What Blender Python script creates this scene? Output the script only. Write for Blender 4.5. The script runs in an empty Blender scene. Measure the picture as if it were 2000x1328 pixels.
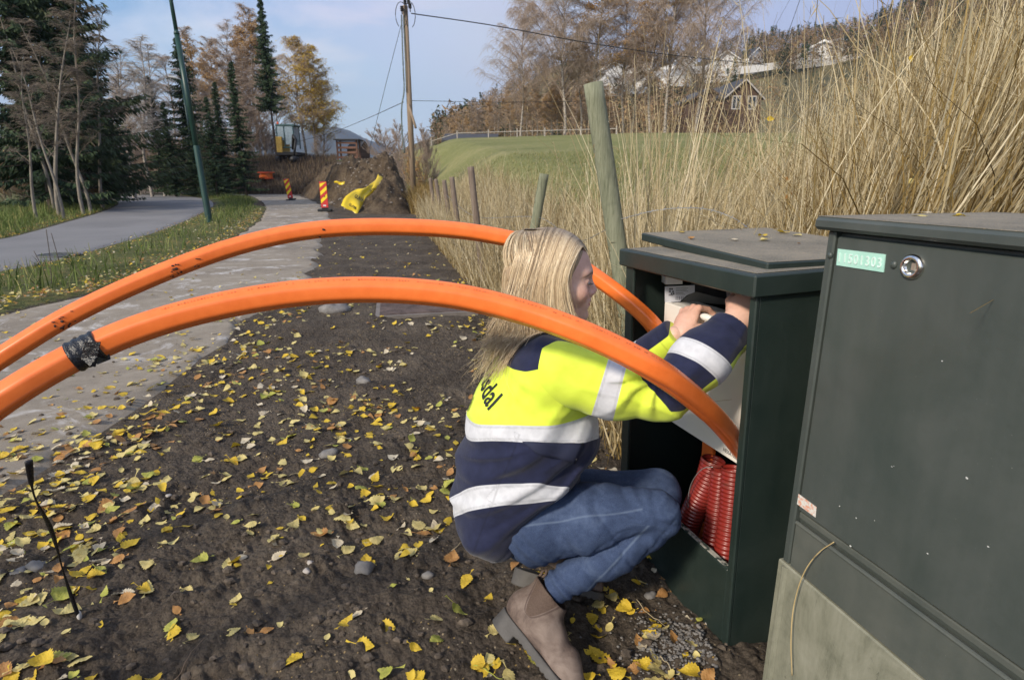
import bpy, math, random
import numpy as np
from mathutils import Vector, Matrix
from mathutils.bvhtree import BVHTree
random.seed(7); RNG = np.random.default_rng(11)
SC = bpy.context.scene
# ------------------------------------------------------------------ camera
F = 1150.0; H0 = 1.15; TILT = math.radians(15.3)
ct, st = math.cos(TILT), math.sin(TILT)
cam_d = bpy.data.cameras.new("camera"); cam = bpy.data.objects.new("camera", cam_d)
SC.collection.objects.link(cam); SC.camera = cam
cam_d.sensor_width = 36; cam_d.lens = F * 36 / 2000
cam_d.clip_start = 0.02; cam_d.clip_end = 12000
cam.location = (0, 0, H0); cam.rotation_euler = (math.radians(90) - TILT, 0, 0)
cam_d.dof.use_dof = True; cam_d.dof.focus_distance = 1.5; cam_d.dof.aperture_fstop = 9
# ------------------------------------------------------------------ world and sun
SUN_AZ = math.radians(-138); SUN_EL = math.radians(32)   # direction towards the sun, azimuth clockwise from +Y
W = bpy.data.worlds.new("World"); SC.world = W; W.use_nodes = True
nt = W.node_tree; nt.nodes.clear()
def wn(t, **k):
    n = nt.nodes.new(t)
    for a, b in k.items(): setattr(n, a, b)
    return n
wo = wn('ShaderNodeOutputWorld'); bg = wn('ShaderNodeBackground'); sky = wn('ShaderNodeTexSky')
sky.sky_type = 'NISHITA'; sky.sun_disc = False; sky.sun_elevation = SUN_EL; sky.sun_rotation = SUN_AZ
sky.air_density = 1.3; sky.dust_density = 1.5; sky.ozone_density = 1.5
bg.inputs[1].default_value = 0.13
tc = wn('ShaderNodeTexCoord'); mp = wn('ShaderNodeMapping'); mp.inputs['Scale'].default_value = (1, 1, 2.6)
n1 = wn('ShaderNodeTexNoise'); n1.inputs['Scale'].default_value = 2.3; n1.inputs['Detail'].default_value = 7; n1.inputs['Roughness'].default_value = .55
n1.inputs['Distortion'].default_value = .4
cr = wn('ShaderNodeValToRGB'); cr.color_ramp.elements[0].position = .44; cr.color_ramp.elements[1].position = .60
cr.color_ramp.elements[0].color = (0, 0, 0, 1); cr.color_ramp.elements[1].color = (1, 1, 1, 1)
# overcast sheet is thicker and darker to the right (+X), thin with blue gaps to the left
sx = wn('ShaderNodeSeparateXYZ'); mr = wn('ShaderNodeMapRange'); mr.inputs[1].default_value = -.50; mr.inputs[2].default_value = -.05
mx1 = wn('ShaderNodeMath', operation='MAXIMUM'); mx2 = wn('ShaderNodeMath', operation='MULTIPLY'); mx2.inputs[1].default_value = .93
mr2 = wn('ShaderNodeMapRange'); mr2.inputs[1].default_value = -.45; mr2.inputs[2].default_value = .75
ccol = wn('ShaderNodeMix', data_type='RGBA'); ccol.inputs[6].default_value = (6.1, 6.7, 7.9, 1); ccol.inputs[7].default_value = (2.9, 3.6, 5.7, 1)
n2 = wn('ShaderNodeTexNoise'); n2.inputs['Scale'].default_value = 1.6; n2.inputs['Detail'].default_value = 4
cv = wn('ShaderNodeMix', data_type='RGBA'); cv.blend_type = 'MULTIPLY'; cv.inputs[0].default_value = .3
smix = wn('ShaderNodeMix', data_type='RGBA')
L = nt.links.new
L(tc.outputs['Generated'], mp.inputs[0]); L(mp.outputs[0], n1.inputs[0]); L(mp.outputs[0], n2.inputs[0])
L(n1.outputs[0], cr.inputs[0]); L(tc.outputs['Generated'], sx.inputs[0]); L(sx.outputs[0], mr.inputs[0]); L(sx.outputs[0], mr2.inputs[0])
L(cr.outputs[0], mx1.inputs[0]); L(mr.outputs[0], mx1.inputs[1]); L(mx1.outputs[0], mx2.inputs[0]); L(mx2.outputs[0], smix.inputs[0])
L(mr2.outputs[0], ccol.inputs[0]); L(ccol.outputs[2], cv.inputs[6]); L(n2.outputs[1], cv.inputs[7])
tint = wn('ShaderNodeMix', data_type='RGBA'); tint.blend_type = 'MULTIPLY'; tint.inputs[0].default_value = 1; tint.inputs[7].default_value = (.80, .98, 1.22, 1)
L(sky.outputs[0], tint.inputs[6]); L(tint.outputs[2], smix.inputs[6]); L(cv.outputs[2], smix.inputs[7]); L(smix.outputs[2], bg.inputs[0]); L(bg.outputs[0], wo.inputs[0])
sd = bpy.data.lights.new("sun", 'SUN'); sd.energy = 3.5; sd.angle = math.radians(7); sd.color = (1, .88, .72)
sun = bpy.data.objects.new("sun", sd); SC.collection.objects.link(sun)
sdir = Vector((math.sin(SUN_AZ) * math.cos(SUN_EL), math.cos(SUN_AZ) * math.cos(SUN_EL), math.sin(SUN_EL)))
sun.rotation_euler = sdir.to_track_quat('Z', 'Y').to_euler()
vs = SC.view_settings; vs.view_transform = 'Standard'; vs.look = 'None'; vs.exposure = 0.24; vs.gamma = 1
SC.render.film_transparent = False
SC.cycles.max_bounces = 6; SC.cycles.transparent_max_bounces = 8; SC.cycles.use_denoising = True
# ------------------------------------------------------------------ helpers
def ray(px, py):
    d = (px - 1000) / F; v = (664 - py) / F
    return np.array([d, ct + v * st, -st + v * ct])
def P(px, py, Y):
    r = ray(px, py); return np.array([0, 0, H0]) + r * (Y / r[1])
def G(px, py, z=0.0):
    r = ray(px, py); return np.array([0, 0, H0]) + r * ((z - H0) / r[2])
def pix(p):
    x, y, z = p[0], p[1], p[2] - H0
    f = y * ct - z * st; return np.array([1000 + F * x / f, 664 - F * (y * st + z * ct) / f])
def link(o, parent=None):
    SC.collection.objects.link(o)
    if parent is not None: o.parent = parent
    return o
def tag(o, label=None, cat=None, group=None, kind=None):
    if label: o['label'] = label
    if cat: o['category'] = cat
    if group: o['group'] = group
    if kind: o['kind'] = kind
    return o
def empty(name, loc, label, cat, group=None):
    o = bpy.data.objects.new(name, None); o.location = [float(c) for c in loc]; o.empty_display_size = .1
    link(o); return tag(o, label, cat, group)
def mesh(name, V, Fc, mats, parent=None, smooth=False, matidx=None, attrs=None, origin=None):
    """V (n,3) world coordinates, Fc: list of faces or array (m,3|4)."""
    V = np.asarray(V, dtype=np.float32).reshape(-1, 3)
    off = np.zeros(3, dtype=np.float32)
    if parent is not None: off = np.array(WORLD(parent), dtype=np.float32)
    elif origin is not None: off = np.array(origin, dtype=np.float32)
    me = bpy.data.meshes.new(name)
    if isinstance(Fc, np.ndarray):
        k = Fc.shape[1]; m = len(Fc)
        me.vertices.add(len(V)); me.vertices.foreach_set('co', (V - off).ravel())
        me.loops.add(m * k); me.loops.foreach_set('vertex_index', Fc.astype(np.int32).ravel())
        me.polygons.add(m); me.polygons.foreach_set('loop_start', np.arange(0, m * k, k, dtype=np.int32))
        me.polygons.foreach_set('loop_total', np.full(m, k, dtype=np.int32))
        me.update(calc_edges=True)
    else:
        me.from_pydata((V - off).tolist(), [], [list(map(int, f)) for f in Fc]); me.update()
    if not isinstance(mats, (list, tuple)): mats = [mats]
    for m_ in mats: me.materials.append(m_)
    if smooth: me.polygons.foreach_set('use_smooth', np.ones(len(me.polygons), dtype=bool))
    if matidx is not None: me.polygons.foreach_set('material_index', np.asarray(matidx, dtype=np.int32))
    if attrs:
        for an, av in attrs.items():
            at = me.attributes.new(an, 'FLOAT', 'POINT'); at.data.foreach_set('value', np.asarray(av, dtype=np.float32))
    o = bpy.data.objects.new(name, me); link(o, parent)
    if parent is None: o.location = [float(c) for c in off]
    return o
def WORLD(o):
    l = Vector((0, 0, 0))
    while o is not None: l += o.location; o = o.parent
    return l
class MB:
    """mesh collector"""
    def __init__(s): s.V = []; s.F = []; s.M = []; s.n = 0
    def add(s, V, Fc, mi=0):
        V = [tuple(map(float, v)) for v in V]
        s.V += V; s.F += [[i + s.n for i in f] for f in Fc]; s.M += [mi] * len(Fc); s.n += len(V); return s
    def box(s, O, U, Vv, N, mi=0, bev=0):
        """parallelepiped from corner O along U, Vv, N; bev chamfers all edges"""
        O, U, Vv, N = map(lambda a: np.array(a, float), (O, U, Vv, N))
        if np.dot(np.cross(U, Vv), N) < 0: O, U = O + U, -U
        if bev <= 0:
            c = [O + U * a + Vv * b + N * d for d in (0, 1) for b in (0, 1) for a in (0, 1)]
            s.add(c, [[0, 2, 3, 1], [4, 5, 7, 6], [0, 1, 5, 4], [2, 6, 7, 3], [0, 4, 6, 2], [1, 3, 7, 5]], mi); return s
        L_ = [np.linalg.norm(a) for a in (U, Vv, N)]; e = [a / l for a, l in zip((U, Vv, N), L_)]
        b = min(bev, min(L_) * .45); C = O + (U + Vv + N) / 2; h = [l / 2 for l in L_]
        vs_ = {}; pts = []
        for sx_ in (-1, 1):
            for sy in (-1, 1):
                for sz in (-1, 1):
                    sg = (sx_, sy, sz)
                    for ax in range(3):
                        p = C.copy()
                        for k in range(3): p = p + e[k] * sg[k] * (h[k] if k == ax else h[k] - b)
                        vs_[(sg, ax)] = len(pts); pts.append(p)
        fs = []
        for ax in range(3):
            o1, o2 = (ax + 1) % 3, (ax + 2) % 3
            for sg in (-1, 1):
                q = []
                for a, b_ in ((-1, -1), (1, -1), (1, 1), (-1, 1)):
                    t = [0, 0, 0]; t[ax] = sg; t[o1] = a; t[o2] = b_; q.append(vs_[(tuple(t), ax)])
                fs.append(q if sg > 0 else q[::-1])
            for a in (-1, 1):
                for b_ in (-1, 1):
                    q = []
                    for t_ in (-1, 1):
                        t = [0, 0, 0]; t[ax] = t_; t[o1] = a; t[o2] = b_
                        q.append((vs_[(tuple(t), o1)], vs_[(tuple(t), o2)]))
                    f = [q[0][0], q[1][0], q[1][1], q[0][1]]
                    fs.append(f if a * b_ > 0 else f[::-1])
        for k in ((x_, y_, z_) for x_ in (-1, 1) for y_ in (-1, 1) for z_ in (-1, 1)):
            f = [vs_[(k, 0)], vs_[(k, 1)], vs_[(k, 2)]]
            fs.append(f if k[0] * k[1] * k[2] > 0 else f[::-1])
        s.add(pts, fs, mi); return s
    def tube(s, pts, rad, n=8, mi=0, cap=True, prof=None, up=(0, 0, 1), roll=0):
        """swept tube; prof: optional list of (a,b) cross-section multipliers"""
        pts = np.array(pts, float); m = len(pts)
        rad = np.broadcast_to(np.array(rad, float), (m,))
        T = np.gradient(pts, axis=0) if m > 2 else np.repeat((pts[1:] - pts[:1]), m, 0)
        T /= np.linalg.norm(T, axis=1)[:, None] + 1e-12
        up = np.array(up, float)
        V = []
        if prof is None: prof = [(math.cos(2 * math.pi * i / n), math.sin(2 * math.pi * i / n)) for i in range(n)]
        n = len(prof)
        for i in range(m):
            a = np.cross(T[i], up)
            if np.linalg.norm(a) < 1e-3: a = np.cross(T[i], [0, 1, 0.1])
            a /= np.linalg.norm(a); b = np.cross(a, T[i])
            for (c, d) in prof:
                V.append(pts[i] + rad[i] * (a * c + b * d))
        Fc = [[i * n + j, i * n + (j + 1) % n, (i + 1) * n + (j + 1) % n, (i + 1) * n + j] for i in range(m - 1) for j in range(n)]
        if cap: Fc += [list(range(n))[::-1], [(m - 1) * n + j for j in range(n)]]
        s.add(V, Fc, mi); return s
    def ball(s, c, r, nu=10, nv=7, mi=0, R=None):
        c = np.array(c, float); r = np.broadcast_to(np.array(r, float), (3,)); V = []; Fc = []
        for i in range(nv + 1):
            th = math.pi * i / nv
            for j in range(nu):
                ph = 2 * math.pi * j / nu
                d = np.array([math.sin(th) * math.cos(ph), math.sin(th) * math.sin(ph), math.cos(th)]) * r
                if R is not None: d = R @ d
                V.append(c + d)
        for i in range(nv):
            for j in range(nu): Fc.append([i * nu + j, (i + 1) * nu + j, (i + 1) * nu + (j + 1) % nu, i * nu + (j + 1) % nu])
        s.add(V, Fc, mi); return s
    def build(s, name, mats, parent=None, smooth=False, origin=None, merge=True):
        o = mesh(name, np.array(s.V), s.F, mats, parent, smooth, s.M, origin=origin)
        return o
def fix_normals(o):
    import bmesh
    bm = bmesh.new(); bm.from_mesh(o.data); bmesh.ops.recalc_face_normals(bm, faces=bm.faces); bm.to_mesh(o.data); bm.free()
def ss(a, b, x):
    t = np.clip((x - a) / (b - a), 0, 1); return t * t * (3 - 2 * t)
# value noise
_tab = np.random.default_rng(3).random(4096).astype(np.float32)
def _h(ix, iy, iz=0): return _tab[(ix * 73 + iy * 1571 + iz * 9349 + (ix * iy) % 57) & 4095]
def vnoise(x, y):
    ix = np.floor(x).astype(np.int64); iy = np.floor(y).astype(np.int64); fx = x - ix; fy = y - iy
    fx = fx * fx * (3 - 2 * fx); fy = fy * fy * (3 - 2 * fy)
    return (_h(ix, iy) * (1 - fx) + _h(ix + 1, iy) * fx) * (1 - fy) + (_h(ix, iy + 1) * (1 - fx) + _h(ix + 1, iy + 1) * fx) * fy
def fbm(x, y, o=4, g=.5):
    a = 1; t = 0; s_ = 0
    for i in range(o): t = t + a * (vnoise(x + 17.3 * i, y - 9.1 * i) - .5); s_ += a; a *= g; x = x * 2.03; y = y * 2.03
    return t / s_ * 2
# ------------------------------------------------------------------ materials
class Mat:
    def __init__(s, name, rough=.6, metal=0.0, spec=.5):
        s.m = bpy.data.materials.new(name); s.m.use_nodes = True; s.t = s.m.node_tree; s.t.nodes.clear()
        s.o = s.n('ShaderNodeOutputMaterial'); s.b = s.n('ShaderNodeBsdfPrincipled'); s.l(s.b.outputs[0], s.o.inputs[0])
        s.b.inputs['Roughness'].default_value = rough; s.b.inputs['Metallic'].default_value = metal
        s.b.inputs['Specular IOR Level'].default_value = spec; s._tc = None; s.col = None
    def n(s, t, **k):
        x = s.t.nodes.new(t)
        for a, b in k.items(): setattr(x, a, b)
        return x
    def l(s, a, b): s.t.links.new(a, b)
    def co(s, kind='Object', scale=None, rot=None):
        if s._tc is None: s._tc = s.n('ShaderNodeTexCoord')
        o = s._tc.outputs[kind]
        if scale is not None or rot is not None:
            m = s.n('ShaderNodeMapping')
            if scale is not None: m.inputs['Scale'].default_value = scale
            if rot is not None: m.inputs['Rotation'].default_value = rot
            s.l(o, m.inputs[0]); o = m.outputs[0]
        return o
    def noise(s, scale, detail=4, rough=.55, dist=0, vec=None, out=0):
        x = s.n('ShaderNodeTexNoise'); x.inputs['Scale'].default_value = scale; x.inputs['Detail'].default_value = detail
        x.inputs['Roughness'].default_value = rough; x.inputs['Distortion'].default_value = dist
        s.l(vec if vec is not None else s.co(), x.inputs[0]); return x.outputs[out]
    def vor(s, scale, vec=None, feature='F1', out=0, rand=1):
        x = s.n('ShaderNodeTexVoronoi', feature=feature); x.inputs['Scale'].default_value = scale; x.inputs['Randomness'].default_value = rand
        s.l(vec if vec is not None else s.co(), x.inputs[0]); return x.outputs[out]
    def ramp(s, fac, *st_):
        x = s.n('ShaderNodeValToRGB'); e = x.color_ramp.elements
        while len(e) < len(st_): e.new(.5)
        for i, (p, c) in enumerate(st_):
            e[i].position = p; e[i].color = (c, c, c, 1) if not isinstance(c, tuple) else (*c[:3], 1)
        s.l(fac, x.inputs[0]); return x.outputs[0]
    def mix(s, fac, a, b, mode='MIX'):
        x = s.n('ShaderNodeMix', data_type='RGBA'); x.blend_type = mode
        for v, i in ((fac, 0), (a, 6), (b, 7)):
            if isinstance(v, (int, float)): x.inputs[i].default_value = v if i == 0 else (v, v, v, 1)
            elif isinstance(v, tuple): x.inputs[i].default_value = (*v[:3], 1)
            else: s.l(v, x.inputs[i])
        return x.outputs[2]
    def math(s, op, a, b=None, c=None):
        x = s.n('ShaderNodeMath', operation=op)
        for v, i in ((a, 0), (b, 1), (c, 2)):
            if v is None: continue
            if isinstance(v, (int, float)): x.inputs[i].default_value = v
            else: s.l(v, x.inputs[i])
        return x.outputs[0]
    def attr(s, name, out=2):
        x = s.n('ShaderNodeAttribute', attribute_name=name); return x.outputs[out]
    def color(s, c):
        if isinstance(c, tuple): s.b.inputs[0].default_value = (*c[:3], 1)
        else: s.l(c, s.b.inputs[0])
        return s
    def bump(s, h, strength=.3, dist=.01, prev=None):
        x = s.n('ShaderNodeBump'); x.inputs['Strength'].default_value = strength; x.inputs['Distance'].default_value = dist
        s.l(h, x.inputs['Height'])
        if prev is not None: s.l(prev, x.inputs['Normal'])
        s.l(x.outputs[0], s.b.inputs['Normal']); return x.outputs[0]
    def set(s, k, v):
        if isinstance(v, (int, float)): s.b.inputs[k].default_value = v
        elif isinstance(v, tuple): s.b.inputs[k].default_value = v
        else: s.l(v, s.b.inputs[k])
        return s
def simple(name, c, rough=.6, metal=0, var=.25, scale=8, bump=0, bs=60, spec=.5):
    m = Mat(name, rough, metal, spec); nz = m.noise(scale, 4)
    lo = tuple(x * (1 - var) for x in c); hi = tuple(min(1, x * (1 + var)) for x in c)
    m.color(m.ramp(nz, (.3, lo), (.7, hi)))
    if bump: m.bump(m.noise(bs, 5), bump, .005)
    return m.m
# ------------------------------------------------------------------ terrain
def az_px(x, y): return 1000 + 1192 * x / np.maximum(y, .3)
SKY_X = np.array([-9000, 300, 560, 700, 800, 870, 950, 1000, 1060, 1120, 1200, 1300, 1430, 1550, 1650, 1750, 1900, 2100, 3000, 9000])
SKY_E = np.array([-20, -20, 0, 15, 60, 85, 125, 150, 195, 215, 195, 200, 225, 235, 250, 290, 330, 350, 360, 360])
def fence_s(x, y): return x - (1.03 - .215 * y)
def HT(x, y):
    x = np.asarray(x, float); y = np.asarray(y, float)
    d = np.hypot(x, y); s = fence_s(x, y); px = az_px(x, y)
    zl = 2.8 * ss(48, 56, y) * ss(-33, -29, x) + .4 * ss(48, 60, y) * ss(-28, -33, x)
    zl = zl + .35 * ss(0, 1.5, -9.6 - (x + 0 * y) - .25 * (y - 8)) * 0
    zr = .078 * np.clip(np.minimum(y, 62) - 3, 0, None) + .028 * np.clip(s, 0, 25) + .25 * ss(.3, 1.6, s)
    w = ss(.1, 3.0, s / (1 + .022 * np.clip(y, 0, 80))) * ss(-2, 1.5, y)
    z = zl + w * (zr - zl * ss(.1, 5, s))
    E = np.interp(px, SKY_X, SKY_E)
    yd = np.maximum(y * .9646, d * .35) + 1e-6; el = (z - 1.15) / yd * 1150
    el2 = el * 1.0 + (E - np.minimum(el, 95)) * ss(72, 340, d)
    far = 1.15 + el2 * yd / 1150
    z = np.where((d > 70) & (y > 5), far, z)
    far2 = np.where(d > 420, 1.15 + (E * 420 * (yd / np.maximum(d, 1)) / 1150) - (d - 420) * .06, z)
    return np.where((d > 420) & (y > 5), far2, z)
# path and road outlines traced on level ground
PATH_L = [(-320, 690), (0, 610), (120, 585), (200, 565), (300, 530), (400, 490), (470, 455), (505, 430), (517, 408), (508, 394), (480, 382), (455, 381), (430, 380)]
PATH_R = [(-320, 1100), (0, 960), (150, 905), (270, 838), (350, 745), (425, 670), (520, 600), (600, 550), (628, 490), (640, 450), (648, 425), (628, 402), (600, 388), (575, 381), (530, 377)]
ROAD_L = [(-600, 545), (-200, 492), (0, 466), (60, 452), (120, 435), (180, 418), (214, 406), (228, 398), (222, 391.5), (190, 387.5), (100, 384)]
ROAD_R = [(-600, 700), (-200, 580), (0, 530), (100, 512), (200, 484), (300, 455), (370, 428), (405, 410), (420, 399), (405, 389), (360, 383), (290, 380), (200, 378.5)]
def cr_interp(pts, n):
    pts = np.array(pts, float); m = len(pts)
    t = np.r_[0, np.cumsum(np.linalg.norm(np.diff(pts, axis=0), axis=1) ** .5)]
    u = np.linspace(0, t[-1], n); out = []
    for k in range(pts.shape[1]):
        c = pts[:, k]; dd = np.gradient(c, t); i = np.clip(np.searchsorted(t, u, 'right') - 1, 0, m - 2)
        h = t[i + 1] - t[i]; s_ = (u - t[i]) / h
        out.append((2 * s_**3 - 3 * s_**2 + 1) * c[i] + (s_**3 - 2 * s_**2 + s_) * h * dd[i] + (-2 * s_**3 + 3 * s_**2) * c[i + 1] + (s_**3 - s_**2) * h * dd[i + 1])
    return np.array(out).T
def edge(pts, n=160): return cr_interp([G(a, b)[:2] for a, b in pts], n)
def rough_edge(e, a=.10, f=1.6):
    n_ = np.gradient(e, axis=0); n_ = np.stack([-n_[:, 1], n_[:, 0]], 1) / (np.linalg.norm(n_, axis=1)[:, None] + 1e-9)
    k = fbm(e[:, 0] * f, e[:, 1] * f + 3, 4) * a; return e + n_ * k[:, None]
pL, pR, rL, rR = edge(PATH_L), edge(PATH_R), edge(ROAD_L), edge(ROAD_R)
def inside(poly, x, y):
    x = np.asarray(x); y = np.asarray(y); c = np.zeros(x.shape, bool); n = len(poly)
    for i in range(n):
        x1, y1 = poly[i]; x2, y2 = poly[i - 1]
        k = (y1 > y) != (y2 > y)
        if not k.any(): continue
        c ^= k & (x < (x2 - x1) * (y - y1) / (y2 - y1 + 1e-12) + x1)
    return c
pR = rough_edge(rough_edge(edge(PATH_R, 480), .22), .10, 7.0)[::3]; pL = rough_edge(pL, .10)
path_poly = np.vstack([pL, pR[::-1]]); road_poly = np.vstack([rL, rR[::-1]])
def seg_dist(poly, x, y, closed=True):
    D = np.full(np.shape(x), 1e9)
    for i in range(0 if closed else 1, len(poly)):
        a = poly[i - 1]; b = poly[i]; ab = b - a; L2 = ab @ ab + 1e-12
        t = np.clip(((x - a[0]) * ab[0] + (y - a[1]) * ab[1]) / L2, 0, 1)
        D = np.minimum(D, np.hypot(x - a[0] - t * ab[0], y - a[1] - t * ab[1]))
    return D
# near soil relief
def soil_relief(x, y):
    d = np.hypot(x, y)
    a = .040 * fbm(x * 1.3 + 3, y * 1.3, 3) + .030 * fbm(x * 4.2, y * 4.2 + 7, 3) + .018 * np.abs(fbm(x * 12, y * 12, 3))
    b = .009 * fbm(x * 40, y * 40, 3) + .004 * fbm(x * 120, y * 120, 2)
    k = np.clip(fbm(x * 7 + 40, y * 7, 3) + .15, 0, 1) * .05 * np.clip(fbm(x * 38, y * 38 + 5, 3) + .1, 0, 1)
    return a + b * ss(9, 3, d) + k * ss(6, 2, d)
def HG(x, y):
    """walkable ground height including relief, path and road level"""
    x = np.asarray(x, float); y = np.asarray(y, float)
    return HT(x, y) + RELIEF(x, y)
def RELIEF(x, y):
    s = fence_s(x, y)
    m = inside(path_poly, x, y) | inside(road_poly, x, y)
    return np.where(m, 0.006, soil_relief(x, y) * np.where(s > 2, .4, 1))
def build_ground():
    r = [.28]
    while r[-1] < 9000: r.append(r[-1] * (1.0085 if r[-1] < 90 else 1.03))
    r = np.array(r)
    a1 = np.radians(np.arange(-50, 52, .22)); a2 = np.radians(np.arange(54, 309, 3.0))
    a = np.r_[a1, a2]; na = len(a); nr = len(r)
    R_, A_ = np.meshgrid(r, a, indexing='ij'); X = R_ * np.sin(A_); Y = R_ * np.cos(A_)
    z = HT(X, Y)
    near = R_ < 75
    ip = np.zeros(X.shape, bool); ir = ip.copy(); dp = np.full(X.shape, 50.); dr = dp.copy()
    ip[near] = inside(path_poly, X[near], Y[near]); ir[near] = inside(road_poly, X[near], Y[near])
    dp[near] = seg_dist(pL[::3], X[near], Y[near], False); dp[near] = np.minimum(dp[near], seg_dist(pR[::3], X[near], Y[near], False))
    dr[near] = np.minimum(seg_dist(rL[::3], X[near], Y[near], False), seg_dist(rR[::3], X[near], Y[near], False))
    rel = soil_relief(X, Y); s = fence_s(X, Y)
    rel = np.where(s > 2, rel * .5, rel)
    edge_f = np.minimum(ss(0, .25, dp), ss(0, .25, dr))
    d_in = np.where(ip, dp, np.where(ir, dr, 0))
    sink = -.05 * ss(0.0, .12, d_in)
    z = z + np.where(ip | ir, sink, rel * (.25 + .75 * edge_f))
    # zones
    soilw = ss(-.3, .3, -(s) + .3) * ss(20, 17, Y) * (X > -30)
    vd = np.full(X.shape, 50.)
    left_of_path = inside(np.vstack([pL, rR[::-1]]), X, Y)
    left_road = (X < np.interp(Y, rL[:, 1][np.argsort(rL[:, 1])], rL[:, 0][np.argsort(rL[:, 1])])) & (Y > -5)
    grass = (left_of_path | left_road).astype(float)
    grass = np.where(Y > 55, 1, grass)
    field = ss(.3, 2.0, s)
    forest = ss(80, 110, R_)
    idx = np.arange(nr * na).reshape(nr, na)
    q = np.stack([idx[:-1, :-1], idx[1:, :-1], idx[1:, 1:], idx[:-1, 1:]], -1).reshape(-1, 4)
    q2 = np.stack([idx[:-1, -1], idx[1:, -1], idx[1:, 0], idx[:-1, 0]], -1).reshape(-1, 4)
    q = np.vstack([q, q2])[:, ::-1]
    c = len(X.ravel()); V = np.stack([X.ravel(), Y.ravel(), z.ravel()], 1); V = np.vstack([V, [[0, 0, 0.0]]])
    tri = np.stack([np.full(na, c), idx[0], np.roll(idx[0], -1), np.roll(idx[0], -1)], 1)
    q = np.vstack([q, np.stack([idx[0], np.roll(idx[0], -1), np.full(na, c), np.full(na, c)], 1)[:0]]) 
    ex = lambda w: np.r_[w.ravel(), 0]
    m = Mat('soil_and_grass_ground', .93, spec=.25)
    co = m.co('Object')
    n1 = m.noise(2.2, 6); n2 = m.noise(25, 6, .7); n3 = m.noise(160, 4, .7)
    soil = m.ramp(m.mix(.5, n1, n2), (.33, (.022, .017, .013)), (.5, (.070, .056, .042)), (.7, (.170, .138, .102)))
    soil = m.mix(m.ramp(n3, (.45, 0.), (.62, 1.)), soil, m.mix(.6, soil, (.13, .10, .075)))
    # tiny seeds and grit
    v = m.n('ShaderNodeTexVoronoi', feature='F1'); v.inputs['Scale'].default_value = 95; m.l(co, v.inputs[0])
    sep = m.n('ShaderNodeSeparateColor'); m.l(v.outputs['Color'], sep.inputs[0])
    dots = m.math('MULTIPLY', m.ramp(v.outputs['Distance'], (.22, 1.), (.30, 0.)), m.ramp(m.math('MULTIPLY', sep.outputs[0], m.ramp(m.noise(3.1, 3), (.35, .4), (.65, 1.1))), (.72, 0.), (.75, 1.)))
    soil = m.mix(dots, soil, m.mix(sep.outputs[1], (.42, .28, .09), (.30, .26, .2)))
    grs = m.ramp(m.mix(.5, m.noise(1.1, 5), m.noise(12, 5)), (.3, (.045, .055, .018)), (.5, (.10, .11, .035)), (.7, (.22, .17, .07)))
    fld = m.ramp(m.mix(.55, m.noise(.18, 5), m.noise(3.5, 6, .7)), (.34, (.13, .145, .045)), (.5, (.20, .205, .075)), (.68, (.31, .28, .13)))
    hil = m.ramp(m.noise(.035, 6, .65), (.36, (.05, .05, .025)), (.5, (.12, .10, .05)), (.66, (.16, .15, .07)))
    c1 = m.mix(m.math('MULTIPLY', m.attr('grass'), 1.0), soil, grs)
    c2 = m.mix(m.ramp(m.math('ADD', m.attr('field'), m.math('MULTIPLY', m.math('SUBTRACT', n2, .5), .8)), (.35, 0.), (.65, 1.)), c1, fld)
    c3 = m.mix(m.attr('hill'), c2, hil)
    m.color(c3)
    vv = m.n('ShaderNodeTexVoronoi', feature='F1'); vv.inputs['Scale'].default_value = 62; wp = m.mix(.02, co, m.noise(30, 3, out=1)); m.l(wp, vv.inputs[0])
    b0 = m.bump(vv.outputs['Distance'], 1.0, -.014); b = m.bump(m.noise(60, 6, .7), .7, .014, b0); m.bump(m.noise(260, 4, .75), .7, .006, b)
    o = mesh('ground', V, q, m.m, None, True, attrs={'grass': ex(grass), 'field': ex(field), 'hill': ex(forest)})
    tag(o, kind='structure'); return o
def strip(name, a, b, mat, n=26, dz=.006):
    k = np.linspace(0, 1, n)[None, :, None]; Vv = a[:, None, :] * (1 - k) + b[:, None, :] * k
    X = Vv[..., 0]; Y = Vv[..., 1]; Z = HT(X, Y) + dz + .010 * fbm(X * .7, Y * .7, 2) * (ss(0, .2, k[..., 0]) * ss(1, .8, k[..., 0]))
    Z[:, 0] -= .05; Z[:, -1] -= .05
    V = np.stack([X, Y, Z], -1).reshape(-1, 3); m_ = len(a); idx = np.arange(m_ * n).reshape(m_, n)
    q = np.stack([idx[:-1, :-1], idx[1:, :-1], idx[1:, 1:], idx[:-1, 1:]], -1).reshape(-1, 4)
    o = mesh(name, V, q, mat, None, True)
    nrm = o.data.polygons[len(q) // 2].normal
    if nrm.z < 0: o.data.flip_normals()
    return tag(o, kind='structure')
ground = build_ground()
mp_ = Mat('dusty_asphalt', .9, spec=.3)
nA = mp_.noise(.9, 6, .65, .6); nB = mp_.noise(7, 6, .7); nC = mp_.noise(220, 3, .7)
ca = mp_.ramp(mp_.mix(.45, nA, nB), (.34, (.115, .09, .063)), (.5, (.22, .18, .13)), (.68, (.33, .285, .22)))
ca = mp_.mix(mp_.ramp(nC, (.4, 0.), (.65, .5)), ca, (.34, .32, .29))
dust = mp_.ramp(mp_.noise(1.7, 7, .75, 1.2), (.54, 0.), (.68, .8))
ca = mp_.mix(dust, ca, (.62, .60, .58))
vC = mp_.ramp(mp_.noise(4.4, 8, .8, .4), (.30, 1.), (.38, 0.))
mp_.color(mp_.mix(mp_.math('MULTIPLY', vC, .7), ca, (.075, .06, .045))); mp_.bump(nC, .5, .003)
path = strip('path', pL, pR, mp_.m)
mr_ = Mat('road_asphalt', .85, spec=.4)
nA = mr_.noise(.35, 5, .6, .3); nB = mr_.noise(260, 3, .7)
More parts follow.
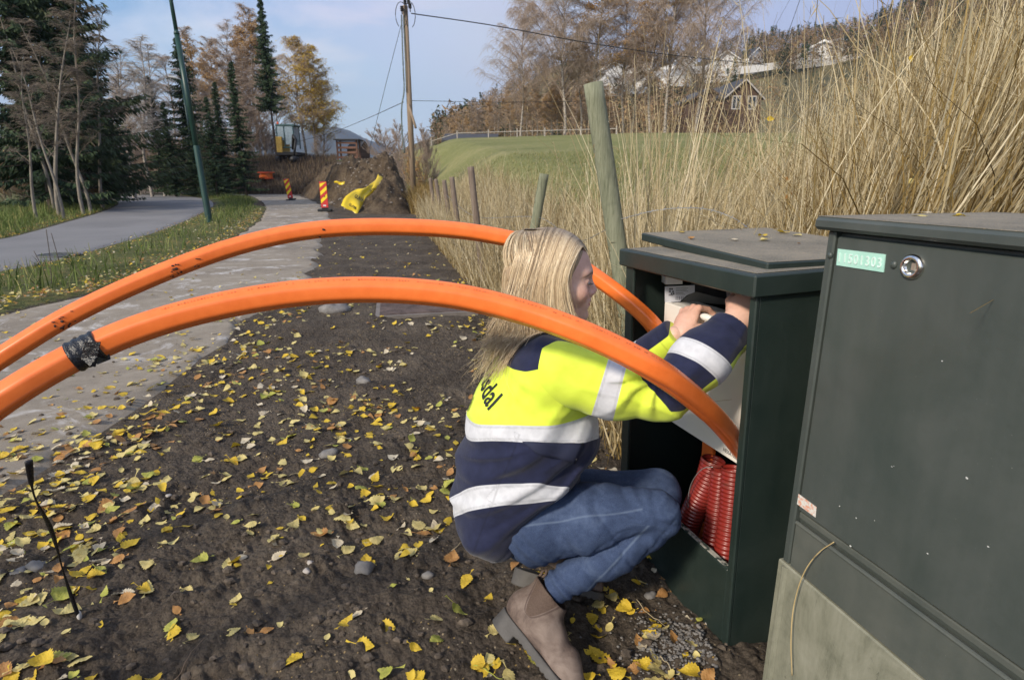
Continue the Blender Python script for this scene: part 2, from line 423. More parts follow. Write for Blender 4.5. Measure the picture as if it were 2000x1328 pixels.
cb = mr_.ramp(nA, (.35, (.12, .118, .118)), (.65, (.185, .18, .178)))
mr_.color(mr_.mix(mr_.ramp(nB, (.35, 0.), (.7, .45)), cb, (.30, .29, .285))); mr_.bump(nB, .4, .003)
road = strip('road', rL, rR, mr_.m, dz=.004)
# ------------------------------------------------------------------ green steel material
def green_paint(name, base, base2, rough=.38, streak=.5):
    m = Mat(name, rough, 0, .5)
    n1 = m.noise(6, 6, .6, .5); n2 = m.noise(90, 4, .7); st_ = m.noise(14, 5, .6, 0, m.co('Object', (1, 1, .12)))
    c = m.ramp(m.mix(.5, n1, st_), (.32, base), (.7, base2))
    sp = m.ramp(m.noise(330, 2, .5), (.76, 0.), (.80, .35))
    c = m.mix(sp, c, (.42, .42, .36)); scr = m.ramp(m.noise(18, 9, .85, 2.0), (.74, 0.), (.77, .5))
    c = m.mix(scr, c, (.35, .36, .30)); m.color(c)
    m.set('Roughness', m.ramp(m.mix(.5, n1, n2), (.3, rough - .08), (.7, rough + .22)))
    m.bump(n2, .06, .002); return m.m
M_green = green_paint('dark_green_cabinet_paint', (.013, .023, .020), (.024, .036, .031))
M_green_in = simple('cabinet_inner_dark_steel', (.008, .012, .011), .55)
M_olive = green_paint('weathered_grey_green_paint', (.042, .054, .049), (.072, .081, .074), .36)
mm = Mat('gritty_lid_top', .95, spec=.2)
a_ = mm.noise(5, 6, .7); b_ = mm.noise(190, 4, .75); c_ = mm.noise(520, 2, .7)
cc = mm.ramp(mm.mix(.5, a_, b_), (.34, (.10, .10, .085)), (.52, (.22, .20, .165)), (.68, (.33, .29, .22)))
mm.color(mm.mix(mm.ramp(c_, (.6, 0.), (.66, .8)), cc, (.45, .33, .17))); mm.bump(b_, .8, .003); M_grit = mm.m
mm = Mat('bare_galvanised_base', .6, 0, .4)
a_ = mm.noise(7, 6, .7, .8); s_ = mm.noise(16, 7, .8, .4, mm.co('Object', (1, 1, .2)))
cc = mm.ramp(mm.mix(.5, a_, s_), (.34, (.10, .105, .075)), (.48, (.20, .20, .15)), (.68, (.30, .295, .235)))
mm.color(mm.mix(mm.ramp(mm.noise(24, 8, .8, 1.5, mm.co('Object', (1, 1, .35))), (.60, 0.), (.68, .75)), cc, (.045, .05, .035))); mm.bump(a_, .15, .004); M_base = mm.m
M_steel = simple('polished_lock_steel', (.75, .72, .68), .18, 1.0, .08, 30)
M_black = simple('matt_black_rubber', (.012, .012, .012), .6)
M_white = Mat('off_white_powder_coat', .42).color((.80, .77, .71)).m
mm = Mat('off_white_powder_coat_b', .42); mm.color(mm.ramp(mm.noise(3, 4), (.3, (.76, .72, .65)), (.7, (.82, .78, .72)))); M_white = mm.m
# generic oriented frame
class Frame:
    def __init__(s, O, U, V, N): s.O, s.U, s.V, s.N = [np.array(a, float) for a in (O, U, V, N)]
    def __call__(s, u, v, w): return s.O + s.U * u + s.V * v + s.N * w
    def hit(s, px, py, w=0):
        r = ray(px, py); nn = np.cross(s.U, s.V); nn /= np.linalg.norm(nn)
        o = s.O + s.N * w; t = nn @ (o - np.array([0, 0, H0])) / (nn @ r); p = np.array([0, 0, H0]) + r * t - o
        A = np.stack([s.U, s.V], 1); uv = np.linalg.lstsq(A, p, rcond=None)[0]; return uv[0], uv[1]
    def box(s, mb, u0, u1, v0, v1, w0, w1, mi=0, bev=.0015):
        mb.box(s(u0, v0, w0), s.U * (u1 - u0), s.V * (v1 - v0), s.N * (w1 - w0), mi, bev); return mb
def nrm(a): a = np.array(a, float); return a / np.linalg.norm(a)
# ------------------------------------------------------------------ right cabinet (closed)
U = nrm((.28, -.96, 0)); N = nrm((-.96, -.28, 0))          # u: from the far-left edge toward the camera side, w: outward
RC = Frame(P(1545, 1000, 1.118) * [1, 1, 0], U, (0, 0, 1), N)
rc = empty('utility_cabinet', RC(.4, 0, -.2), 'large closed grey-green metal cabinet with a round lock and a mint number plate', 'utility cabinet')
DW = .82; DD = .42; lt_ = RC.hit(1592, 423, .022)[1]; lb_ = RC.hit(1590, 448, .022)[1]; dt_ = RC.hit(1613, 459, .003)[1]; print('lid', lt_, lb_, dt_)
mb = MB(); RC.box(mb, 0, DW, .345, lb_ - .002, -DD, -.012, 0, .004)
RC.box(mb, -.002, .016, .345, lb_ - .001, -.05, .004, 0, .003)             # left frame edge proud of door
mb.build('body', M_olive, rc)
mb = MB(); RC.box(mb, -.022, DW + .02, lb_, lt_, -DD - .02, .022, 0, .006); lid_r = mb.build('lid', M_olive, rc)
mb = MB(); RC.box(mb, -.017, DW + .015, lt_ + .0005, lt_ + .0015, -DD - .015, .017, 0, .0003)
tag(mb.build('lid_top_dirt', M_grit, lid_r))
d_o = MB(); RC.box(d_o, .020, DW - .02, .480, dt_, -.010, .003, 0, .0035); door = d_o.build('door', M_olive, rc)
M_edge = green_paint('worn_grey_green_edge', (.05, .062, .056), (.10, .105, .09), .5)
mb = MB(); RC.box(mb, .020, DW - .02, .346, .452, -.010, .005, 0, .003)
mb.tube([RC(.022, .452, .003), RC(DW - .02, .452, .003)], .0045, 8)
RC.box(mb, .018, DW - .02, .4600, .474, -.011, -.004, 0, .002)
mb.build('lower_panel', M_edge, rc)
mb = MB(); RC.box(mb, -.012, DW + .01, -.12, .343, -DD - .01, .006, 0, .003)
mb.tube([RC(.012, -.1, .004), RC(.012, .338, .004)], .009, 8)
mb.build('base', M_base, rc)
# number plate with embossed digits
M_mint = Mat('mint_plastic_plate', .5); M_mint.color(M_mint.ramp(M_mint.noise(20, 3), (.3, (.33, .60, .50)), (.7, (.42, .68, .58)))); M_mint = M_mint.m
M_mint2 = simple('raised_pale_mint_digit', (.66, .84, .76), .45)
def quad_plate(fr, pxs, w, th, name, mat, parent):
    c = [fr(*fr.hit(a, b, w), w) for a, b in pxs]; n_ = fr.N * th
    mb = MB(); mb.add([p for p in c] + [p + n_ for p in c], [[0, 1, 2, 3][::-1], [4, 5, 6, 7], [0, 1, 5, 4], [1, 2, 6, 5], [2, 3, 7, 6], [3, 0, 4, 7]])
    o = mb.build(name, mat, parent); fix_normals(o); return o, c
plate, pc = quad_plate(RC, [(1638, 486), (1731, 497), (1727, 532), (1635, 518)], .0035, .002, 'number_plate', M_mint, rc)
def text_mesh(txt, bold=0.0, size=1.0, spacing=1.0, ext=0.0):
    cu = bpy.data.curves.new('t', 'FONT'); cu.body = txt; cu.size = size; cu.extrude = ext; cu.offset = bold; cu.space_character = spacing; cu.resolution_u = 4
    o = bpy.data.objects.new('t', cu); SC.collection.objects.link(o); dg = bpy.context.evaluated_depsgraph_get()
    me = bpy.data.meshes.new_from_object(o.evaluated_get(dg)); V = np.array([v.co[:] for v in me.vertices]); Fc = [list(p.vertices) for p in me.polygons]
    bpy.data.objects.remove(o); bpy.data.meshes.remove(me); return V, Fc
def text_on_quad(txt, c, n_, parent, mat, name='lettering', mx=.06, my=.18, bold=.0, spacing=1.0, lift=.0008, th=.0006, keep=1.0):
    """c: quad corners TL, TR, BR, BL in world space"""
    V, Fc = text_mesh(txt, bold, 1, spacing, .5)
    lo = V.min(0); hi = V.max(0); u = (V[:, 0] - lo[0]) / (hi[0] - lo[0]) * (1 - 2 * mx) + mx; v = (V[:, 1] - lo[1]) / (hi[1] - lo[1]) * (1 - 2 * my) + my
    TL, TR, BR, BL = map(np.array, c)
    W_ = (BL[None] * (1 - u[:, None]) + BR[None] * u[:, None]) * (1 - v[:, None]) + (TL[None] * (1 - u[:, None]) + TR[None] * u[:, None]) * v[:, None]
    W_ = W_ + np.array(n_)[None] * (lift + (V[:, 2:3] + .5) * th)
    return mesh(name, W_, Fc, mat, parent)
text_on_quad('11501303', [p + RC.N * .002 for p in pc], RC.N, plate, M_mint2, 'embossed_digits', .05, .22, .012, 1.25, .0, .0012)
for a, b, r_ in ((1622, 499, .0058), (1746.5, 517, .0062)):
    mb = MB()
    u, v = RC.hit(a, b, .003); c = RC(u, v, .003); Rm = np.stack([RC.U, RC.V, RC.N], 1)
    mb.ball(c, (r_, r_ * 1.2, .005), 12, 8, R=Rm); mb.build('rivet', M_olive, door, True)
u, v = RC.hit(1782, 521, .004)
def disc(fr, u, v, prof, n=28):
    """lathe around w axis: prof list of (r, w)"""
    V = []; Fc = []
    for r_, w in prof:
        for j in range(n): V.append(fr(u + r_ * math.cos(2 * math.pi * j / n), v + r_ * math.sin(2 * math.pi * j / n), w))
    for i in range(len(prof) - 1):
        for j in range(n): Fc.append([i * n + j, i * n + (j + 1) % n, (i + 1) * n + (j + 1) % n, (i + 1) * n + j])
    Fc.append([(len(prof) - 1) * n + j for j in range(n)]); return V, Fc
mb = MB(); mb.add(*disc(RC, u, v, [(.0205, .003), (.0205, .006), (.0175, .010), (.0135, .011), (.0115, .009), (.011, .001)])); lock = mb.build('lock', M_steel, rc, True); fix_normals(lock)
mb = MB(); RC.box(mb, u - .002, u + .006, v - .006, v + .006, .002, .005, 0, .001); mb.build('key_cylinder', simple('brass_grey', (.5, .44, .36), .35, .8), lock)
M_stick = Mat('faded_orange_sticker', .6); M_stick.color(M_stick.mix(M_stick.ramp(M_stick.noise(130, 4, .7), (.45, 0.), (.6, 1.)), (.62, .62, .58), (.62, .28, .18))); M_stick = M_stick.m
stk, sc_ = quad_plate(RC, [(1560, 964), (1595, 990), (1593, 1010), (1557, 984)], .0032, .0006, 'sticker', M_stick, door)
# paint chips on the door
mb = MB()
for a, b, s_ in ((1661, 1066, .004), (1553, 946, .003), (1812, 1081, .0025), (1742, 911, .0015), (1888, 933, .003), (1930, 1067, .0018), (1672, 1011, .002), (1640, 988, .0018), (1840, 705, .002), (1594, 697, .0018), (1746, 910, .0015), (1708, 1016, .0014)):
    u, v = RC.hit(a, b, .0034); n_ = 6; k = [RC(u + s_ * math.cos(j) * random.uniform(.4, 1.2), v + s_ * math.sin(j) * random.uniform(.3, .8), .0035) for j in np.arange(n_) * 2 * math.pi / n_]
    mb.add(k, [list(range(n_))])
mb.build('paint_chips', simple('pale_chip', (.55, .56, .54), .6), door)
# ------------------------------------------------------------------ middle cabinet (open)
NT, NB = P(1474, 560, 1.25), np.array([.545, 1.24, -.03])
FT = P(1221, 505, 1.78)
Um = nrm((FT - NT) * [1, 1, 0.75]); Vm = nrm(NT - NB); Nm = nrm(np.cross(Um, Vm))      # u: near -> far, w: inward must go +x
if Nm[0] < 0: Nm = -Nm
Vm = nrm(np.cross(Um, Nm)); Vm = Vm if Vm[2] > 0 else -Vm
MC = Frame(NB, Um, Vm, Nm)
CW = float(np.linalg.norm((FT - NT))); CH = .945
cb_ = empty('open_fibre_cabinet', MC(CW / 2, 0.03, .2), 'open dark green metal cabinet with its door off and a skewed lid on top', 'utility cabinet')
D2 = .40
mb = MB()
vt = MC.hit(1481, 540, -.016)[1]; vb_ = MC.hit(1480, 586, -.016)[1]
MC.box(mb, -.002, .019, -.12, vb_ + .012, 0, .012, 0, .003); MC.box(mb, 0, .010, -.12, vb_ + .012, .012, D2, 0, .002)
mb.build('near_side', M_green, cb_)
mb = MB(); MC.box(mb, CW - .045, CW, -.12, vb_ + .012, 0, .010, 0, .003); MC.box(mb, CW - .008, CW, -.12, vb_ + .012, .010, D2, 0, .002); mb.build('far_side', M_green, cb_)
mb = MB(); MC.box(mb, .010, CW - .008, -.12, vb_ + .012, D2 - .01, D2, 0, .002); mb.build('back_panel', M_green_in, cb_)
vt = MC.hit(1481, 540, -.016)[1]; vb_ = MC.hit(1480, 586, -.016)[1]
mb = MB(); MC.box(mb, -.012, CW + .016, vb_, vt, -.016, D2 + .012, 0, .004); top = mb.build('top_frame', M_green, cb_)
# litter grit in the rim gap
mb = MB(); MC.box(mb, .006, CW - .004, vt + .0005, vt + .002, .004, D2, 0, .0004); mb.build('rim_grit', M_grit, top)
mb = MB()
M_cem = Mat('chipped_cement', .9); M_cem.color(M_cem.ramp(M_cem.noise(40, 6, .75), (.46, (.02, .035, .03)), (.53, (.34, .33, .29)))); M_cem = M_cem.m
zs = MC.hit(1424, 1117, .0)[1]
MC.box(mb, .0195, CW - .045, -.12, zs, .001, .018, 0, .002)
sill = mb.build('sill', M_green, cb_)
mb = MB(); MC.box(mb, .021, CW - .047, zs + .0005, zs + .003, .003, .017, 0, .001); mb.build('sill_cement', M_cem, sill)
# skewed lid: four corners
def skewlid():
    A = P(1478, 522, 1.262); B = P(1255, 462, 1.86)
    zA = .968
    A = P(1497, 535, 1.30); B = P(1252, 470, 1.93)
    Ul = nrm(B - A); Nl = nrm(np.cross(Ul, (0, 0, 1)))
    if Nl[0] < 0: Nl = -Nl
    Nl = nrm(Nl + np.array([0, 0, .018])); Vl = nrm(np.cross(Ul, Nl)); Vl = Vl if Vl[2] > 0 else -Vl
    return Frame(A, Ul, Vl, Nl), float(np.linalg.norm(B - A))
LF, LW = skewlid()
mb = MB(); LF.box(mb, 0, LW, 0, .024, 0, .46, 0, .003); lid = mb.build('lid', M_green, cb_)
mb = MB(); LF.box(mb, .004, LW - .004, .0245, .0255, .004, .455, 0, .0003); mb.build('lid_top_dirt', M_grit, lid)
# splice box inside
BF = 0.085
def mpx(a, b, w): return MC(*MC.hit(a, b, w), w)
tl, tr, br, bl = [(1298, 590), (1560, 585), (1560, 985), (1299, 816)]
c = [mpx(a, b, BF) for a, b in (tl, tr, br, bl)]
uTL, vTL = MC.hit(*tl, BF); uBL, vBL = MC.hit(*bl, BF)
print('box u', uTL, uBL, 'v', vTL, vBL, 'CW', CW, 'zs', zs)
sb = empty('splice_box', MC(uTL / 2, vBL, BF + .05), 'off-white metal splice box mounted inside the open green cabinet', 'junction box')
mb = MB(); MC.box(mb, .02, uTL, vBL, vTL, BF, BF + .018, 0, .002); bxdoor = mb.build('door', M_white, sb)
mb = MB(); MC.box(mb, .03, uTL - .006, vBL + .004, vTL - .003, BF + .019, BF + .10, 0, .002); mb.build('body', M_white, sb)
M_ink = simple('dark_grey_print', (.05, .05, .055), .6)
q = [mpx(a, b, BF) for a, b in ((1414, 873), (1452, 900), (1452, 907), (1413, 880))]
hd = MB(); Rh = np.stack([MC.U, MC.V, MC.N], 1); hd.ball(P(1380, 620, 1.475), (.024, .010, .010), 16, 10, R=Rh); hd.build('handle', M_white, sb, True)
text_on_quad('HEXATRONIC', q, -MC.N, bxdoor, M_ink, 'lettering', 0, 0, .01, 1.1, .0006, .0004)
# paper labelled trays above
M_paper = simple('pale_printed_paper', (.55, .56, .62), .7, 0, .1)
M_tray = simple('dark_tray_plastic', (.03, .03, .035), .4); M_trayw = simple('white_box_card', (.68, .68, .69), .7, 0, .06)
tr_ = empty('cable_tray', MC(uTL * .6, vTL + .02, .15), 'stack of dark cable trays with a pale printed label above the splice box', 'cable tray')
Yb = float(mpx(1299, 590, BF)[1]) + .004
def prism(pxs, Y, th, name, mat, parent):
    V = [P(a, b, Y) for a, b in pxs]; n_ = len(V); V += [p + [0, th, 0] for p in V]; F_ = [list(range(n_)), [n_ + k for k in range(n_)][::-1]] + [[k, (k + 1) % n_, n_ + (k + 1) % n_, n_ + k] for k in range(n_)]
    o = mesh(name, V, F_, mat, parent); fix_normals(o); return o
lab = prism([(1299, 560), (1357, 557), (1357, 571), (1341, 577), (1328, 589), (1299, 591)], Yb, .004, 'label', M_paper, tr_)
prism([(1300, 540), (1333, 543), (1333, 555), (1300, 556)], Yb + .002, .05, 'upper_card', M_trayw, tr_)
prism([(1357, 548), (1422, 560), (1422, 585), (1358, 571)], Yb + .010, .04, 'dark_cassette', M_tray, tr_)
prism([(1332, 588), (1344, 577), (1360, 570), (1420, 586), (1440, 598), (1400, 594)], Yb + .006, .05, 'tray', simple('grey_tray_metal', (.20, .195, .18), .4), tr_)
prism([(1424, 566), (1450, 574), (1450, 600), (1424, 592)], Yb - .01, .03, 'module', simple('pale_pink_module', (.52, .42, .40), .5), tr_)
mb = MB()
def mk_(x0, x1, y0, y1): V = [P(a, b, Yb - .0006) for a, b in ((x0, y0), (x1, y0), (x1, y1), (x0, y1))]; mb.add(V, [[0, 1, 2, 3]])
for (a, b) in ((1307, 563), (1311, 563), (1307, 567.5), (1313, 568), (1310, 572), (1314, 572)): mk_(a, a + 3.2, b, b + 3.2)
mk_(1306, 1315, 576, 577.4)
for k in range(5): mk_(1320, 1344 - 3 * (k % 2) - (6 if k > 2 else 0), 562.5 + 3 * k, 563.3 + 3 * k)
for k in range(5): mk_(1320 + k * 3.4, 1321 + k * 3.4, 579, 586)
mb.build('printed_marks', M_ink, lab)
# red corrugated conduits
M_red = Mat('red_corrugated_plastic', .32); M_red.color(M_red.mix(M_red.ramp(M_red.noise(9, 6, .7), (.5, 0.), (.66, .75)), (.22, .022, .016), (.12, .062, .05))); M_red = M_red.m
def conduit(px_pts, w, r_, label):
    pts = [MC(*MC.hit(a, b, ww), ww) for (a, b), ww in zip(px_pts, w)]
    c = cr_interp(pts, 220); L_ = np.r_[0, np.cumsum(np.linalg.norm(np.diff(c, axis=0), axis=1))]
    rad = r_ * (1 + .055 * np.sin(L_ / .0115 * 2 * math.pi))
    mb = MB(); mb.tube(c, rad, 20, cap=False); o = mb.build('corrugated_conduit', M_red, None, True, origin=c[0])
    tag(o, label, 'cable conduit', 'red conduits in the open cabinet'); fix_normals(o); return o, c
c1, cc1 = conduit([(1326, 1095), (1350, 1010), (1382, 940), (1394, 897)], [.075, .085, .11, .12], .034, 'red corrugated conduit leaning left, nearest the knee, in the open cabinet')
c2, cc2 = conduit([(1382, 1135), (1394, 1050), (1404, 975), (1410, 914)], [.07, .08, .10, .11], .029, 'dusty middle red corrugated conduit in the open cabinet')
c3, cc3 = conduit([(1408, 1165), (1419, 1070), (1428, 990), (1433, 914)], [.055, .065, .085, .095], .030, 'red corrugated conduit closest to the near cabinet post')
M_or = Mat('orange_duct_plastic', .34)
nn1 = M_or.noise(30, 4, .6, 0, M_or.co('Object', (1, 1, 1))); dirt = M_or.ramp(M_or.noise(9, 7, .8, 1.0), (.68, 0.), (.74, .6))
M_or.color(M_or.mix(dirt, M_or.ramp(nn1, (.3, (.82, .165, .026)), (.7, (.92, .205, .038))), (.25, .06, .02))); M_or.set('Coat Weight', .15); M_or.set('Coat Roughness', .3); M_or = M_or.m
mb = MB(); MC.box(mb, *sorted((MC.hit(1371, 900, .14)[0], MC.hit(1392, 900, .14)[0])), .1, vBL + .02, .135, .150, 0, .003)
tag(mb.build('duct_stub', M_or, None, origin=MC(.3, .1, .14)), 'short flat orange duct rising behind the red conduits', 'duct')
mb = MB(); mb.tube(cr_interp([mpx(1392, 912, .06), mpx(1375, 914, .05), mpx(1350, 945, .05), mpx(1344, 990, .06), mpx(1350, 1010, .07)], 40), .0012, 6)
tag(mb.build('thin_wire', simple('grey_wire', (.45, .45, .45), .3, .6), None, True, origin=mpx(1350, 945, .05)), 'thin grey wire looping beside the red conduits', 'wire')
# ------------------------------------------------------------------ orange ducts arching across the view
PROF = []
for k in range(6):
    a0 = math.pi / 6 + k * math.pi / 3
    for t in (-.22, -.08, .08, .22): PROF.append((math.cos(a0 + t) * (1 - .25 * abs(t)), math.sin(a0 + t) * (1 - .25 * abs(t))))
    a1 = a0 + math.pi / 6
    if k in (3, 4):
        for t in (-.12, -.04, .04, .12): PROF.append(((.895 + (.02 if abs(t) > .1 else -.01)) * math.cos(a1 + t), (.895 + (.02 if abs(t) > .1 else -.01)) * math.sin(a1 + t)))
def duct(pts, r_, label, name='orange_duct'):
    c = cr_interp(pts, 170); mb = MB(); mb.tube(c, r_, prof=PROF)
    o = mb.build(name, M_or, None, True, origin=c[85]); tag(o, label, 'duct', 'orange ducts arching into the open cabinet'); fix_normals(o)
    o.data.polygons.foreach_set('use_smooth', np.ones(len(o.data.polygons), bool)); return o, c
def wpts(L_): return [P(a, b, y) for a, b, y in L_]
NEARD = [(0, 783, .92), (180, 680, 1.0), (330, 623, 1.05), (520, 581, 1.10), (700, 566, 1.13), (880, 577, 1.14), (1030, 612, 1.13), (1160, 660, 1.10), (1280, 722, 1.09), (1370, 790, 1.17), (1420, 842, 1.29), (1452, 886, 1.40), (1482, 940, 1.48), (1500, 1000, 1.52)]
near_pts = [(-1.75, .55, .02), P(-330, 1080, .80), P(-160, 918, .86)] + wpts(NEARD)
nd, ncl = duct(near_pts, .0262, 'lower orange duct crossing in front of the kneeling woman, black tape on it')
FARD = [(0, 700, 1.42), (130, 620, 1.5), (300, 540, 1.6), (470, 479, 1.7), (620, 449, 1.77), (800, 444, 1.82), (950, 458, 1.84), (1080, 492, 1.82), (1190, 560, 1.76), (1262, 620, 1.70), (1283, 645, 1.69), (1318, 700, 1.74)]
far_pts = [(-2.75, 1.02, .02), P(-400, 990, 1.22), P(-180, 822, 1.33)] + wpts(FARD)
fd, fcl = duct(far_pts, .0262, 'upper orange duct arching behind the woman with small dark scuffs')
# tape wrapped round the near duct
M_tape = Mat('black_plastic_tape', .25); M_tape.color((.012, .012, .014)); M_tape.bump(M_tape.noise(90, 4, .7), .9, .004); M_tape = M_tape.m
i0 = int(np.argmin([np.linalg.norm(pix(p) - (150, 697)) for p in ncl])); i1 = int(np.argmin([np.linalg.norm(pix(p) - (200, 672)) for p in ncl]))
tp = empty('tape_wrap', ncl[i0], 'black plastic tape wrapped round the lower orange duct, loose end hanging', 'tape')
seg = cr_interp([ncl[i0], (ncl[i0] + ncl[i1]) / 2, ncl[i1]], 14)
mb = MB(); mb.tube(seg, .0278 + .0012 * np.sin(np.arange(14) * 1.7), 26); mb.build('wrap', M_tape, tp, True)
mb = MB(); a0 = P(182, 690, .965); 
flap = [P(165, 668, .95), P(196, 668, .95), P(190, 695, .95), P(176, 715, .945), P(186, 717, .95), P(158, 700, .95)]
mb.add(flap + [p + np.array([0, .0015, 0]) for p in flap], [[0, 1, 2, 5], [5, 2, 4, 3], [6, 11, 8, 7], [11, 9, 10, 8]])
mb.build('loose_flap', M_tape, tp)
mb = MB(); f2 = [P(186, 700, .98), P(212, 688, 1.0), P(216, 702, 1.0), P(190, 712, .98)]
mb.add(f2 + [p + np.array([0, .001, .001]) for p in f2], [[0, 1, 2, 3], [7, 6, 5, 4]]); mb.build('tape_end', M_tape, tp)
def duct_marks(o, c, ref, step, size, name, label=None):
    pass
mbp = MB(); rgm = random.Random(4)
for i in range(60, 128):
    p = ncl[i]; t = nrm(ncl[i + 1] - ncl[i - 1]); a = nrm(np.cross(t, (0, 0, 1))); b_ = np.cross(a, t)
    if a[1] > 0: a = -a
    nd_ = nrm(b_ * .90 + a * .42); w_ = np.cross(nd_, t)
    for k in range(3):
        if rgm.random() < .25: continue
        q_ = p + t * .006 * k + nd_ * .0247; mbp.box(q_ - w_ * .0018, t * rgm.uniform(.0010, .0030), w_ * rgm.uniform(.0010, .0022), nd_ * .0006, 0, 0)
mbp.build('printed_marks', simple('faded_duct_print', (.52, .13, .05), .6), nd)
mbp = MB()
for (pxa, pya, n_, sp) in ((132, 632, 9, .012), (345, 524, 7, .010), (390, 515, 5, .006), (352, 536, 8, .008), (118, 641, 5, .01), (620, 452, 3, .01)):
    i = int(np.argmin([np.linalg.norm(pix(p) - (pxa, pya)) for p in fcl])); p = fcl[i]; t = nrm(fcl[i + 1] - fcl[i - 1]); a = nrm(np.cross(t, (0, 0, 1))); a = a if a[1] < 0 else -a; b_ = nrm(np.cross(a, t)); b_ = b_ if b_[2] > 0 else -b_
    for k in range(n_):
        th = rgm.uniform(-1.0, .5); nd_ = a * math.cos(th) + b_ * math.sin(th); w_ = np.cross(nd_, t); q_ = p + t * rgm.gauss(0, sp) + nd_ * .0240; mbp.ball(q_, (rgm.uniform(.002, .006), rgm.uniform(.002, .004), rgm.uniform(.001, .004)), 7, 5)
mbp.build('scuff_marks', simple('black_scuff', (.03, .015, .012), .8), fd, True)

# ------------------------------------------------------------------ implicit surfaces
def rcone(X, Y, Z, a, b, ra, rb, sy=1.0, yc=0.0):
    a = np.array(a, np.float32).copy(); b = np.array(b, np.float32).copy()
    if sy != 1.0: Y = yc + (Y - yc) * sy; a[1] = yc + (a[1] - yc) * sy; b[1] = yc + (b[1] - yc) * sy
    d = b - a; L2 = float(d @ d) + 1e-12
    h = np.clip(((X - a[0]) * d[0] + (Y - a[1]) * d[1] + (Z - a[2]) * d[2]) / L2, 0, 1)
    return np.sqrt((X - a[0] - h * d[0])**2 + (Y - a[1] - h * d[1])**2 + (Z - a[2] - h * d[2])**2) - (ra + (rb - ra) * h)
def ell(X, Y, Z, c, r, R=None):
    x, y, z = X - c[0], Y - c[1], Z - c[2]
    if R is not None: x, y, z = (R[0][0] * x + R[1][0] * y + R[2][0] * z, R[0][1] * x + R[1][1] * y + R[2][1] * z, R[0][2] * x + R[1][2] * y + R[2][2] * z)
    k0 = np.sqrt((x / r[0])**2 + (y / r[1])**2 + (z / r[2])**2) + 1e-9
    k1 = np.sqrt((x / r[0]**2)**2 + (y / r[1]**2)**2 + (z / r[2]**2)**2) + 1e-9
    return k0 * (k0 - 1) / k1
def smin(a, b, k):
    h = np.clip(.5 + .5 * (b - a) / k, 0, 1); return b * (1 - h) + a * h - k * h * (1 - h)
def smax(a, b, k): return -smin(-a, -b, k)
def chain(X, Y, Z, pts, rs, k=.02, sy=1.0, yc=0.0):
    d = None
    for i in range(len(pts) - 1):
        e = rcone(X, Y, Z, pts[i], pts[i + 1], rs[i], rs[i + 1], sy, yc)
        d = e if d is None else smin(d, e, k)
    return d
_wr = np.random.default_rng(5)
_wd = _wr.normal(size=(14, 3)); _wd /= np.linalg.norm(_wd, axis=1)[:, None]; _wp = _wr.random(14) * 6.28
def wob(X, Y, Z, freq, n=7, o=0):
    t = 0
    for i in range(o, o + n):
        d = _wd[i % 14]; f = freq * (.7 + .6 * ((i * 37) % 10) / 10)
        t = t + np.sin(f * (d[0] * X + d[1] * Y + d[2] * Z) + _wp[i % 14] + 1.3 * np.sin(f * .6 * (d[1] * X - d[0] * Z + d[2] * Y) + i))
    return t / n
def surface(fn, lo, hi, h):
    lo = np.array(lo, float); hi = np.array(hi, float); n = np.ceil((hi - lo) / h).astype(int) + 1
    ax = [(lo[i] + h * np.arange(n[i])).astype(np.float32) for i in range(3)]
    X, Y, Z = np.meshgrid(*ax, indexing='ij'); Fv = fn(X, Y, Z).astype(np.float32)
    Fv[0] = np.maximum(Fv[0], h); Fv[-1] = np.maximum(Fv[-1], h); Fv[:, 0] = np.maximum(Fv[:, 0], h); Fv[:, -1] = np.maximum(Fv[:, -1], h)
    Fv[:, :, 0] = np.maximum(Fv[:, :, 0], h); Fv[:, :, -1] = np.maximum(Fv[:, :, -1], h)
    ins = Fv < 0; cn = [m - 1 for m in n]
    cnt = np.zeros(cn, np.int8)
    for i in (0, 1):
        for j in (0, 1):
            for k in (0, 1): cnt += ins[i:i + cn[0], j:j + cn[1], k:k + cn[2]]
    act = (cnt > 0) & (cnt < 8); I = np.argwhere(act); idx = -np.ones(cn, np.int64); idx[act] = np.arange(len(I))
    pos = np.zeros((len(I), 3)); c = np.zeros(len(I))
    cor = [(i, j, k) for i in (0, 1) for j in (0, 1) for k in (0, 1)]
    for a in cor:
        for d in range(3):
            if a[d]: continue
            b = list(a); b[d] = 1
            fa = Fv[I[:, 0] + a[0], I[:, 1] + a[1], I[:, 2] + a[2]]; fb = Fv[I[:, 0] + b[0], I[:, 1] + b[1], I[:, 2] + b[2]]
            m = (fa < 0) != (fb < 0); t = np.where(m, fa / np.where(m, fa - fb, 1), 0)
            p = np.array(a, float)[None].repeat(len(I), 0); p[:, d] = t
            pos[m] += p[m]; c[m] += 1
    V = lo + h * (I + pos / c[:, None]); faces = []
    for d in range(3):
        e, f = [(1, 2), (2, 0), (0, 1)][d]
        sl = [slice(None)] * 3; sl2 = [slice(None)] * 3; sl[d] = slice(0, n[d] - 1); sl2[d] = slice(1, n[d])
        A = ins[tuple(sl)]; B = ins[tuple(sl2)]; E = np.argwhere(A != B)
        E = E[(E[:, e] > 0) & (E[:, f] > 0) & (E[:, e] < n[e] - 1) & (E[:, f] < n[f] - 1)]
        q = []
        for (u, v) in ((-1, -1), (0, -1), (0, 0), (-1, 0)):
            t = E.copy(); t[:, e] += u; t[:, f] += v; q.append(idx[t[:, 0], t[:, 1], t[:, 2]])
        q = np.stack(q, 1); fl = ~ins[E[:, 0], E[:, 1], E[:, 2]]
        q[fl] = q[fl][:, ::-1]; faces.append(q)
    return V, np.vstack(faces)
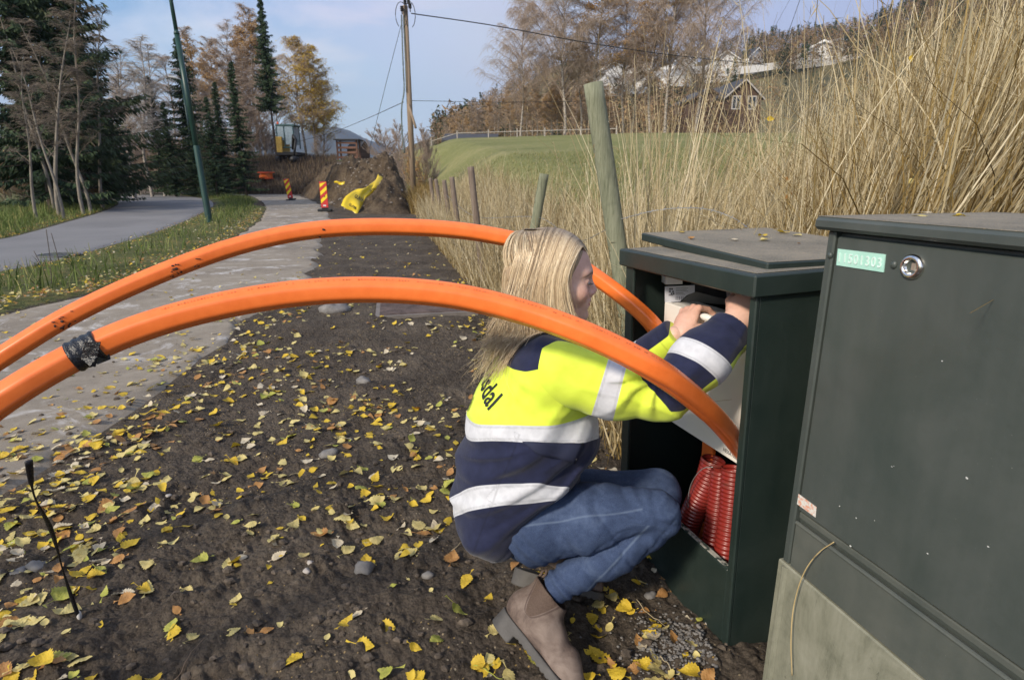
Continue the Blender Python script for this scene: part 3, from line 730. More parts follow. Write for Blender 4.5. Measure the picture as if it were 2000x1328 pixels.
def drop_small(V, Fq, keep=1):
    """keep only the largest connected piece"""
    n = len(V); lab = np.arange(n)
    e = np.vstack([Fq[:, [0, 1]], Fq[:, [1, 2]], Fq[:, [2, 3]]])
    for _ in range(400):
        old = lab.copy(); m = np.minimum(lab[e[:, 0]], lab[e[:, 1]])
        np.minimum.at(lab, e[:, 0], m); np.minimum.at(lab, e[:, 1], m); lab = lab[lab]
        if (lab == old).all(): break
    u, c = np.unique(lab, return_counts=True); g = u[np.argsort(-c)[:keep]]
    k = np.isin(lab, g); re = -np.ones(n, int); re[k] = np.arange(k.sum()); Fk = Fq[k[Fq].all(1)]
    return V[k], re[Fk]
def halfplane(q1, q2, Y1, Y2, flip=1):
    """plane holding two points of the cloth and running away from the viewer's side of the body"""
    a = P(*q1, Y1); b = P(*q2, Y2); view = (a + b) / 2 - np.array([0, 0, H0])
    n_ = np.cross(b - a, view); n_ /= np.linalg.norm(n_); return a, n_ * flip
def plane3(a, b, c, up=(0, 0, 1)):
    n_ = np.cross(np.array(b) - a, np.array(c) - a); n_ /= np.linalg.norm(n_)
    if n_ @ np.array(up) < 0: n_ = -n_
    return np.array(a), n_
def sdp(pl, V): return (V - pl[0]) @ pl[1]
# ------------------------------------------------------------------ skeleton (world space)
YC = 1.40
hipC = P(962, 1008, 1.40); waist = P(990, 925, 1.41); chest = P(1037, 812, 1.42); upper = P(1052, 742, 1.43); neckB = P(1062, 690, 1.42)
shR = P(1090, 730, 1.275); elR = P(1296, 772, 1.25); wrR = P(1430, 643, 1.335)
shL = P(1105, 718, 1.565); elL = P(1190, 745, 1.60); wrL = P(1318, 655, 1.50)
hipR = P(1026, 1026, 1.325); knR = P(1285, 1003, 1.27); anR = P(1082, 1150, 1.262)
hipL = P(1015, 1000, 1.48); knL = P(1283, 962, 1.50); anL = P(1075, 1075, 1.50)
print('lens', np.linalg.norm(shR - elR), np.linalg.norm(elR - wrR), np.linalg.norm(hipR - knR), np.linalg.norm(knR - anR), 'hip', hipC, 'kn', knR, 'an', anR, 'shR', shR)
def ridge(ph, p=2.0):
    return (1 - np.abs(np.sin(ph))) ** p
def f_torso(X, Y, Z, grow=0.0, wr=True):
    d = chain(X, Y, Z, [P(956, 985, YC), waist, chest, upper], [.090, .124, .150, .118], .05, .74, YC)
    d = smin(d, rcone(X, Y, Z, upper, neckB, .095, .062, .55, YC), .05)
    # shoulders
    d = smin(d, rcone(X, Y, Z, shR + [-.018, .02, -.004], shL + [-.02, -.02, -.012], .072, .074), .06)
    # chest / front of jacket hanging toward the knees
    d = smin(d, ell(X, Y, Z, P(1112, 835, 1.40), (.062, .155, .070)), .05)
    d = smin(d, ell(X, Y, Z, P(1060, 905, 1.38), (.080, .160, .060)), .05)
    # hem over the seat
    d = smin(d, rcone(X, Y, Z, P(952, 995, YC), P(972, 1046, YC), .070, .046, .55, YC), .05)
    d = smin(d, rcone(X, Y, Z, P(990, 955, 1.31), P(962, 1046, 1.286), .078, .056), .04)
    # collar
    c = rcone(X, Y, Z, P(1062, 690, 1.42), P(1072, 668, 1.42), .062, .060, .8, YC); d = smin(d, c, .02)
    if wr:
        # diagonal pull folds toward the armpit on the lower half, soft billow elsewhere
        lowz = ss(.66, .50, Z)
        g = np.sin(62 * (Z - .62 * (X + .05)) + 2.2 * np.sin(9 * X + 7 * Y) + 1.5 * np.sin(14 * Z))
        wv_ = 1.6 * wob(X, Y, Z, 13, 5); d = d - lowz * (.0055 * np.maximum(g, -.15) + .0075 * ridge(34 * (Z - .75 * (X + .05)) + 1.4 * wv_ + 1.0, 2.4) * ss(-.2, .5, wob(X, Y, Z, 15, 5, 3) + .25)) - .0045 * wob(X, Y, Z, 26, 6) - .0018 * wob(X, Y, Z, 70, 5, 6)
        d = d - (1 - lowz) * (.0050 * ridge(22 * (Z + .35 * X) + 2.0 * wv_, 2.6) * ss(-.2, .5, wob(X, Y, Z, 17, 5, 1) + .1) + .0035 * ridge(30 * (X * .9 - .5 * Z) + 1.5 * wv_, 2.5))
        g2 = np.sin(150 * (Z + .25 * X) + 2 * np.sin(20 * X)) * np.exp(-((X - .02) / .03)**2 - ((Z - .70) / .07)**2)
        d = d - .0018 * g2
    return d - grow
def f_slR(X, Y, Z, grow=0.0, wr=True):
    mid = shR * .5 + elR * .5 + np.array([0, 0, -.004])
    d = chain(X, Y, Z, [shR + [.004, .006, .0], mid, elR], [.074, .068, .055], .03)
    d = smin(d, chain(X, Y, Z, [elR, elR * .45 + wrR * .55, wrR], [.054, .060, .051], .03), .028)
    if wr:
        t = np.clip(((X - shR[0]) / (elR[0] - shR[0])), 0, 1.4)
        # compression folds at the elbow fan out from the inner bend
        ib = P(1285, 745, 1.2); rr = np.sqrt((X - ib[0])**2 + (Y - ib[1])**2 * .3 + (Z - ib[2])**2) + 1e-6
        an = np.arctan2(Z - ib[2], X - ib[0])
        fan = np.sin(an * 6.5 + 1.1 * np.sin(40 * rr) + .6)
        d = d - .0085 * np.maximum(fan, -.2) * np.exp(-((rr - .055) / .045)**2)
        d = d - .0048 * wob(X, Y, Z, 34, 6, 3) - .0016 * wob(X, Y, Z, 90, 5)
        g = np.sin(85 * (Z * .9 + .30 * X) + 2 * np.sin(12 * X)); d = d - .0028 * g * np.exp(-((t - .55) / .28)**2) * (g > 0)
        wv_ = 1.5 * wob(X, Y, Z, 15, 5, 2); d = d - .0052 * ridge(30 * (Z * .95 + .42 * X) + 1.5 * wv_, 2.4) * ss(-.3, .4, wob(X, Y, Z, 19, 5, 5)) - .0042 * ridge(46 * (X * .75 - .65 * Z) + 1.3 * wv_ + .7, 2.6) * ss(.0, .6, t) * ss(-.3, .4, wob(X, Y, Z, 16, 5, 7))
        # cuff hem
        ax = wrR - elR; L_ = np.linalg.norm(ax); s_ = ((X - elR[0]) * ax[0] + (Y - elR[1]) * ax[1] + (Z - elR[2]) * ax[2]) / L_
        d = d - .0022 * np.exp(-((s_ - L_ + .028) / .004)**2) * -1 + 0
        d = smax(d, s_ - L_ - .006, .006)
        d = smax(d, -(chain(X, Y, Z, [elR * .2 + wrR * .8, wrR + (wrR - elR) * .3], [.036, .036], .01)) - .0 - 99 * (s_ < L_ - .035), .004) if True else d
    return d - grow
def f_slL(X, Y, Z, grow=0.0, wr=True):
    d = chain(X, Y, Z, [shL, elL], [.080, .058], .03)
    d = smin(d, chain(X, Y, Z, [elL, wrL], [.056, .047], .03), .03)
    if wr:
        d = d - .0042 * wob(X, Y, Z, 36, 6, 2)
        ax = wrL - elL; L_ = np.linalg.norm(ax); s_ = ((X - elL[0]) * ax[0] + (Y - elL[1]) * ax[1] + (Z - elL[2]) * ax[2]) / L_
        d = smax(d, s_ - L_ - .006, .006)
    return d - grow
def f_legR(X, Y, Z, wr=True):
    m1 = hipR * .5 + knR * .5 + np.array([0, 0, .004])
    th = chain(X, Y, Z, [hipR + [-.002, .02, .0], hipR + [.01, 0, 0], m1, knR], [.086, .088, .081, .062], .04)
    calf = knR * .58 + anR * .42 + np.array([.0, 0, -.012])
    sh = chain(X, Y, Z, [knR + [.004, 0, -.006], calf, anR], [.060, .055, .039], .03)
    d = smin(th, sh, .004) + .008 * np.exp(-((th - sh) / .007)**2) * np.exp(-np.clip(np.minimum(th, sh), 0, None) / .02)
    if wr:
        # creases radiating from behind the knee
        ib = P(1268, 1022, 1.2); dx = X - ib[0]; dz = Z - ib[2]; rr = np.sqrt(dx**2 + dz**2) + 1e-6; an = np.arctan2(dz, dx)
        fan = np.sin(an * 9 + 1.2 * np.sin(30 * rr)); d = d - .0022 * fan * np.exp(-((rr - .06) / .04)**2) + .0038 * ridge(an * 5.5 + 2.0 * np.sin(22 * rr), 5) * np.exp(-((rr - .075) / .05)**2)
        u = (X - hipR[0]); g = np.sin(75 * (X * .8 + .75 * Z) + 1.4 * np.sin(22 * X + 8 * Z)); m = ss(.10, .2, X) * ss(.36, .26, X)
        d = d - .0026 * g * m
        s_ = ((X - knR[0]) * (anR - knR)[0] + (Y - knR[1]) * (anR - knR)[1] + (Z - knR[2]) * (anR - knR)[2]) / np.linalg.norm(anR - knR)
        L_ = np.linalg.norm(anR - knR)
        d = d - .0045 * np.sin(s_ * 210 + 2 * np.sin(26 * Y + 14 * X)) * np.exp(-((s_ - L_ + .030) / .030)**2)
        wq = 1.6 * wob(X, Y, Z, 22, 5); d = d + .0050 * ridge(26 * (X * .8 + .8 * Z) + wq, 6) * ss(.05, .15, X) * ss(.38, .28, X) + .0045 * ridge(48 * (X * .9 - .5 * Z) + wq + 1, 6) * ss(-.1, .4, wob(X, Y, Z, 24, 5, 5)) - .0022 * wob(X, Y, Z, 45, 6, 1)
        d = smax(d, s_ - L_ - .004, .004)
    return d
def f_legL(X, Y, Z, wr=True):
    th = chain(X, Y, Z, [hipL, hipL * .5 + knL * .5, knL], [.088, .084, .066], .04)
    sh = chain(X, Y, Z, [knL, knL * .6 + anL * .4, anL], [.063, .060, .042], .03)
    d = smin(th, sh, .016)
    if wr: d = d - .0022 * wob(X, Y, Z, 45, 6, 4)
    return d
def f_seat(X, Y, Z):
    return rcone(X, Y, Z, P(1032, 1030, 1.345), P(1025, 1005, 1.46), .086, .08)
def f_pants(X, Y, Z):
    d = smin(f_legR(X, Y, Z), f_seat(X, Y, Z), .04); return smin(d, f_legL(X, Y, Z), .02)
person = empty('person', [.08, 1.3, 0], 'blonde woman crouching in a yellow and navy high-visibility jacket, jeans and brown boots', 'person')
# ---- cloth materials
def fabric_bump(m, s=900, st=.25):
    a = m.noise(s, 2); b = m.noise(120, 4, .6); return m.bump(m.mix(.4, a, b), st, .0012)
M_jacket = Mat('high_visibility_jacket_cloth', .82, spec=.2)
yl = M_jacket.ramp(M_jacket.noise(28, 4), (.3, (.62, .76, .060)), (.7, (.70, .83, .080)))
nv = M_jacket.ramp(M_jacket.noise(40, 4), (.3, (.010, .013, .036)), (.7, (.017, .021, .056)))
rf = M_jacket.ramp(M_jacket.noise(60, 3), (.3, (.50, .51, .54)), (.7, (.60, .61, .64)))
edge_ = lambda m, a, w=.0006: m.ramp(m.math('ADD', m.math('MULTIPLY', m.attr(a), 1.0 / w / 2), .5), (.0, 0.), (1., 1.))
c_ = M_jacket.mix(edge_(M_jacket, 'navy'), yl, nv); c_ = M_jacket.mix(edge_(M_jacket, 'tape'), c_, rf)
stitch = M_jacket.ramp(M_jacket.math('ABSOLUTE', M_jacket.attr('seam')), (.0008, 1.), (.0016, 0.))
c_ = M_jacket.mix(M_jacket.math('MULTIPLY', stitch, .5), c_, M_jacket.mix(1.0, c_, .45, 'MULTIPLY')); M_jacket.color(c_)
M_jacket.set('Sheen Weight', .15); fabric_bump(M_jacket, 800, .35); M_jacket = M_jacket.m
# ---- jacket torso
print('torso...')
V, Fq = surface(f_torso, (-.26, 1.10, .06), (.36, 1.74, .93), .0052); V, Fq = drop_small(V, Fq)
_a = P(1032, 725, 1.24); yoke = plane3(P(967, 694, 1.44), _a, np.array([_a[0], 1.60, _a[2]]))
s1u = plane3(P(912, 801, 1.43), P(1000, 831, 1.235), P(1154, 818, 1.26)); s1l = plane3(P(912, 842, 1.43), P(985, 862, 1.235), P(1150, 860, 1.27))
s2u = plane3(P(887, 983, 1.42), P(992, 947, 1.235), P(1057, 945, 1.22)); s2l = plane3(P(901, 1017, 1.42), P(985, 989, 1.235), P(1030, 982, 1.22))
w_ = .004 * wob(V[:, 0], V[:, 1], V[:, 2], 22, 5)
t1 = np.minimum(-(sdp(s1u, V) + w_), sdp(s1l, V) + w_); t2 = np.minimum(-(sdp(s2u, V) + w_), sdp(s2l, V) + w_)
sag = .012 * np.exp(-((V[:, 0] + .12) / .06)**2) * np.exp(-((V[:, 1] - 1.3) / .09)**2)
t2 = np.minimum(t2, V[:, 2] - .222 + .2 * (V[:, 0] < -.2))
t1 = np.minimum(-(sdp(s1u, V) + w_ + sag), sdp(s1l, V) + w_ + sag)
navy = np.maximum(-(sdp(s1u, V) + w_ + sag), sdp(yoke, V))
sideseam = V[:, 0] - (P(985, 900, 1.24)[0] + (V[:, 2] - .5) * .35); sideseam = np.where((V[:, 2] < .60) & (V[:, 1] < YC), sideseam, 1)
tl_ = np.minimum(np.abs(t1 - .005), np.abs(t2 - .005)); seam = np.where(np.abs(sideseam) < tl_, sideseam, tl_)
jk = mesh('jacket', V, Fq, M_jacket, person, True, attrs={'navy': navy, 'tape': np.maximum(t1, t2), 'seam': seam})
def bvh_of(o):
    off = WORLD(o); me = o.data; v = [x.co + off for x in me.vertices]; return BVHTree.FromPolygons(v, [p.vertices[:] for p in me.polygons])
jb = bvh_of(jk)
# ---- back lettering laid on the cloth
M_letter = simple('black_transfer_print', (.012, .014, .012), .6)
def subdiv(V, F_, cuts=2):
    import bmesh
    bm = bmesh.new(); vs2 = [bm.verts.new(v) for v in V]
    for f in F_:
        try: bm.faces.new([vs2[i] for i in f])
        except ValueError: pass
    bmesh.ops.triangulate(bm, faces=bm.faces[:]); bmesh.ops.subdivide_edges(bm, edges=bm.edges[:], cuts=cuts, use_grid_fill=True); bm.verts.index_update()
    o = np.array([v.co[:] for v in bm.verts]), [[v.index for v in f.verts] for f in bm.faces]; bm.free(); return o
def back_text(txt, size, y_end, z_mid, slope):
    Vt, Ft = text_mesh(txt, size * .016, size, 1.05, .0); Vt, Ft = subdiv(Vt, Ft)
    # subdivide by edges is not needed at this size; letters follow the cloth point by point
    u = Vt[:, 0] - Vt[:, 0].max(); out = []
    for k in range(len(Vt)):
        y = y_end - u[k]; z = z_mid + Vt[k, 1] + slope * u[k]
        h = jb.ray_cast(Vector((-.6, y, z)), Vector((1, 0, 0)))
        if h[0] is not None: q_ = h[0] + h[1] * .0022; out.append((q_.x, q_.y, q_.z))
        else: out.append((-.1, y, z))
    return np.array(out), Ft
for tx, sz, ye, zm, sl in (('Gudbrandsdal', .055, 1.284, .628, -.30), ('Energi', .052, 1.372, .590, -.30)):
    Vt, Ft = back_text(tx, sz, ye, zm, sl); mesh('back_lettering', Vt, Ft, M_letter, jk); print('TXT', [pix(p) for p in Vt[::max(1, len(Vt) // 6)]], Vt[0])
# ---- sleeves
print('sleeves...')
V, Fq = surface(f_slR, (-.08, 1.08, .55), (.64, 1.46, .95), .0046); V, Fq = drop_small(V, Fq)
def lin(a, b, Y1, Y2): return halfplane(a, b, Y1, Y2)
def signed(pl, V, ref):
    s_ = sdp(pl, V); r = (np.array(ref) - pl[0]) @ pl[1]; return s_ if r > 0 else -s_
b1a = signed(lin((1153, 817), (1190, 696), 1.2, 1.2), V, P(1180, 760, 1.2)); b1b = signed(lin((1198, 817), (1228, 698), 1.2, 1.2), V, P(1180, 760, 1.2))
axv = wrR - elR; Lf = np.linalg.norm(axv); axn = axv / Lf; tf = (V - elR) @ axn
rel_ = V - elR - tf[:, None] * axn; perp = np.cross(axn, [0, 1, 0]); perp /= np.linalg.norm(perp)
if perp[2] < 0: perp = -perp
hgt = rel_ @ perp + rel_[:, 1] * .0
tt = tf + .014 * hgt / .06
fore = tf > -.02
band2 = np.where(tf > .02, .5 * .047 - np.abs(tt - (.50 * Lf)), -1)
# navy panel along the upper/outer forearm, yellow strip underneath, navy returns round the elbow point
navs = np.where(tf > -.045, hgt + .030 - .02 * ss(.0, -.04, tf), -1.)
navs = np.minimum(navs, tf + .030)
patch = .030 - np.sqrt(((V - P(1312, 768, 1.2)) @ nrm((.78, 0, -.62)) / 1.0)**2 + ((V - P(1312, 768, 1.2)) @ nrm((.62, 0, .78)) * 3.0)**2)
patch = np.where(V[:, 1] < 1.24, patch, -1)
navR = np.maximum(navs, patch)
sl_seam = np.minimum(np.abs(np.minimum(b1a, b1b) - .004), np.abs(band2 - .004)); sl_seam = np.minimum(sl_seam, np.abs(tf - (Lf - .024)))
slr = mesh('sleeve', V, Fq, M_jacket, jk, True, attrs={'navy': navR, 'tape': np.maximum(np.minimum(b1a, b1b), band2), 'seam': sl_seam})
V, Fq = surface(f_slL, (-.02, 1.40, .60), (.50, 1.72, .95), .005); V, Fq = drop_small(V, Fq)
axl = wrL - elL; Ll = np.linalg.norm(axl); axn = axl / Ll; tf = (V - elL) @ axn; rel_ = V - elL - tf[:, None] * axn; perp = np.cross(axn, [0, 1, 0]); perp /= np.linalg.norm(perp); perp *= np.sign(perp[2])
hgt = rel_ @ perp; band = np.minimum(.028 - np.abs(tf - .50 * Ll), np.where(tf > 0, 1, -1))
mesh('sleeve', V, Fq, M_jacket, jk, True, attrs={'navy': np.where(tf > .0, hgt - .026, -1), 'tape': band, 'seam': np.abs(tf - (Ll - .022))})
# chest pocket flap and zip
M_navy = simple('navy_cloth', (.013, .017, .044), .85)
mb = MB()
def on_jacket(px, py, off=.004):
    r = Vector(ray(px, py)); h = jb.ray_cast(Vector((0, 0, H0)), r.normalized())
    return np.array(h[0]) + np.array(h[1]) * off if h[0] is not None else None
gv = []; nu_, nv_ = 13, 6
for j in range(nv_):
    for i in range(nu_):
        u = i / (nu_ - 1); v = j / (nv_ - 1); a = np.array((1020, 862)) * (1 - u) + np.array((1140, 866)) * u; b2_ = np.array((1048, 884)) * (1 - u) + np.array((1122, 902)) * u
        p_ = on_jacket(*(a * (1 - v) + b2_ * v), .0025 + .0025 * v); gv.append(p_)
if all(p is not None for p in gv):
    Fg = [[j * nu_ + i, j * nu_ + i + 1, (j + 1) * nu_ + i + 1, (j + 1) * nu_ + i] for j in range(nv_ - 1) for i in range(nu_ - 1)]
    fl = mesh('pocket_flap', gv, Fg, M_navy, jk, True); fm = fl.modifiers.new('thickness', 'SOLIDIFY'); fm.thickness = .003; fm.offset = 0
# ---- jeans
print('jeans...')
V, Fq = surface(f_pants, (-.20, 1.10, .06), (.50, 1.66, .50), .0048); V, Fq = drop_small(V, Fq)
M_jean = Mat('blue_denim', .88, spec=.15)
wv = M_jean.noise(700, 2, .8, 0, M_jean.co('Object', (1, 1, 3))); big = M_jean.noise(9, 5, .6, .5); mid_ = M_jean.noise(60, 5, .7)
dc = M_jean.ramp(M_jean.mix(.35, big, mid_), (.33, (.013, .024, .060)), (.5, (.031, .050, .108)), (.68, (.075, .108, .190)))
dc = M_jean.mix(M_jean.ramp(wv, (.4, 0.), (.75, .45)), dc, (.13, .17, .26))
st_ = M_jean.ramp(M_jean.math('ABSOLUTE', M_jean.attr('seam')), (.0005, 1.), (.0012, 0.)); dc = M_jean.mix(M_jean.math('MULTIPLY', st_, .32), dc, (.20, .26, .36))
M_jean.color(dc); M_jean.bump(M_jean.mix(.5, wv, mid_), .5, .002); M_jean = M_jean.m
sd1 = sdp(lin((1130, 1168), (1270, 1022), 1.2, 1.2), V); sd1 = np.where((V[:, 2] < P(1262, 1030, 1.2)[2]) & (V[:, 1] < 1.30), sd1, 1)
wb_ = .006 * wob(V[:, 0], V[:, 1], V[:, 2], 40, 6); sd1 = sd1 + wb_
sd2 = wb_ + sdp(lin((995, 1030), (1245, 998), 1.2, 1.2), V); sd2 = np.where((V[:, 0] < .31) & (V[:, 1] < 1.28) & (V[:, 2] > .22), sd2, 1)
jeans = mesh('jeans', V, Fq, M_jean, person, True, attrs={'seam': np.where(np.abs(sd1) < np.abs(sd2), sd1, sd2)})
# ---- boots
print('boots...')
M_boot = Mat('brown_nubuck_boot', .75, spec=.25)
nb = M_boot.noise(14, 6, .65, .4); nb2 = M_boot.noise(150, 4, .7)
bc = M_boot.ramp(nb, (.34, (.045, .032, .027)), (.48, (.13, .095, .078)), (.7, (.23, .18, .15)))
el_ = M_boot.ramp(M_boot.math('ADD', M_boot.math('MULTIPLY', M_boot.attr('gusset'), 700), .5), (0., 0.), (1., 1.))
bc = M_boot.mix(el_, bc, M_boot.ramp(M_boot.noise(300, 2), (.3, (.075, .050, .038)), (.7, (.105, .072, .055))))
st2 = M_boot.ramp(M_boot.math('ABSOLUTE', M_boot.math('ADD', M_boot.attr('gusset'), .004)), (.0005, 1.), (.0012, 0.)); bc = M_boot.mix(M_boot.math('MULTIPLY', st2, .8), bc, (.05, .03, .025))
M_boot.color(bc); M_boot.bump(M_boot.mix(.5, nb2, nb), .3, .002); M_boot = M_boot.m
M_sole = simple('grey_rubber_sole', (.075, .070, .065), .75, 0, .3, 20, .3)
def boot(heel, toe, ank, side, upv=None, label=None):
    """local frame: x along the sole from heel to toe, z away from the sole, y across"""
    ex_ = nrm(np.array(toe) - heel); ez = np.array(ank) - heel; ez = nrm(ez - ex_ * (ez @ ex_)); ey = np.cross(ez, ex_)
    R = np.stack([ex_, ey, ez], 1); Lb = float(np.linalg.norm(np.array(toe) - heel)); al = R.T @ (np.array(ank) - heel)
    def upf(X, Y, Z):
        foot = chain(X, Y * 1.12, Z, [(.040, 0, .052), (.115, 0, .050), (.19, 0, .036), (Lb - .036, 0, .028)], [.041, .043, .041, .032], .03)
        ax_ = al * [1, 0, 1] - np.array([.058, 0, .06]); 
        shaft = chain(X, Y, Z, [(.050, 0, .060), (.062, 0, .10), (al[0], 0, al[2])], [.042, .043, .054], .02)
        d = smin(foot, shaft, .045)
        d = smax(d, -(Z - .018), .006)
        # open top
        an_ = nrm((al * [1, 0, 1]) - np.array([.058, 0, .08])); s_ = (X - al[0]) * an_[0] + (Z - al[2]) * an_[2] + .0 * Y
        d = smax(d, s_ - .002, .004); hole = np.maximum(shaft + .005, -(s_ + .05)); d = smax(d, -hole, .003)
        # vamp creases
        d = d - .0026 * np.sin(150 * (X * .9 + .5 * Z)) * np.exp(-((X - .165) / .035)**2) * ss(.05, .07, Z)
        return d - .0012 * wob(X, Y, Z, 60, 6)
    def sof(X, Y, Z):
        o = np.sqrt(((np.clip(X, .045, Lb - .045) - X) / 1.0)**2 + (Y / (.84 + .16 * ss(.06, .2, X) - .06 * np.exp(-((X - .10) / .03)**2)))**2) - .0475
        slab = np.abs(Z - .009) - .011; heel_ = np.maximum(np.abs(Z + .010) - .016, X - .072)
        d = smax(o, np.minimum(slab, heel_), .003)
        tread = np.sin(X * 2 * math.pi / .016) > .35
        d = np.where((Z < -.0) & tread & (X > .078), np.maximum(d, -(Z - .003)), d)
        return d
    out = []
    off = np.array(heel)
    for nm, fn, lo, hi, h, mt in (('boot_upper', upf, (-.02, -.07, .0), (Lb + .02, .07, .26), .003, M_boot), ('sole', sof, (-.02, -.07, -.04), (Lb + .02, .07, .035), .0028, M_sole)):
        V, Fq = surface(fn, lo, hi, h); V, Fq = drop_small(V, Fq); at = None
        if nm == 'boot_upper':
            uu = V[:, 0] - (.064 + (al[0] - .062) * ss(.09, al[2], V[:, 2])); tz = (V[:, 2] - .058) / (al[2] - .058)
            wd = .035 * np.sqrt(np.clip(tz, 0, 1)) * (1 + .10 * tz); g = np.where(V[:, 2] > .058, wd - np.abs(uu), -.02 - np.abs(uu)); g = np.where(np.abs(V[:, 1]) > .018, g, -1)
            at = {'gusset': g}
        Wv = V @ R.T + off
        if nm == 'boot_upper': bo = mesh('boot', Wv, Fq, mt, person, True, attrs=at)
        else: so = mesh('sole', Wv, Fq, mt, bo, True)
    # pull tab
    mb = MB(); bk = np.array([al[0], 0, al[2]]) + nrm((-1, 0, .25)) * .050
    pts = [bk + [0, 0, -.02], bk + [-.006, 0, .008], bk + [-.002, 0, .018], bk + [.006, 0, .008], bk + [.004, 0, -.018]]
    mb.tube([R @ np.array(p) + off for p in pts], .004, 6); mb.build('pull_tab', M_boot, bo, True)
    return bo
heelR = P(978, 1212, 1.262); heelR[2] = .085
toeR = np.array(P(1096, 1352, 1.10)); toeR = heelR + nrm(np.array([.60, -.62, 0]) * 1.0 + np.array([0, 0, -.36])) * .262
boot(heelR, toeR, P(1078, 1158, 1.26), 1)
print('heel', heelR, 'toe', toeR, pix(toeR), pix(heelR))
heelL = P(1004, 1128, 1.47); heelL[2] = max(heelL[2], .045)
boot(heelL, heelL + nrm(np.array([.88, -.22, -.14])) * .26, P(1050, 1085, 1.49), 1)
# ---- head
HS = .001235
hc = P(1085, 540, 1.425)
ang = -.06; nod = .0
fwd = np.array([math.cos(ang) , math.sin(ang), 0]); lat = np.array([-math.sin(ang), math.cos(ang), 0]); upv = np.array([0, 0, 1.])
RH = np.stack([fwd, lat, upv], 1)
def f_head(X, Y, Z):
    A = np.abs(Y)
    d = ell(X, Y, Z, (-.012, 0, .026), (.095, .073, .078))
    d = smin(d, ell(X, Y, Z, (.026, 0, -.028), (.056, .056, .078)), .03)
    d = smin(d, rcone(X, A, Z, (-.005, .046, -.062), (.058, .010, -.094), .018, .017), .03)
    d = smin(d, ell(X, Y, Z, (.063, 0, -.094), (.0185, .020, .016)), .014)
    d = smin(d, ell(X, Y, Z, (.066, 0, .012), (.0215, .044, .013)), .016)
    d = smin(d, ell(X, A, Z, (.048, .040, -.033), (.030, .022, .024)), .02)
    d = smin(d, ell(X, Y, Z, (.067, 0, -.064), (.0155, .030, .020)), .014)
    # eye hollows
    d = smax(d, -ell(X, A, Z, (.093, .031, -.007), (.018, .018, .0095)), .012)
    # nose
    n_ = rcone(X, Y, Z, (.0805, 0, -.002), (.0935, 0, -.0325), .0058, .0082)
    n_ = smin(n_, rcone(X, Y, Z, (.074, 0, -.006), (.080, 0, -.040), .010, .0135), .008)
    n_ = smin(n_, ell(X, A, Z, (.0845, .0105, -.0385), (.0105, .0062, .0065)), .005)
    d = smin(d, n_, .007)
    d = smax(d, -ell(X, A, Z, (.0905, .0065, -.0455), (.0055, .0030, .0025)), .003)
    # lips
    d = smin(d, ell(X, Y, Z, (.0785, 0, -.0575), (.0095, .021, .0052)), .004)
    d = smin(d, ell(X, Y, Z, (.0775, 0, -.0690), (.0088, .0185, .0058)), .004)
    d = smax(d, -ell(X, Y, Z, (.090, 0, -.0632), (.0105, .024, .0011)), .0022)
    d = smax(d, -ell(X, Y, Z, (.088, 0, -.0795), (.0085, .016, .0045)), .008)
    # eyelids
    lid_ = np.sqrt((X - .0690)**2 + (A - .0310)**2 + (Z + .0085)**2) - .0132
    slit = ell(X, A, Z, (.083, .0315, -.0100), (.011, .0125, .0036)); lid_ = smax(lid_, -slit, .0012)
    d = smin(d, lid_, .004)
    # ears
    e = ell(X, A, Z, (-.008, .0735, -.018), (.016, .007, .029)); e = smax(e, -ell(X, A, Z, (-.005, .082, -.016), (.009, .007, .018)), .004)
    d = smin(d, e, .006)
    # neck
    d = smin(d, rcone(X, Y * .95, Z, (-.022, 0, -.060), (-.040, 0, -.190), .050, .056), .03)
    return d
def to_head(V): return (V - hc) @ RH
def from_head(V): return np.asarray(V) @ RH.T + hc
print('head...')
Vh, Fh = surface(f_head, (-.125, -.10, -.20), (.12, .10, .12), .0021); Vh, Fh = drop_small(Vh, Fh)
def f_neckbody(X, Y, Z): return None
M_skin = Mat('skin', .52, spec=.35)
sk = M_skin.ramp(M_skin.mix(.4, M_skin.noise(14, 4), M_skin.noise(120, 4)), (.3, (.58, .345, .255)), (.7, (.72, .47, .37)))
sk = M_skin.mix(M_skin.attr('rosy'), sk, (.60, .22, .17)); sk = M_skin.mix(M_skin.attr('lip'), sk, (.50, .17, .15)); sk = M_skin.mix(M_skin.attr('brow'), sk, (.20, .12, .075))
M_skin.color(sk); M_skin.set('Subsurface Weight', .12); M_skin.set('Subsurface Radius', (.012, .005, .003)); M_skin.set('Subsurface Scale', 1.0)
M_skin.bump(M_skin.noise(900, 3), .12, .0006); M_skin = M_skin.m
x, y, z = Vh.T; A = np.abs(y)
lipm = ss(1.0, .55, np.sqrt(((z + .0632) / .0115)**2 + (A / .0235)**2)) * (x > .070)
rosy = .45 * np.exp(-((x - .068) / .02)**2 - ((A - .042) / .018)**2 - ((z + .036) / .018)**2) + .35 * np.exp(-((x - .098) / .012)**2 - ((z + .034) / .012)**2) + .4 * ss(.068, .076, A) * (x < .02)
bz = .0135 - .22 * (A - .030)**2 / .02 - .15 * (A - .03) * (A > .03)
brow = np.exp(-((z - bz) / .0028)**2) * ss(.010, .018, A) * ss(.058, .046, A) * (x > .045) * 1.0
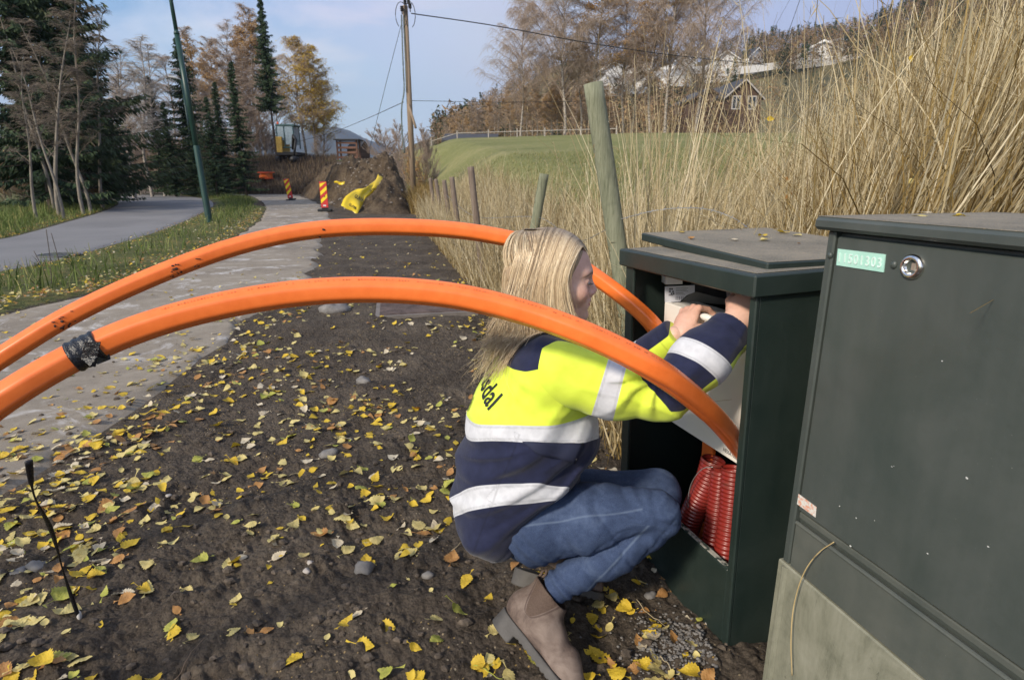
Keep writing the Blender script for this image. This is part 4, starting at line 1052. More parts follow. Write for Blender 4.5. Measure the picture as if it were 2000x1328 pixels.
# hands -------------------------------------------------
def hand_parts(curl, spread, thumb, scale=1.0, mirror=1):
    """returns list of chains in local coords: x along palm, y toward thumb, z out of the back of the hand"""
    ch = []; base = [(.088, .030, .002), (.092, .010, .004), (.088, -.011, .003), (.078, -.029, 0)]
    Ls = [(.040, .025, .020), (.044, .029, .021), (.041, .027, .020), (.033, .020, .018)]; rs = [.0088, .009, .0086, .0076]
    for i in range(4):
        p = np.array(base[i], float); a = 0; pts = [np.array([.045, base[i][1] * .75, .0]), p.copy()]; yaw = spread * (1.5 - i) / 1.5
        for j in range(3):
            a += curl[i][j]; dv = np.array([math.cos(a) * math.cos(yaw), math.sin(yaw) * math.cos(a), -math.sin(a)]); p = p + dv * Ls[i][j]; pts.append(p.copy())
        ch.append((pts, [rs[i] * 1.12, rs[i] * 1.08, rs[i] * .98, rs[i] * .9, rs[i] * .78]))
    t = [np.array(p) for p in thumb]; ch.append((t, [.016, .0125, .0108, .0085][:len(t)]))
    return [([np.array(p) * [1, mirror, 1] * scale for p in pts], [r_ * scale for r_ in rr]) for pts, rr in ch]
def f_hand(parts, scale, armdir):
    def f(X, Y, Z):
        s_ = scale
        d = ell(X, Y, Z, (.050 * s_, 0, 0), (.050 * s_, .040 * s_, .0155 * s_))
        d = smin(d, rcone(X, Y * .85, Z * 1.2, (.0, 0, 0), (.05 * s_, 0, 0), .024 * s_, .026 * s_), .012)
        d = smin(d, rcone(X, Y * .85, Z * 1.15, np.array(armdir) * .10, (.005, 0, 0), .030 * s_, .0245 * s_), .012)
        for k, (pts, rr) in enumerate(parts):
            e = chain(X, Y, Z, pts, rr, .004); d = smin(d, e, .006 if k < 4 else .012)
        # tendons and knuckles
        for i, yy in enumerate((.026, .009, -.010, -.026)):
            d = smin(d, rcone(X, Y, Z, (.02 * s_, yy * .4 * s_, .013 * s_), (.084 * s_, yy * s_, .010 * s_), .0022, .0045), .006)
        return d
    return f
def make_hand(wrist, xdir, backdir, parts, scale, arm_from, thumbsign):
    ex_ = nrm(xdir); ez = np.array(backdir, float); ez = nrm(ez - ex_ * (ez @ ex_)); ey = np.cross(ez, ex_)
    R = np.stack([ex_, ey, ez], 1); ad = R.T @ nrm(np.array(arm_from) - wrist)
    V, Fq = surface(f_hand(parts, scale, ad), (-.13, -.11, -.12), (.20, .11, .05), .0023); V, Fq = drop_small(V, Fq)
    return V @ R.T + np.array(wrist), Fq
print('hands...')
# left (far) hand: palm toward the box, fingers bent over its top edge, thumb toward the camera
wl = P(1329, 650, 1.50)
curlL = [(1.0, .45, .30), (.98, .5, .3), (.95, .5, .3), (.9, .5, .3)]
thL = [(.018, -.022, -.012), (.040, -.040, -.034), (.058, -.040, -.058), (.074, -.034, -.072)]
pl = hand_parts(curlL, .12, [(a, -b, c) for a, b, c in thL], .90, -1)
xL = nrm(P(1349, 606, 1.545) - wl); bL = np.array([-.72, -.30, .62])
VL, FL = make_hand(wl, xL, bL, pl, .90, elL, -1)
# right (near) hand reaching in behind the near post, back of the hand toward the camera
wr_ = P(1443, 622, 1.355)
xR = nrm(np.array([.50, .36, .42])); bR = np.array([-.30, -.80, .45])
pr = hand_parts([(.5, .5, .3), (.5, .55, .35), (.5, .6, .35), (.5, .6, .4)], .12, [(.02, .025, -.008), (.045, .042, -.022), (.07, .044, -.035), (.09, .038, -.045)], 1.04, 1)
VR, FR = make_hand(wr_, xR, bR, pr, 1.04, elR, 1)
# ---- hidden body under the clothes joins head and both hands into one continuous mesh
def f_body(X, Y, Z):
    d = f_torso(X, Y, Z, -.022, False)
    d = smin(d, f_slR(X, Y, Z, -.020, False), .02); d = smin(d, f_slL(X, Y, Z, -.020, False), .02)
    return d
Wh = from_head(Vh)
body_V = [Wh, VR, VL]; body_F = [Fh, FR + len(Wh), FL + len(Wh) + len(VR)]
def f_under(X, Y, Z):
    d = chain(X, Y, Z, [P(965, 985, YC), waist, chest, upper], [.060, .085, .10, .08], .04, .74, YC)
    d = smin(d, rcone(X, Y, Z, upper, from_head([-.040, 0, -.165]), .06, .050), .03)
    for a_, b_, c_ in ((shR, elR, wrR), (shL, elL, wrL)):
        d = smin(d, rcone(X, Y, Z, upper, a_, .06, .042), .03); d = smin(d, chain(X, Y, Z, [a_, b_, c_], [.042, .034, .026], .01), .02)
    for a_, b_, c_ in ((hipR, knR, anR), (hipL, knL, anL)): d = smin(d, chain(X, Y, Z, [a_ + np.array([.02, 0, 0]), b_, c_], [.052, .040, .024], .02), .03)
    return d
Vu, Fu = surface(f_under, (-.2, 1.12, .08), (.60, 1.70, .90), .009)
body_V.append(Vu); body_F.append(Fu + sum(len(a) for a in body_V[:3]))
BV = np.vstack(body_V); BF_ = np.vstack(body_F); nz_ = len(BV) - len(Wh)
pad = lambda a: np.r_[a, np.zeros(nz_)]
kn = np.r_[rosy, .25 * np.ones(len(VR) + len(VL)) * (0.5 + .5 * wob(*np.vstack([VR, VL]).T, 90, 5)), np.zeros(len(Vu))]
body = mesh('body', BV, BF_, M_skin, person, True, attrs={'lip': pad(lipm), 'rosy': kn, 'brow': pad(brow)})
# eyes and lashes
M_eye = simple('eye_white', (.72, .70, .68), .15, 0, .05); M_iris = simple('grey_blue_iris', (.09, .13, .17), .1); M_lash = simple('dark_lashes', (.02, .014, .012), .6)
for s_ in (-1, 1):
    mb = MB(); mb.ball(from_head([.0690, .0310 * s_, -.0085]), .0120, 20, 14, 0)
    c0 = from_head([.0690, .0310 * s_, -.0085]); gd = RH @ nrm((.93, -.05, -.36)); mb.ball(c0 + gd * .0078, .0056, 14, 10, 1); mb.ball(c0 + gd * .0112, .0026, 10, 8, 2)
    mb.build('eye', [M_eye, M_iris, M_black], body, True)
    mb = MB()
    for k in range(26):
        a_ = -1.0 + 2.0 * k / 25; b_ = .0138; p0 = np.array([.0690 + b_ * math.cos(a_) * .93, (.0310 + b_ * math.sin(a_)) * s_, -.0100])
        o_ = np.array([.0075 * math.cos(a_), .006 * math.sin(a_) * s_, -.0035]); mb.tube([from_head(p0), from_head(p0 + o_ * .5), from_head(p0 + o_ + [0, 0, .0012])], [.0005, .0004, .0001], 4)
    mb.tube([from_head([.0690 + .0136 * math.cos(a_) * .93, (.0310 + .0136 * math.sin(a_)) * s_, -.0100 - .0006 * abs(a_)]) for a_ in np.linspace(-1.1, 1.1, 14)], .0008, 5)
    mb.build('eyelashes', M_lash, body)
# white handle the left hand closes on
# ---- hair
print('hair...')
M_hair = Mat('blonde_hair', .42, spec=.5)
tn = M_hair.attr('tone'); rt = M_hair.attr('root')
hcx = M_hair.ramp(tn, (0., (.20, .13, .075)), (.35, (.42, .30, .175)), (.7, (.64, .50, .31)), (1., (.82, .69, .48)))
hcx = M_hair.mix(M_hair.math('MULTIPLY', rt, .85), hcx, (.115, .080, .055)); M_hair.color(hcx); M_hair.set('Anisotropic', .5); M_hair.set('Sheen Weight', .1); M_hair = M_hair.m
def f_hair(X, Y, Z):
    d = ell(X, Y, Z, (-.018, 0, .028), (.096, .080, .087))
    low = chain(X, Y, Z, [(-.045, 0, -.01), (-.062, 0, -.09), (-.068, 0, -.13)], [.080, .062, .045], .03, .85, 0)
    d = smin(d, low, .03); d = smax(d, -ell(X, Y, Z, (.075, 0, -.040), (.062, .085, .098)), .01)
    return d
Vc, Fc_ = surface(f_hair, (-.17, -.12, -.24), (.10, .12, .13), .004); Vc, Fc_ = drop_small(Vc, Fc_)
ang_ = np.arctan2(Vc[:, 1], Vc[:, 0] + .02)
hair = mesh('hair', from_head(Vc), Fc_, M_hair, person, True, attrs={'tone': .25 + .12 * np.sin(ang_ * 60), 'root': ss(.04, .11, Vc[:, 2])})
rg = np.random.default_rng(21)
def cat(P_, n):
    return cr_interp(P_, n)
def push_out(pts):
    X, Y, Z = [pts[:, i].astype(np.float32) for i in range(3)]
    for _ in range(3):
        def fd(a, b, c): return np.minimum(f_torso(a, b, c, 0, False), f_slR(a, b, c, 0, False))
        d = fd(X, Y, Z); e = .003
        g = np.stack([fd(X + e, Y, Z) - fd(X - e, Y, Z), fd(X, Y + e, Z) - fd(X, Y - e, Z), fd(X, Y, Z + e) - fd(X, Y, Z - e)], 1) / (2 * e)
        g /= np.linalg.norm(g, axis=1)[:, None] + 1e-6; m = np.clip(.011 - d, 0, None)[:, None]
        X, Y, Z = X + (g * m)[:, 0], Y + (g * m)[:, 1], Z + (g * m)[:, 2]
    return np.stack([X, Y, Z], 1)
NS = 18
paths = []; info = []
for k in range(9500):
    side = -1 if rg.random() < .72 else 1
    back = rg.random() < .42
    if not back:
        x0 = rg.uniform(-.075, .077); yr = .003
        x1 = np.interp(x0, [-.075, .072], [-.108, .027]); x2 = np.interp(x0, [-.075, .072], [-.128, .031]); x3 = np.interp(x0, [-.075, .072], [-.142, .052])
        zr_ = .028 + .088 * math.sqrt(max(0, 1 - ((x0 + .020) / .102)**2)); lay = rg.random() ** .6
        R1 = .086 + .010 * lay
        # helmet arc from the parting down the side
        pts = [np.array([x0, side * yr, zr_ + .002])]
        for th in (.5, 1.05, 1.55):
            f_ = th / 1.55; xx = x0 + (x1 - x0) * f_ ** 1.1
            hh = math.sqrt(max(.05, 1 - ((xx + .020) / .112)**2))
            pts.append(np.array([xx, side * (abs(yr) * (1 - f_) + R1 * math.sin(th) * hh ** .5), .028 + (.092 * hh) * math.cos(th) * (1 - .0 * f_) - .018 * f_]))
        w_ = rg.normal(0, .004)
        pts.append(np.array([x2 + w_, side * (.084 + .010 * lay) * (1 if x2 < .02 else .93), -.065 + rg.normal(0, .004)]))
        zz = rg.uniform(-.165, -.115)
        pts.append(np.array([x3 + w_ * 2 + rg.normal(0, .008), side * (.078 + .018 * lay), -.125]))
        if x3 > -.02: pts.append(np.array([x3 + rg.normal(0, .014) + .012, side * (.080 + rg.normal(0, .014)), zz - .01]))
        else:
            pts.append(np.array([x3 - .02 + rg.normal(0, .016), side * (.088 + rg.normal(0, .016)), zz - .015])); 
            if rg.random() < .10: pts.append(np.array([x3 - .045 + rg.normal(0, .02), side * (.09 + rg.normal(0, .025)), zz - .06 - rg.random() * .04]))
    else:
        ph = rg.uniform(-1.55, 1.55) * (1 if rg.random() < .5 else .7); lay = rg.random() ** .6
        x0 = rg.uniform(-.075, -.015); pts = [np.array([x0, -.008 + .01 * math.sin(ph), .114])]
        for th, kk_ in ((.55, .90), (1.1, .93), (1.6, 1.0)):
            pts.append(np.array([-.022 - kk_ * (.094 + .010 * lay) * math.sin(th) * math.cos(ph) + (x0 + .03) * math.cos(th), -(.082 + .010 * lay) * math.sin(th) * math.sin(ph), .030 + .090 * math.cos(th) - .01 * math.sin(th)]))
        sx_, sy_ = -math.cos(ph), -math.sin(ph)
        pts.append(np.array([-.038 + .094 * sx_, .078 * sy_, -.060])); pts.append(np.array([-.056 + (.086 + .008 * lay) * sx_, .070 * sy_, -.125]))
        if rg.random() < .22: pts.append(np.array([-.078 + (.076 + .014 * rg.random()) * sx_, .074 * sy_ - .004, -.165 - .02 * rg.random()]))
        if len(pts) > 6 and rg.random() < .10: pts.append(np.array([-.105 + .080 * sx_ + rg.normal(0, .012), .064 * sy_ - .012 + rg.normal(0, .016), -.225 - rg.random() * .03]))
    pts = np.array(pts); c = cat(pts, NS); t = np.linspace(0, 1, NS)[:, None]
    c = c + np.stack([.0014 * np.sin(7 * t[:, 0] + 40 * x0), .0010 * np.sin(8 * t[:, 0] + 55 * x0), 0 * t[:, 0]], 1)
    paths.append(c); info.append((rg.random(), lay))
paths = np.array(paths); Wp = from_head(paths.reshape(-1, 3)).reshape(paths.shape)
tail = Wp[:, 7:, :].reshape(-1, 3); Wp[:, 7:, :] = push_out(tail).reshape(Wp[:, 7:, :].shape)
# ribbons of three corners (thin prisms)
n = len(Wp); T = np.gradient(Wp, axis=1); T /= np.linalg.norm(T, axis=2)[..., None] + 1e-9
cen = from_head([-.02, 0, 0]); O_ = Wp - cen; O_ /= np.linalg.norm(O_, axis=2)[..., None]; S_ = np.cross(T, O_); S_ /= np.linalg.norm(S_, axis=2)[..., None] + 1e-9; O2 = np.cross(S_, T)
tt_ = np.linspace(0, 1, NS)[None, :, None]; fly = rg.random(n) < .05; Wp[fly] += (rg.normal(0, .006, (int(fly.sum()), 1, 3)) * np.linspace(0.1, 1, NS)[None, :, None]); wdt = rg.uniform(.00035, .0010, (n, 1, 1)) * np.where(fly, .45, 1)[:, None, None] * (1 - .65 * tt_ ** 3)
A_ = Wp + S_ * wdt; B_ = Wp - S_ * wdt; C_ = Wp + O2 * wdt * .8
VV = np.stack([A_, C_, B_], 2).reshape(-1, 3); idx = np.arange(n * NS * 3).reshape(n, NS, 3)
q = np.concatenate([np.stack([idx[:, :-1, i], idx[:, 1:, i], idx[:, 1:, (i + 1) % 3], idx[:, :-1, (i + 1) % 3]], -1).reshape(-1, 4) for i in range(3)])
clump = .5 + .5 * np.sin(Wp[:, 6, 0] * 420 + Wp[:, 6, 1] * 200 + 2 * np.sin(Wp[:, 6, 0] * 97)); tone = np.clip(.62 * np.array([i_[0] for i_ in info]) + .42 * clump + .06, 0, 1)
toneV = np.repeat(tone, NS * 3); zl_ = to_head(VV)[:, 2]; tl2 = np.tile(np.repeat(np.linspace(0, 1, NS), 3), n)
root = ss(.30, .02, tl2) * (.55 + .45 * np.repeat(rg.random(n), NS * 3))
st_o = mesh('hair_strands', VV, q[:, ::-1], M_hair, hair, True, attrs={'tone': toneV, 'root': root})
# ------------------------------------------------------------------ batches of thin things
def tubes(Pl, Rd, sides=3):
    """Pl (n,m,3) polylines, Rd (n,m) radii -> verts, quads"""
    Pl = np.asarray(Pl, float); n, m, _ = Pl.shape; T = np.gradient(Pl, axis=1); T /= np.linalg.norm(T, axis=2)[..., None] + 1e-9
    a = np.cross(T, np.array([.31, .17, .93])); a /= np.linalg.norm(a, axis=2)[..., None] + 1e-9; b = np.cross(T, a)
    rings = [Pl + Rd[..., None] * (math.cos(2 * math.pi * i / sides) * a + math.sin(2 * math.pi * i / sides) * b) for i in range(sides)]
    V = np.stack(rings, 2).reshape(-1, 3); idx = np.arange(n * m * sides).reshape(n, m, sides)
    q = np.concatenate([np.stack([idx[:, :-1, i], idx[:, :-1, (i + 1) % sides], idx[:, 1:, (i + 1) % sides], idx[:, 1:, i]], -1).reshape(-1, 4) for i in range(sides)])
    return V, q
def join(parts):
    V = []; Q = []; k = 0; A = []
    for p in parts:
        V.append(p[0]); Q.append(p[1] + k); k += len(p[0])
        if len(p) > 2: A.append(p[2])
    return np.vstack(V), np.vstack(Q), (np.concatenate(A) if A else None)
def leafmat(name, stops, rough=.7, trans=0.0, tone='tone'):
    m = Mat(name, rough, spec=.2); m.color(m.ramp(m.attr(tone), *stops))
    if trans:
        t = m.n('ShaderNodeBsdfTranslucent'); mx = m.n('ShaderNodeMixShader'); mx.inputs[0].default_value = trans
        rp = m.b.inputs[0].links[0].from_socket; m.l(rp, t.inputs[0]); m.l(m.b.outputs[0], mx.inputs[1]); m.l(t.outputs[0], mx.inputs[2]); m.l(mx.outputs[0], m.o.inputs[0])
    return m.m
mm = Mat('birch_bark', .8); vb = mm.noise(5, 5, .7, 1, mm.co('Object', (1, 1, 4)))
mm.color(mm.ramp(vb, (.42, (.05, .04, .035)), (.5, (.30, .26, .22)), (.66, (.52, .47, .40)))); M_birch = mm.m
M_darkbark = simple('dark_grey_bark', (.085, .07, .055), .85, 0, .4, 6, .3, 40)
M_conbark = simple('brown_conifer_bark', (.07, .052, .04), .9, 0, .4, 8)
M_twig_brown = leafmat('brown_birch_twigs', ((0, (.22, .165, .125)), (.6, (.42, .33, .26)), (1, (.56, .46, .37))))
M_twig_grey = leafmat('grey_birch_twigs', ((0, (.26, .22, .19)), (.6, (.46, .41, .36)), (1, (.62, .56, .50))))
M_twig_orange = leafmat('orange_birch_foliage', ((0, (.28, .16, .06)), (.6, (.48, .29, .11)), (1, (.62, .41, .16))), trans=.25)
M_leaf_yel = leafmat('yellow_birch_foliage', ((0, (.42, .27, .04)), (.5, (.62, .42, .06)), (1, (.72, .54, .10))), trans=.3)
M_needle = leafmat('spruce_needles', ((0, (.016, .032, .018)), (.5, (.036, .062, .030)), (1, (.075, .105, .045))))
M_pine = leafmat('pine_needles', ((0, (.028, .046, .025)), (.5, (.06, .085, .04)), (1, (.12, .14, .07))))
def build_birch(h, seed, kind='bare', lean=.05, dens=1.0, start=.28, wide=.24, tw_r=.011, droop=.4, bark=None):
    tw_r *= .62
    g = np.random.default_rng(seed); m = 12; t = np.linspace(0, 1, m)
    la = g.uniform(0, 6.28); tr = np.stack([math.cos(la) * lean * h * t**1.5 + .012 * h * np.sin(t * 9 + seed), math.sin(la) * lean * h * t**1.5 + .010 * h * np.sin(t * 7 + 2 * seed), h * t], 1)
    r0 = h * .0105; tv, tq = tubes(tr[None], (r0 * (1 - .9 * t))[None] + .006, 7)
    pol = []; rad = []; M2 = 8; tw = []; twr = []
    nl = int(36 * dens)
    for i in range(nl):
        f = start + (1 - start) * (i + g.random()) / nl; f = min(f, .985)
        b = np.array([np.interp(f, t, tr[:, k]) for k in range(3)]); az = g.uniform(0, 6.28)
        L_ = h * wide * (1.05 - f) ** .62 * g.uniform(.7, 1.25); up = g.uniform(.8, 1.7) * (1 if f < .9 else 1.5)
        u = np.linspace(0, 1, M2); d = np.array([math.cos(az), math.sin(az), 0])
        c = b + np.outer(u * L_, d) + np.outer(L_ * (up * u - .38 * up * u**2.2), [0, 0, 1]) + .03 * L_ * g.normal(size=(M2, 3)) * u[:, None]
        pol.append(c); rad.append(r0 * .34 * (1 - f * .55) * (1 - .85 * u) + .006)
        for j in range(int(11 * dens) + 2):
            v = g.uniform(.2, 1); p = np.array([np.interp(v, u, c[:, k]) for k in range(3)]); l2 = L_ * g.uniform(.18, .42); a2 = az + g.normal(0, 1.0)
            d2 = np.array([math.cos(a2), math.sin(a2), 0]); u2 = np.linspace(0, 1, M2)
            c2 = p + np.outer(u2 * l2, d2) + np.outer(l2 * (g.uniform(.5, 1.5) * u2 - droop * u2**2.0), [0, 0, 1])
            pol.append(c2); rad.append(.010 * (1 - .6 * u2) + .003)
            for k in range(7):
                v2 = g.uniform(.25, 1); p2 = np.array([np.interp(v2, u2, c2[:, q_]) for q_ in range(3)]); l3 = h * g.uniform(.035, .10)
                a3 = a2 + g.normal(0, 1.4); u3 = np.linspace(0, 1, 4)
                c3 = p2 + np.outer(u3 * l3 * .55, [math.cos(a3), math.sin(a3), 0]) + np.outer(l3 * (.45 * u3 - (droop + .1) * u3**1.6), [0, 0, 1])
                tw.append(c3); twr.append(tw_r * (1 - .55 * u3))
    a = tubes(np.array(pol), np.array(rad), 3); b_ = tubes(np.array(tw), np.array(twr), 3)
    toneA = np.repeat(g.random(len(pol)) * .4, M2 * 3); toneB = np.repeat(np.clip(g.normal(.55, .2, len(tw)), 0, 1), 12)
    V, Q, T_ = join([(a[0], a[1], toneA), (b_[0], b_[1], toneB)])
    res = [('trunk', tv, tq, bark or M_birch, None), ('branches', V, Q, M_twig_brown if kind != 'grey' else M_twig_grey, T_)]
    if kind in ('yellow', 'orange'):
        tw = np.array(tw); nlf = int(len(tw) * (3.6 if kind == 'yellow' else 2.2)); ii = g.integers(0, len(tw), nlf); keep = g.random(nlf) < np.clip(.35 + .65 * np.sin(tw[ii][:, 0, 0] * 1.1 + tw[ii][:, 0, 2] * .9 + seed) + .25, .1, 1); ii = ii[keep]; nlf = len(ii)
        c = tw[ii, g.integers(0, 4, nlf)] + g.normal(0, .07, (nlf, 3)); s_ = g.uniform(.035, .075, (nlf, 1)) * (h / 14) ** .3
        a_ = g.normal(size=(nlf, 3)); a_ /= np.linalg.norm(a_, axis=1)[:, None]; b2 = np.cross(a_, g.normal(size=(nlf, 3))); b2 /= np.linalg.norm(b2, axis=1)[:, None]
        V = np.stack([c - a_ * s_, c + b2 * s_ * .8, c + a_ * s_, c - b2 * s_ * .8], 1).reshape(-1, 3); Q = np.arange(nlf * 4).reshape(-1, 4)
        res.append(('crown', V, Q, M_leaf_yel if kind == 'yellow' else M_twig_orange, np.repeat(g.random(nlf), 4)))
    return res
def build_conifer(h, seed, wide=.17, mat=None, start=.06, dens=1.0, ragged=.25, droop=.30, tuft=1.0):
    g = np.random.default_rng(seed); t = np.linspace(0, 1, 8); tr = np.stack([.006 * h * np.sin(t * 5 + seed), .006 * h * np.cos(t * 4), h * t], 1)
    tv, tq = tubes(tr[None], (h * .011 * (1 - .93 * t))[None], 7); C = []; D = []; S = []; tone = []; nb = int(h * 15 * dens)
    pol = []; rad = []
    for i in range(nb):
        f = start + (1 - start) * ((i + g.random()) / nb) ** .93; R_ = h * wide * (1 - f) ** .78 * g.uniform(1 - ragged, 1 + ragged) + .12
        if g.random() < .06: R_ *= .4
        az = g.uniform(0, 6.28); d = np.array([math.cos(az), math.sin(az), 0]); nu = max(5, int(R_ * 7)); u = np.linspace(0.06, 1, nu)
        c = np.array([0, 0, h * f]) + np.outer(u * R_, d) + np.outer(R_ * (-droop * u + .20 * u**3 + .1 * (f > .85)), [0, 0, 1])
        pp = np.array([np.interp(np.linspace(0, 1, 5), u, c[:, k]) for k in range(3)]).T; pol.append(pp); rad.append(.010 + .02 * (1 - np.linspace(0, 1, 5)) * (1 - f))
        sd_ = np.cross(d, [0, 0, 1]); dark = g.random()
        for s_ in (-1, 1, 0):
            for rep in range(2):
                C.append(c + g.normal(0, .04, c.shape)); dd = d[None] * g.uniform(.3, .8) + sd_[None] * s_ * (1.1 - .6 * u[:, None]) + np.array([[0, 0, -.35 - .5 * g.random()]]) * (1 if s_ else 1.6)
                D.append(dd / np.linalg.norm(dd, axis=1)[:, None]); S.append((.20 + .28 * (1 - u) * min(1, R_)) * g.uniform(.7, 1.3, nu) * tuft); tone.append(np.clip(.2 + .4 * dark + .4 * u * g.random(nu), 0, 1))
    C = np.vstack(C); D = np.vstack(D); S = np.concatenate(S)[:, None]; n = len(C); tone = np.concatenate(tone)
    w = np.cross(D, g.normal(size=(n, 3))); w /= np.linalg.norm(w, axis=1)[:, None]; w *= .028 + .05 * S
    V = np.stack([C - w * .6, C + D * S * .5 - w * .9, C + D * S, C + D * S * .45 + w], 1).reshape(-1, 3); Q = np.arange(n * 4).reshape(-1, 4)
    bv, bq = tubes(np.array(pol), np.array(rad), 3)
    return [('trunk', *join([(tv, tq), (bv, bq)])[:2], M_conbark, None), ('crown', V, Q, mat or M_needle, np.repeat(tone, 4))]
PROTO = {}
def proto(key, parts):
    ms = []
    for nm, V, Q, mt, tn_ in parts:
        o = mesh(nm, V, Q, mt, None, False, attrs=None if tn_ is None else {'tone': tn_}, origin=(0, 0, 0)); me = o.data; bpy.data.objects.remove(o); ms.append((nm, me))
    PROTO[key] = (ms, parts[0][1][:, 2].max())
def place_tree(key, px, ytop, Y, name, label, cat, group=None, base_drop=.1, xs=1.0, rot=None, baseY=None):
    if 385 < px < 640 and Y > 46: Y = Y + 9
    ms, hh = PROTO[key]; top = P(px, ytop, Y); zb = float(HT(top[0], Y)) - base_drop; sc_ = (top[2] - zb) / hh
    e = empty(name, (top[0], Y, zb), label, cat, group); e.scale = (sc_ * xs, sc_ * xs, sc_); e.rotation_euler = (0, 0, rot if rot is not None else random.uniform(0, 6.28))
    for nm, me in ms:
        o = bpy.data.objects.new(nm, me); link(o, e)
    return e
for i in range(4): proto('bare%d' % i, build_birch(12, 40 + i, 'brown', .05, 1.0, .25, .23, .012))
for i in range(3): proto('grey%d' % i, build_birch(12, 60 + i, 'grey', .08, .9, .3, .20, .012))
for i in range(2): proto('weep%d' % i, build_birch(15, 70 + i, 'brown', .04, 1.7, .2, .36, .014, .95))
for i in range(2): proto('orange%d' % i, build_birch(13, 80 + i, 'orange', .05, 1.2, .30, .20, .011))
for i in range(2): proto('yellow%d' % i, build_birch(12, 90 + i, 'yellow', .03, 1.3, .22, .25, .010, .75))
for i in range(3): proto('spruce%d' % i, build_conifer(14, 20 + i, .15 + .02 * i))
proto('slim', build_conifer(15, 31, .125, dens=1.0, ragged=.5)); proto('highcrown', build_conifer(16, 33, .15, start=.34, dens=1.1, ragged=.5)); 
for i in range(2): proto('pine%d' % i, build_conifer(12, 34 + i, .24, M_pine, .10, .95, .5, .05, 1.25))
proto('shrub0', build_birch(3, 101, 'brown', .10, 1.1, .04, .50, .0065, .1)); proto('shrub1', build_birch(3, 102, 'orange', .14, 1.1, .04, .55, .0065, .1))
M_stembark = simple('grey_brown_stem_bark', (.20, .175, .14), .85, 0, .3, 3)
M_twig_dim = leafmat('dim_brown_twigs', ((0, (.10, .08, .06)), (.6, (.22, .18, .14)), (1, (.34, .29, .22))))
proto('stem0', [(a, b, c, M_twig_dim if a == 'branches' else d, e) for a, b, c, d, e in build_birch(9, 110, 'grey', .16, .6, .35, .16, .009, .4, M_stembark)]); proto('stem1', [(a, b, c, M_twig_dim if a == 'branches' else d, e) for a, b, c, d, e in build_birch(9, 111, 'brown', .2, .65, .3, .17, .009, .4, M_stembark)])
T_ = place_tree
# left wood, nearest the road
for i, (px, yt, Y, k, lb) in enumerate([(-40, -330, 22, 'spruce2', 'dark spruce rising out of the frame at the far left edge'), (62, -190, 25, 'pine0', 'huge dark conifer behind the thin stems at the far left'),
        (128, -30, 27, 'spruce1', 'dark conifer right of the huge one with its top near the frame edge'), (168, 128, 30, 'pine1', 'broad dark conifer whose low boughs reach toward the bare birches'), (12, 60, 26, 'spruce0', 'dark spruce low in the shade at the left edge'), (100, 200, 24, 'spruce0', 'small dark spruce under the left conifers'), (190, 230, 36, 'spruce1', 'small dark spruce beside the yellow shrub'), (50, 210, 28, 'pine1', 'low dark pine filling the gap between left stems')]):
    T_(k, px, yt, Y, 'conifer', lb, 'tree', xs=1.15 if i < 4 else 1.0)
for i, (px, yt, Y, k, xs) in enumerate([(8, 120, 17.5, 'stem0', 1), (36, 20, 19, 'stem1', 1), (58, 90, 18, 'stem0', .9), (84, -10, 20, 'stem0', .8), (110, 60, 21, 'stem1', .9), (132, 10, 24, 'stem1', .8), (20, -20, 21, 'stem0', .8)]):
    T_(k, px, yt, Y, 'bare_birch', ['slender bare stem nearest the left edge by the road', 'leaning bare birch stem second from the left edge', 'thin bare birch bending over the grass verge', 'tall bare birch with forked stems before the conifers', 'bare birch stem close to the dark conifer trunks', 'bare grey birch whose twigs stand against the blue sky', 'tall bare birch rising behind the leftmost stems'][i], 'tree', xs=xs)
for i, (px, yt, Y, k, xs) in enumerate([(172, 20, 33, 'grey2', .9), (212, 95, 38, 'grey0', .9), (246, 82, 40, 'grey1', 1.1), (278, 100, 42, 'grey2', 1), (228, 150, 37, 'bare1', .8), (300, 160, 42, 'grey0', .8), (196, 120, 36, 'stem1', 1)]):
    T_(k, px, yt, Y, 'bare_birch', ['tall bare birch between the big conifer and blue sky', 'bare birch with fine grey twigs left of the gap', 'widest bare birch of the middle group', 'bare birch just left of the dark spruces', 'low bare birch with brown twigs in the gap', 'thin bare birch touching the first dark spruce', 'crooked bare stem beside the yellow shrub'][i], 'tree', xs=xs)
for i, (px, yt, Y, k, xs) in enumerate([(288, 148, 42, 'slim', 1.1), (345, 72, 43, 'spruce1', 1.1), (318, 200, 40, 'spruce0', 1.1), (402, 190, 38, 'spruce2', 1.0), (450, 120, 42, 'slim', 1.0), (507, -4, 47, 'highcrown', .78), (418, 160, 43, 'slim', 1.0), (372, 235, 40, 'spruce2', 1.1)]):
    T_(k, px, yt, Y, 'spruce', ['narrow dark spruce at the left of the middle wood', 'broad dark spruce behind the lamp post', 'short wide spruce at the foot of the middle wood', 'dense dark spruce right of the lamp post', 'slim spruce between two orange birches', 'tallest spruce, its tip at the top of the frame', 'slim spruce just right of the lamp post, left of the slimmer one', 'low dark spruce beside the road bend'][i], 'tree', xs=xs)
for i, (px, yt, Y, k, xs) in enumerate([(374, 66, 52, 'orange0', .8), (396, 105, 50, 'orange1', .9), (432, 55, 52, 'bare2', .9), (476, 18, 55, 'orange0', .85), (462, 100, 52, 'bare3', .8), (530, 120, 52, 'bare0', .8), (492, 150, 50, 'bare1', .8)]):
    T_(k, px, yt, Y, 'thinning_birch', ['thin orange-brown birch just right of the lamp post', 'lower orange birch behind the dark spruce', 'bare pinkish birch between spruces', 'orange birch leaning on the tallest spruce', 'brown leafless birch below the slim spruce', 'brown birch between the tallest spruce and the yellow birch', 'short brown birch at the foot of the tallest spruce'][i], 'tree', xs=xs)
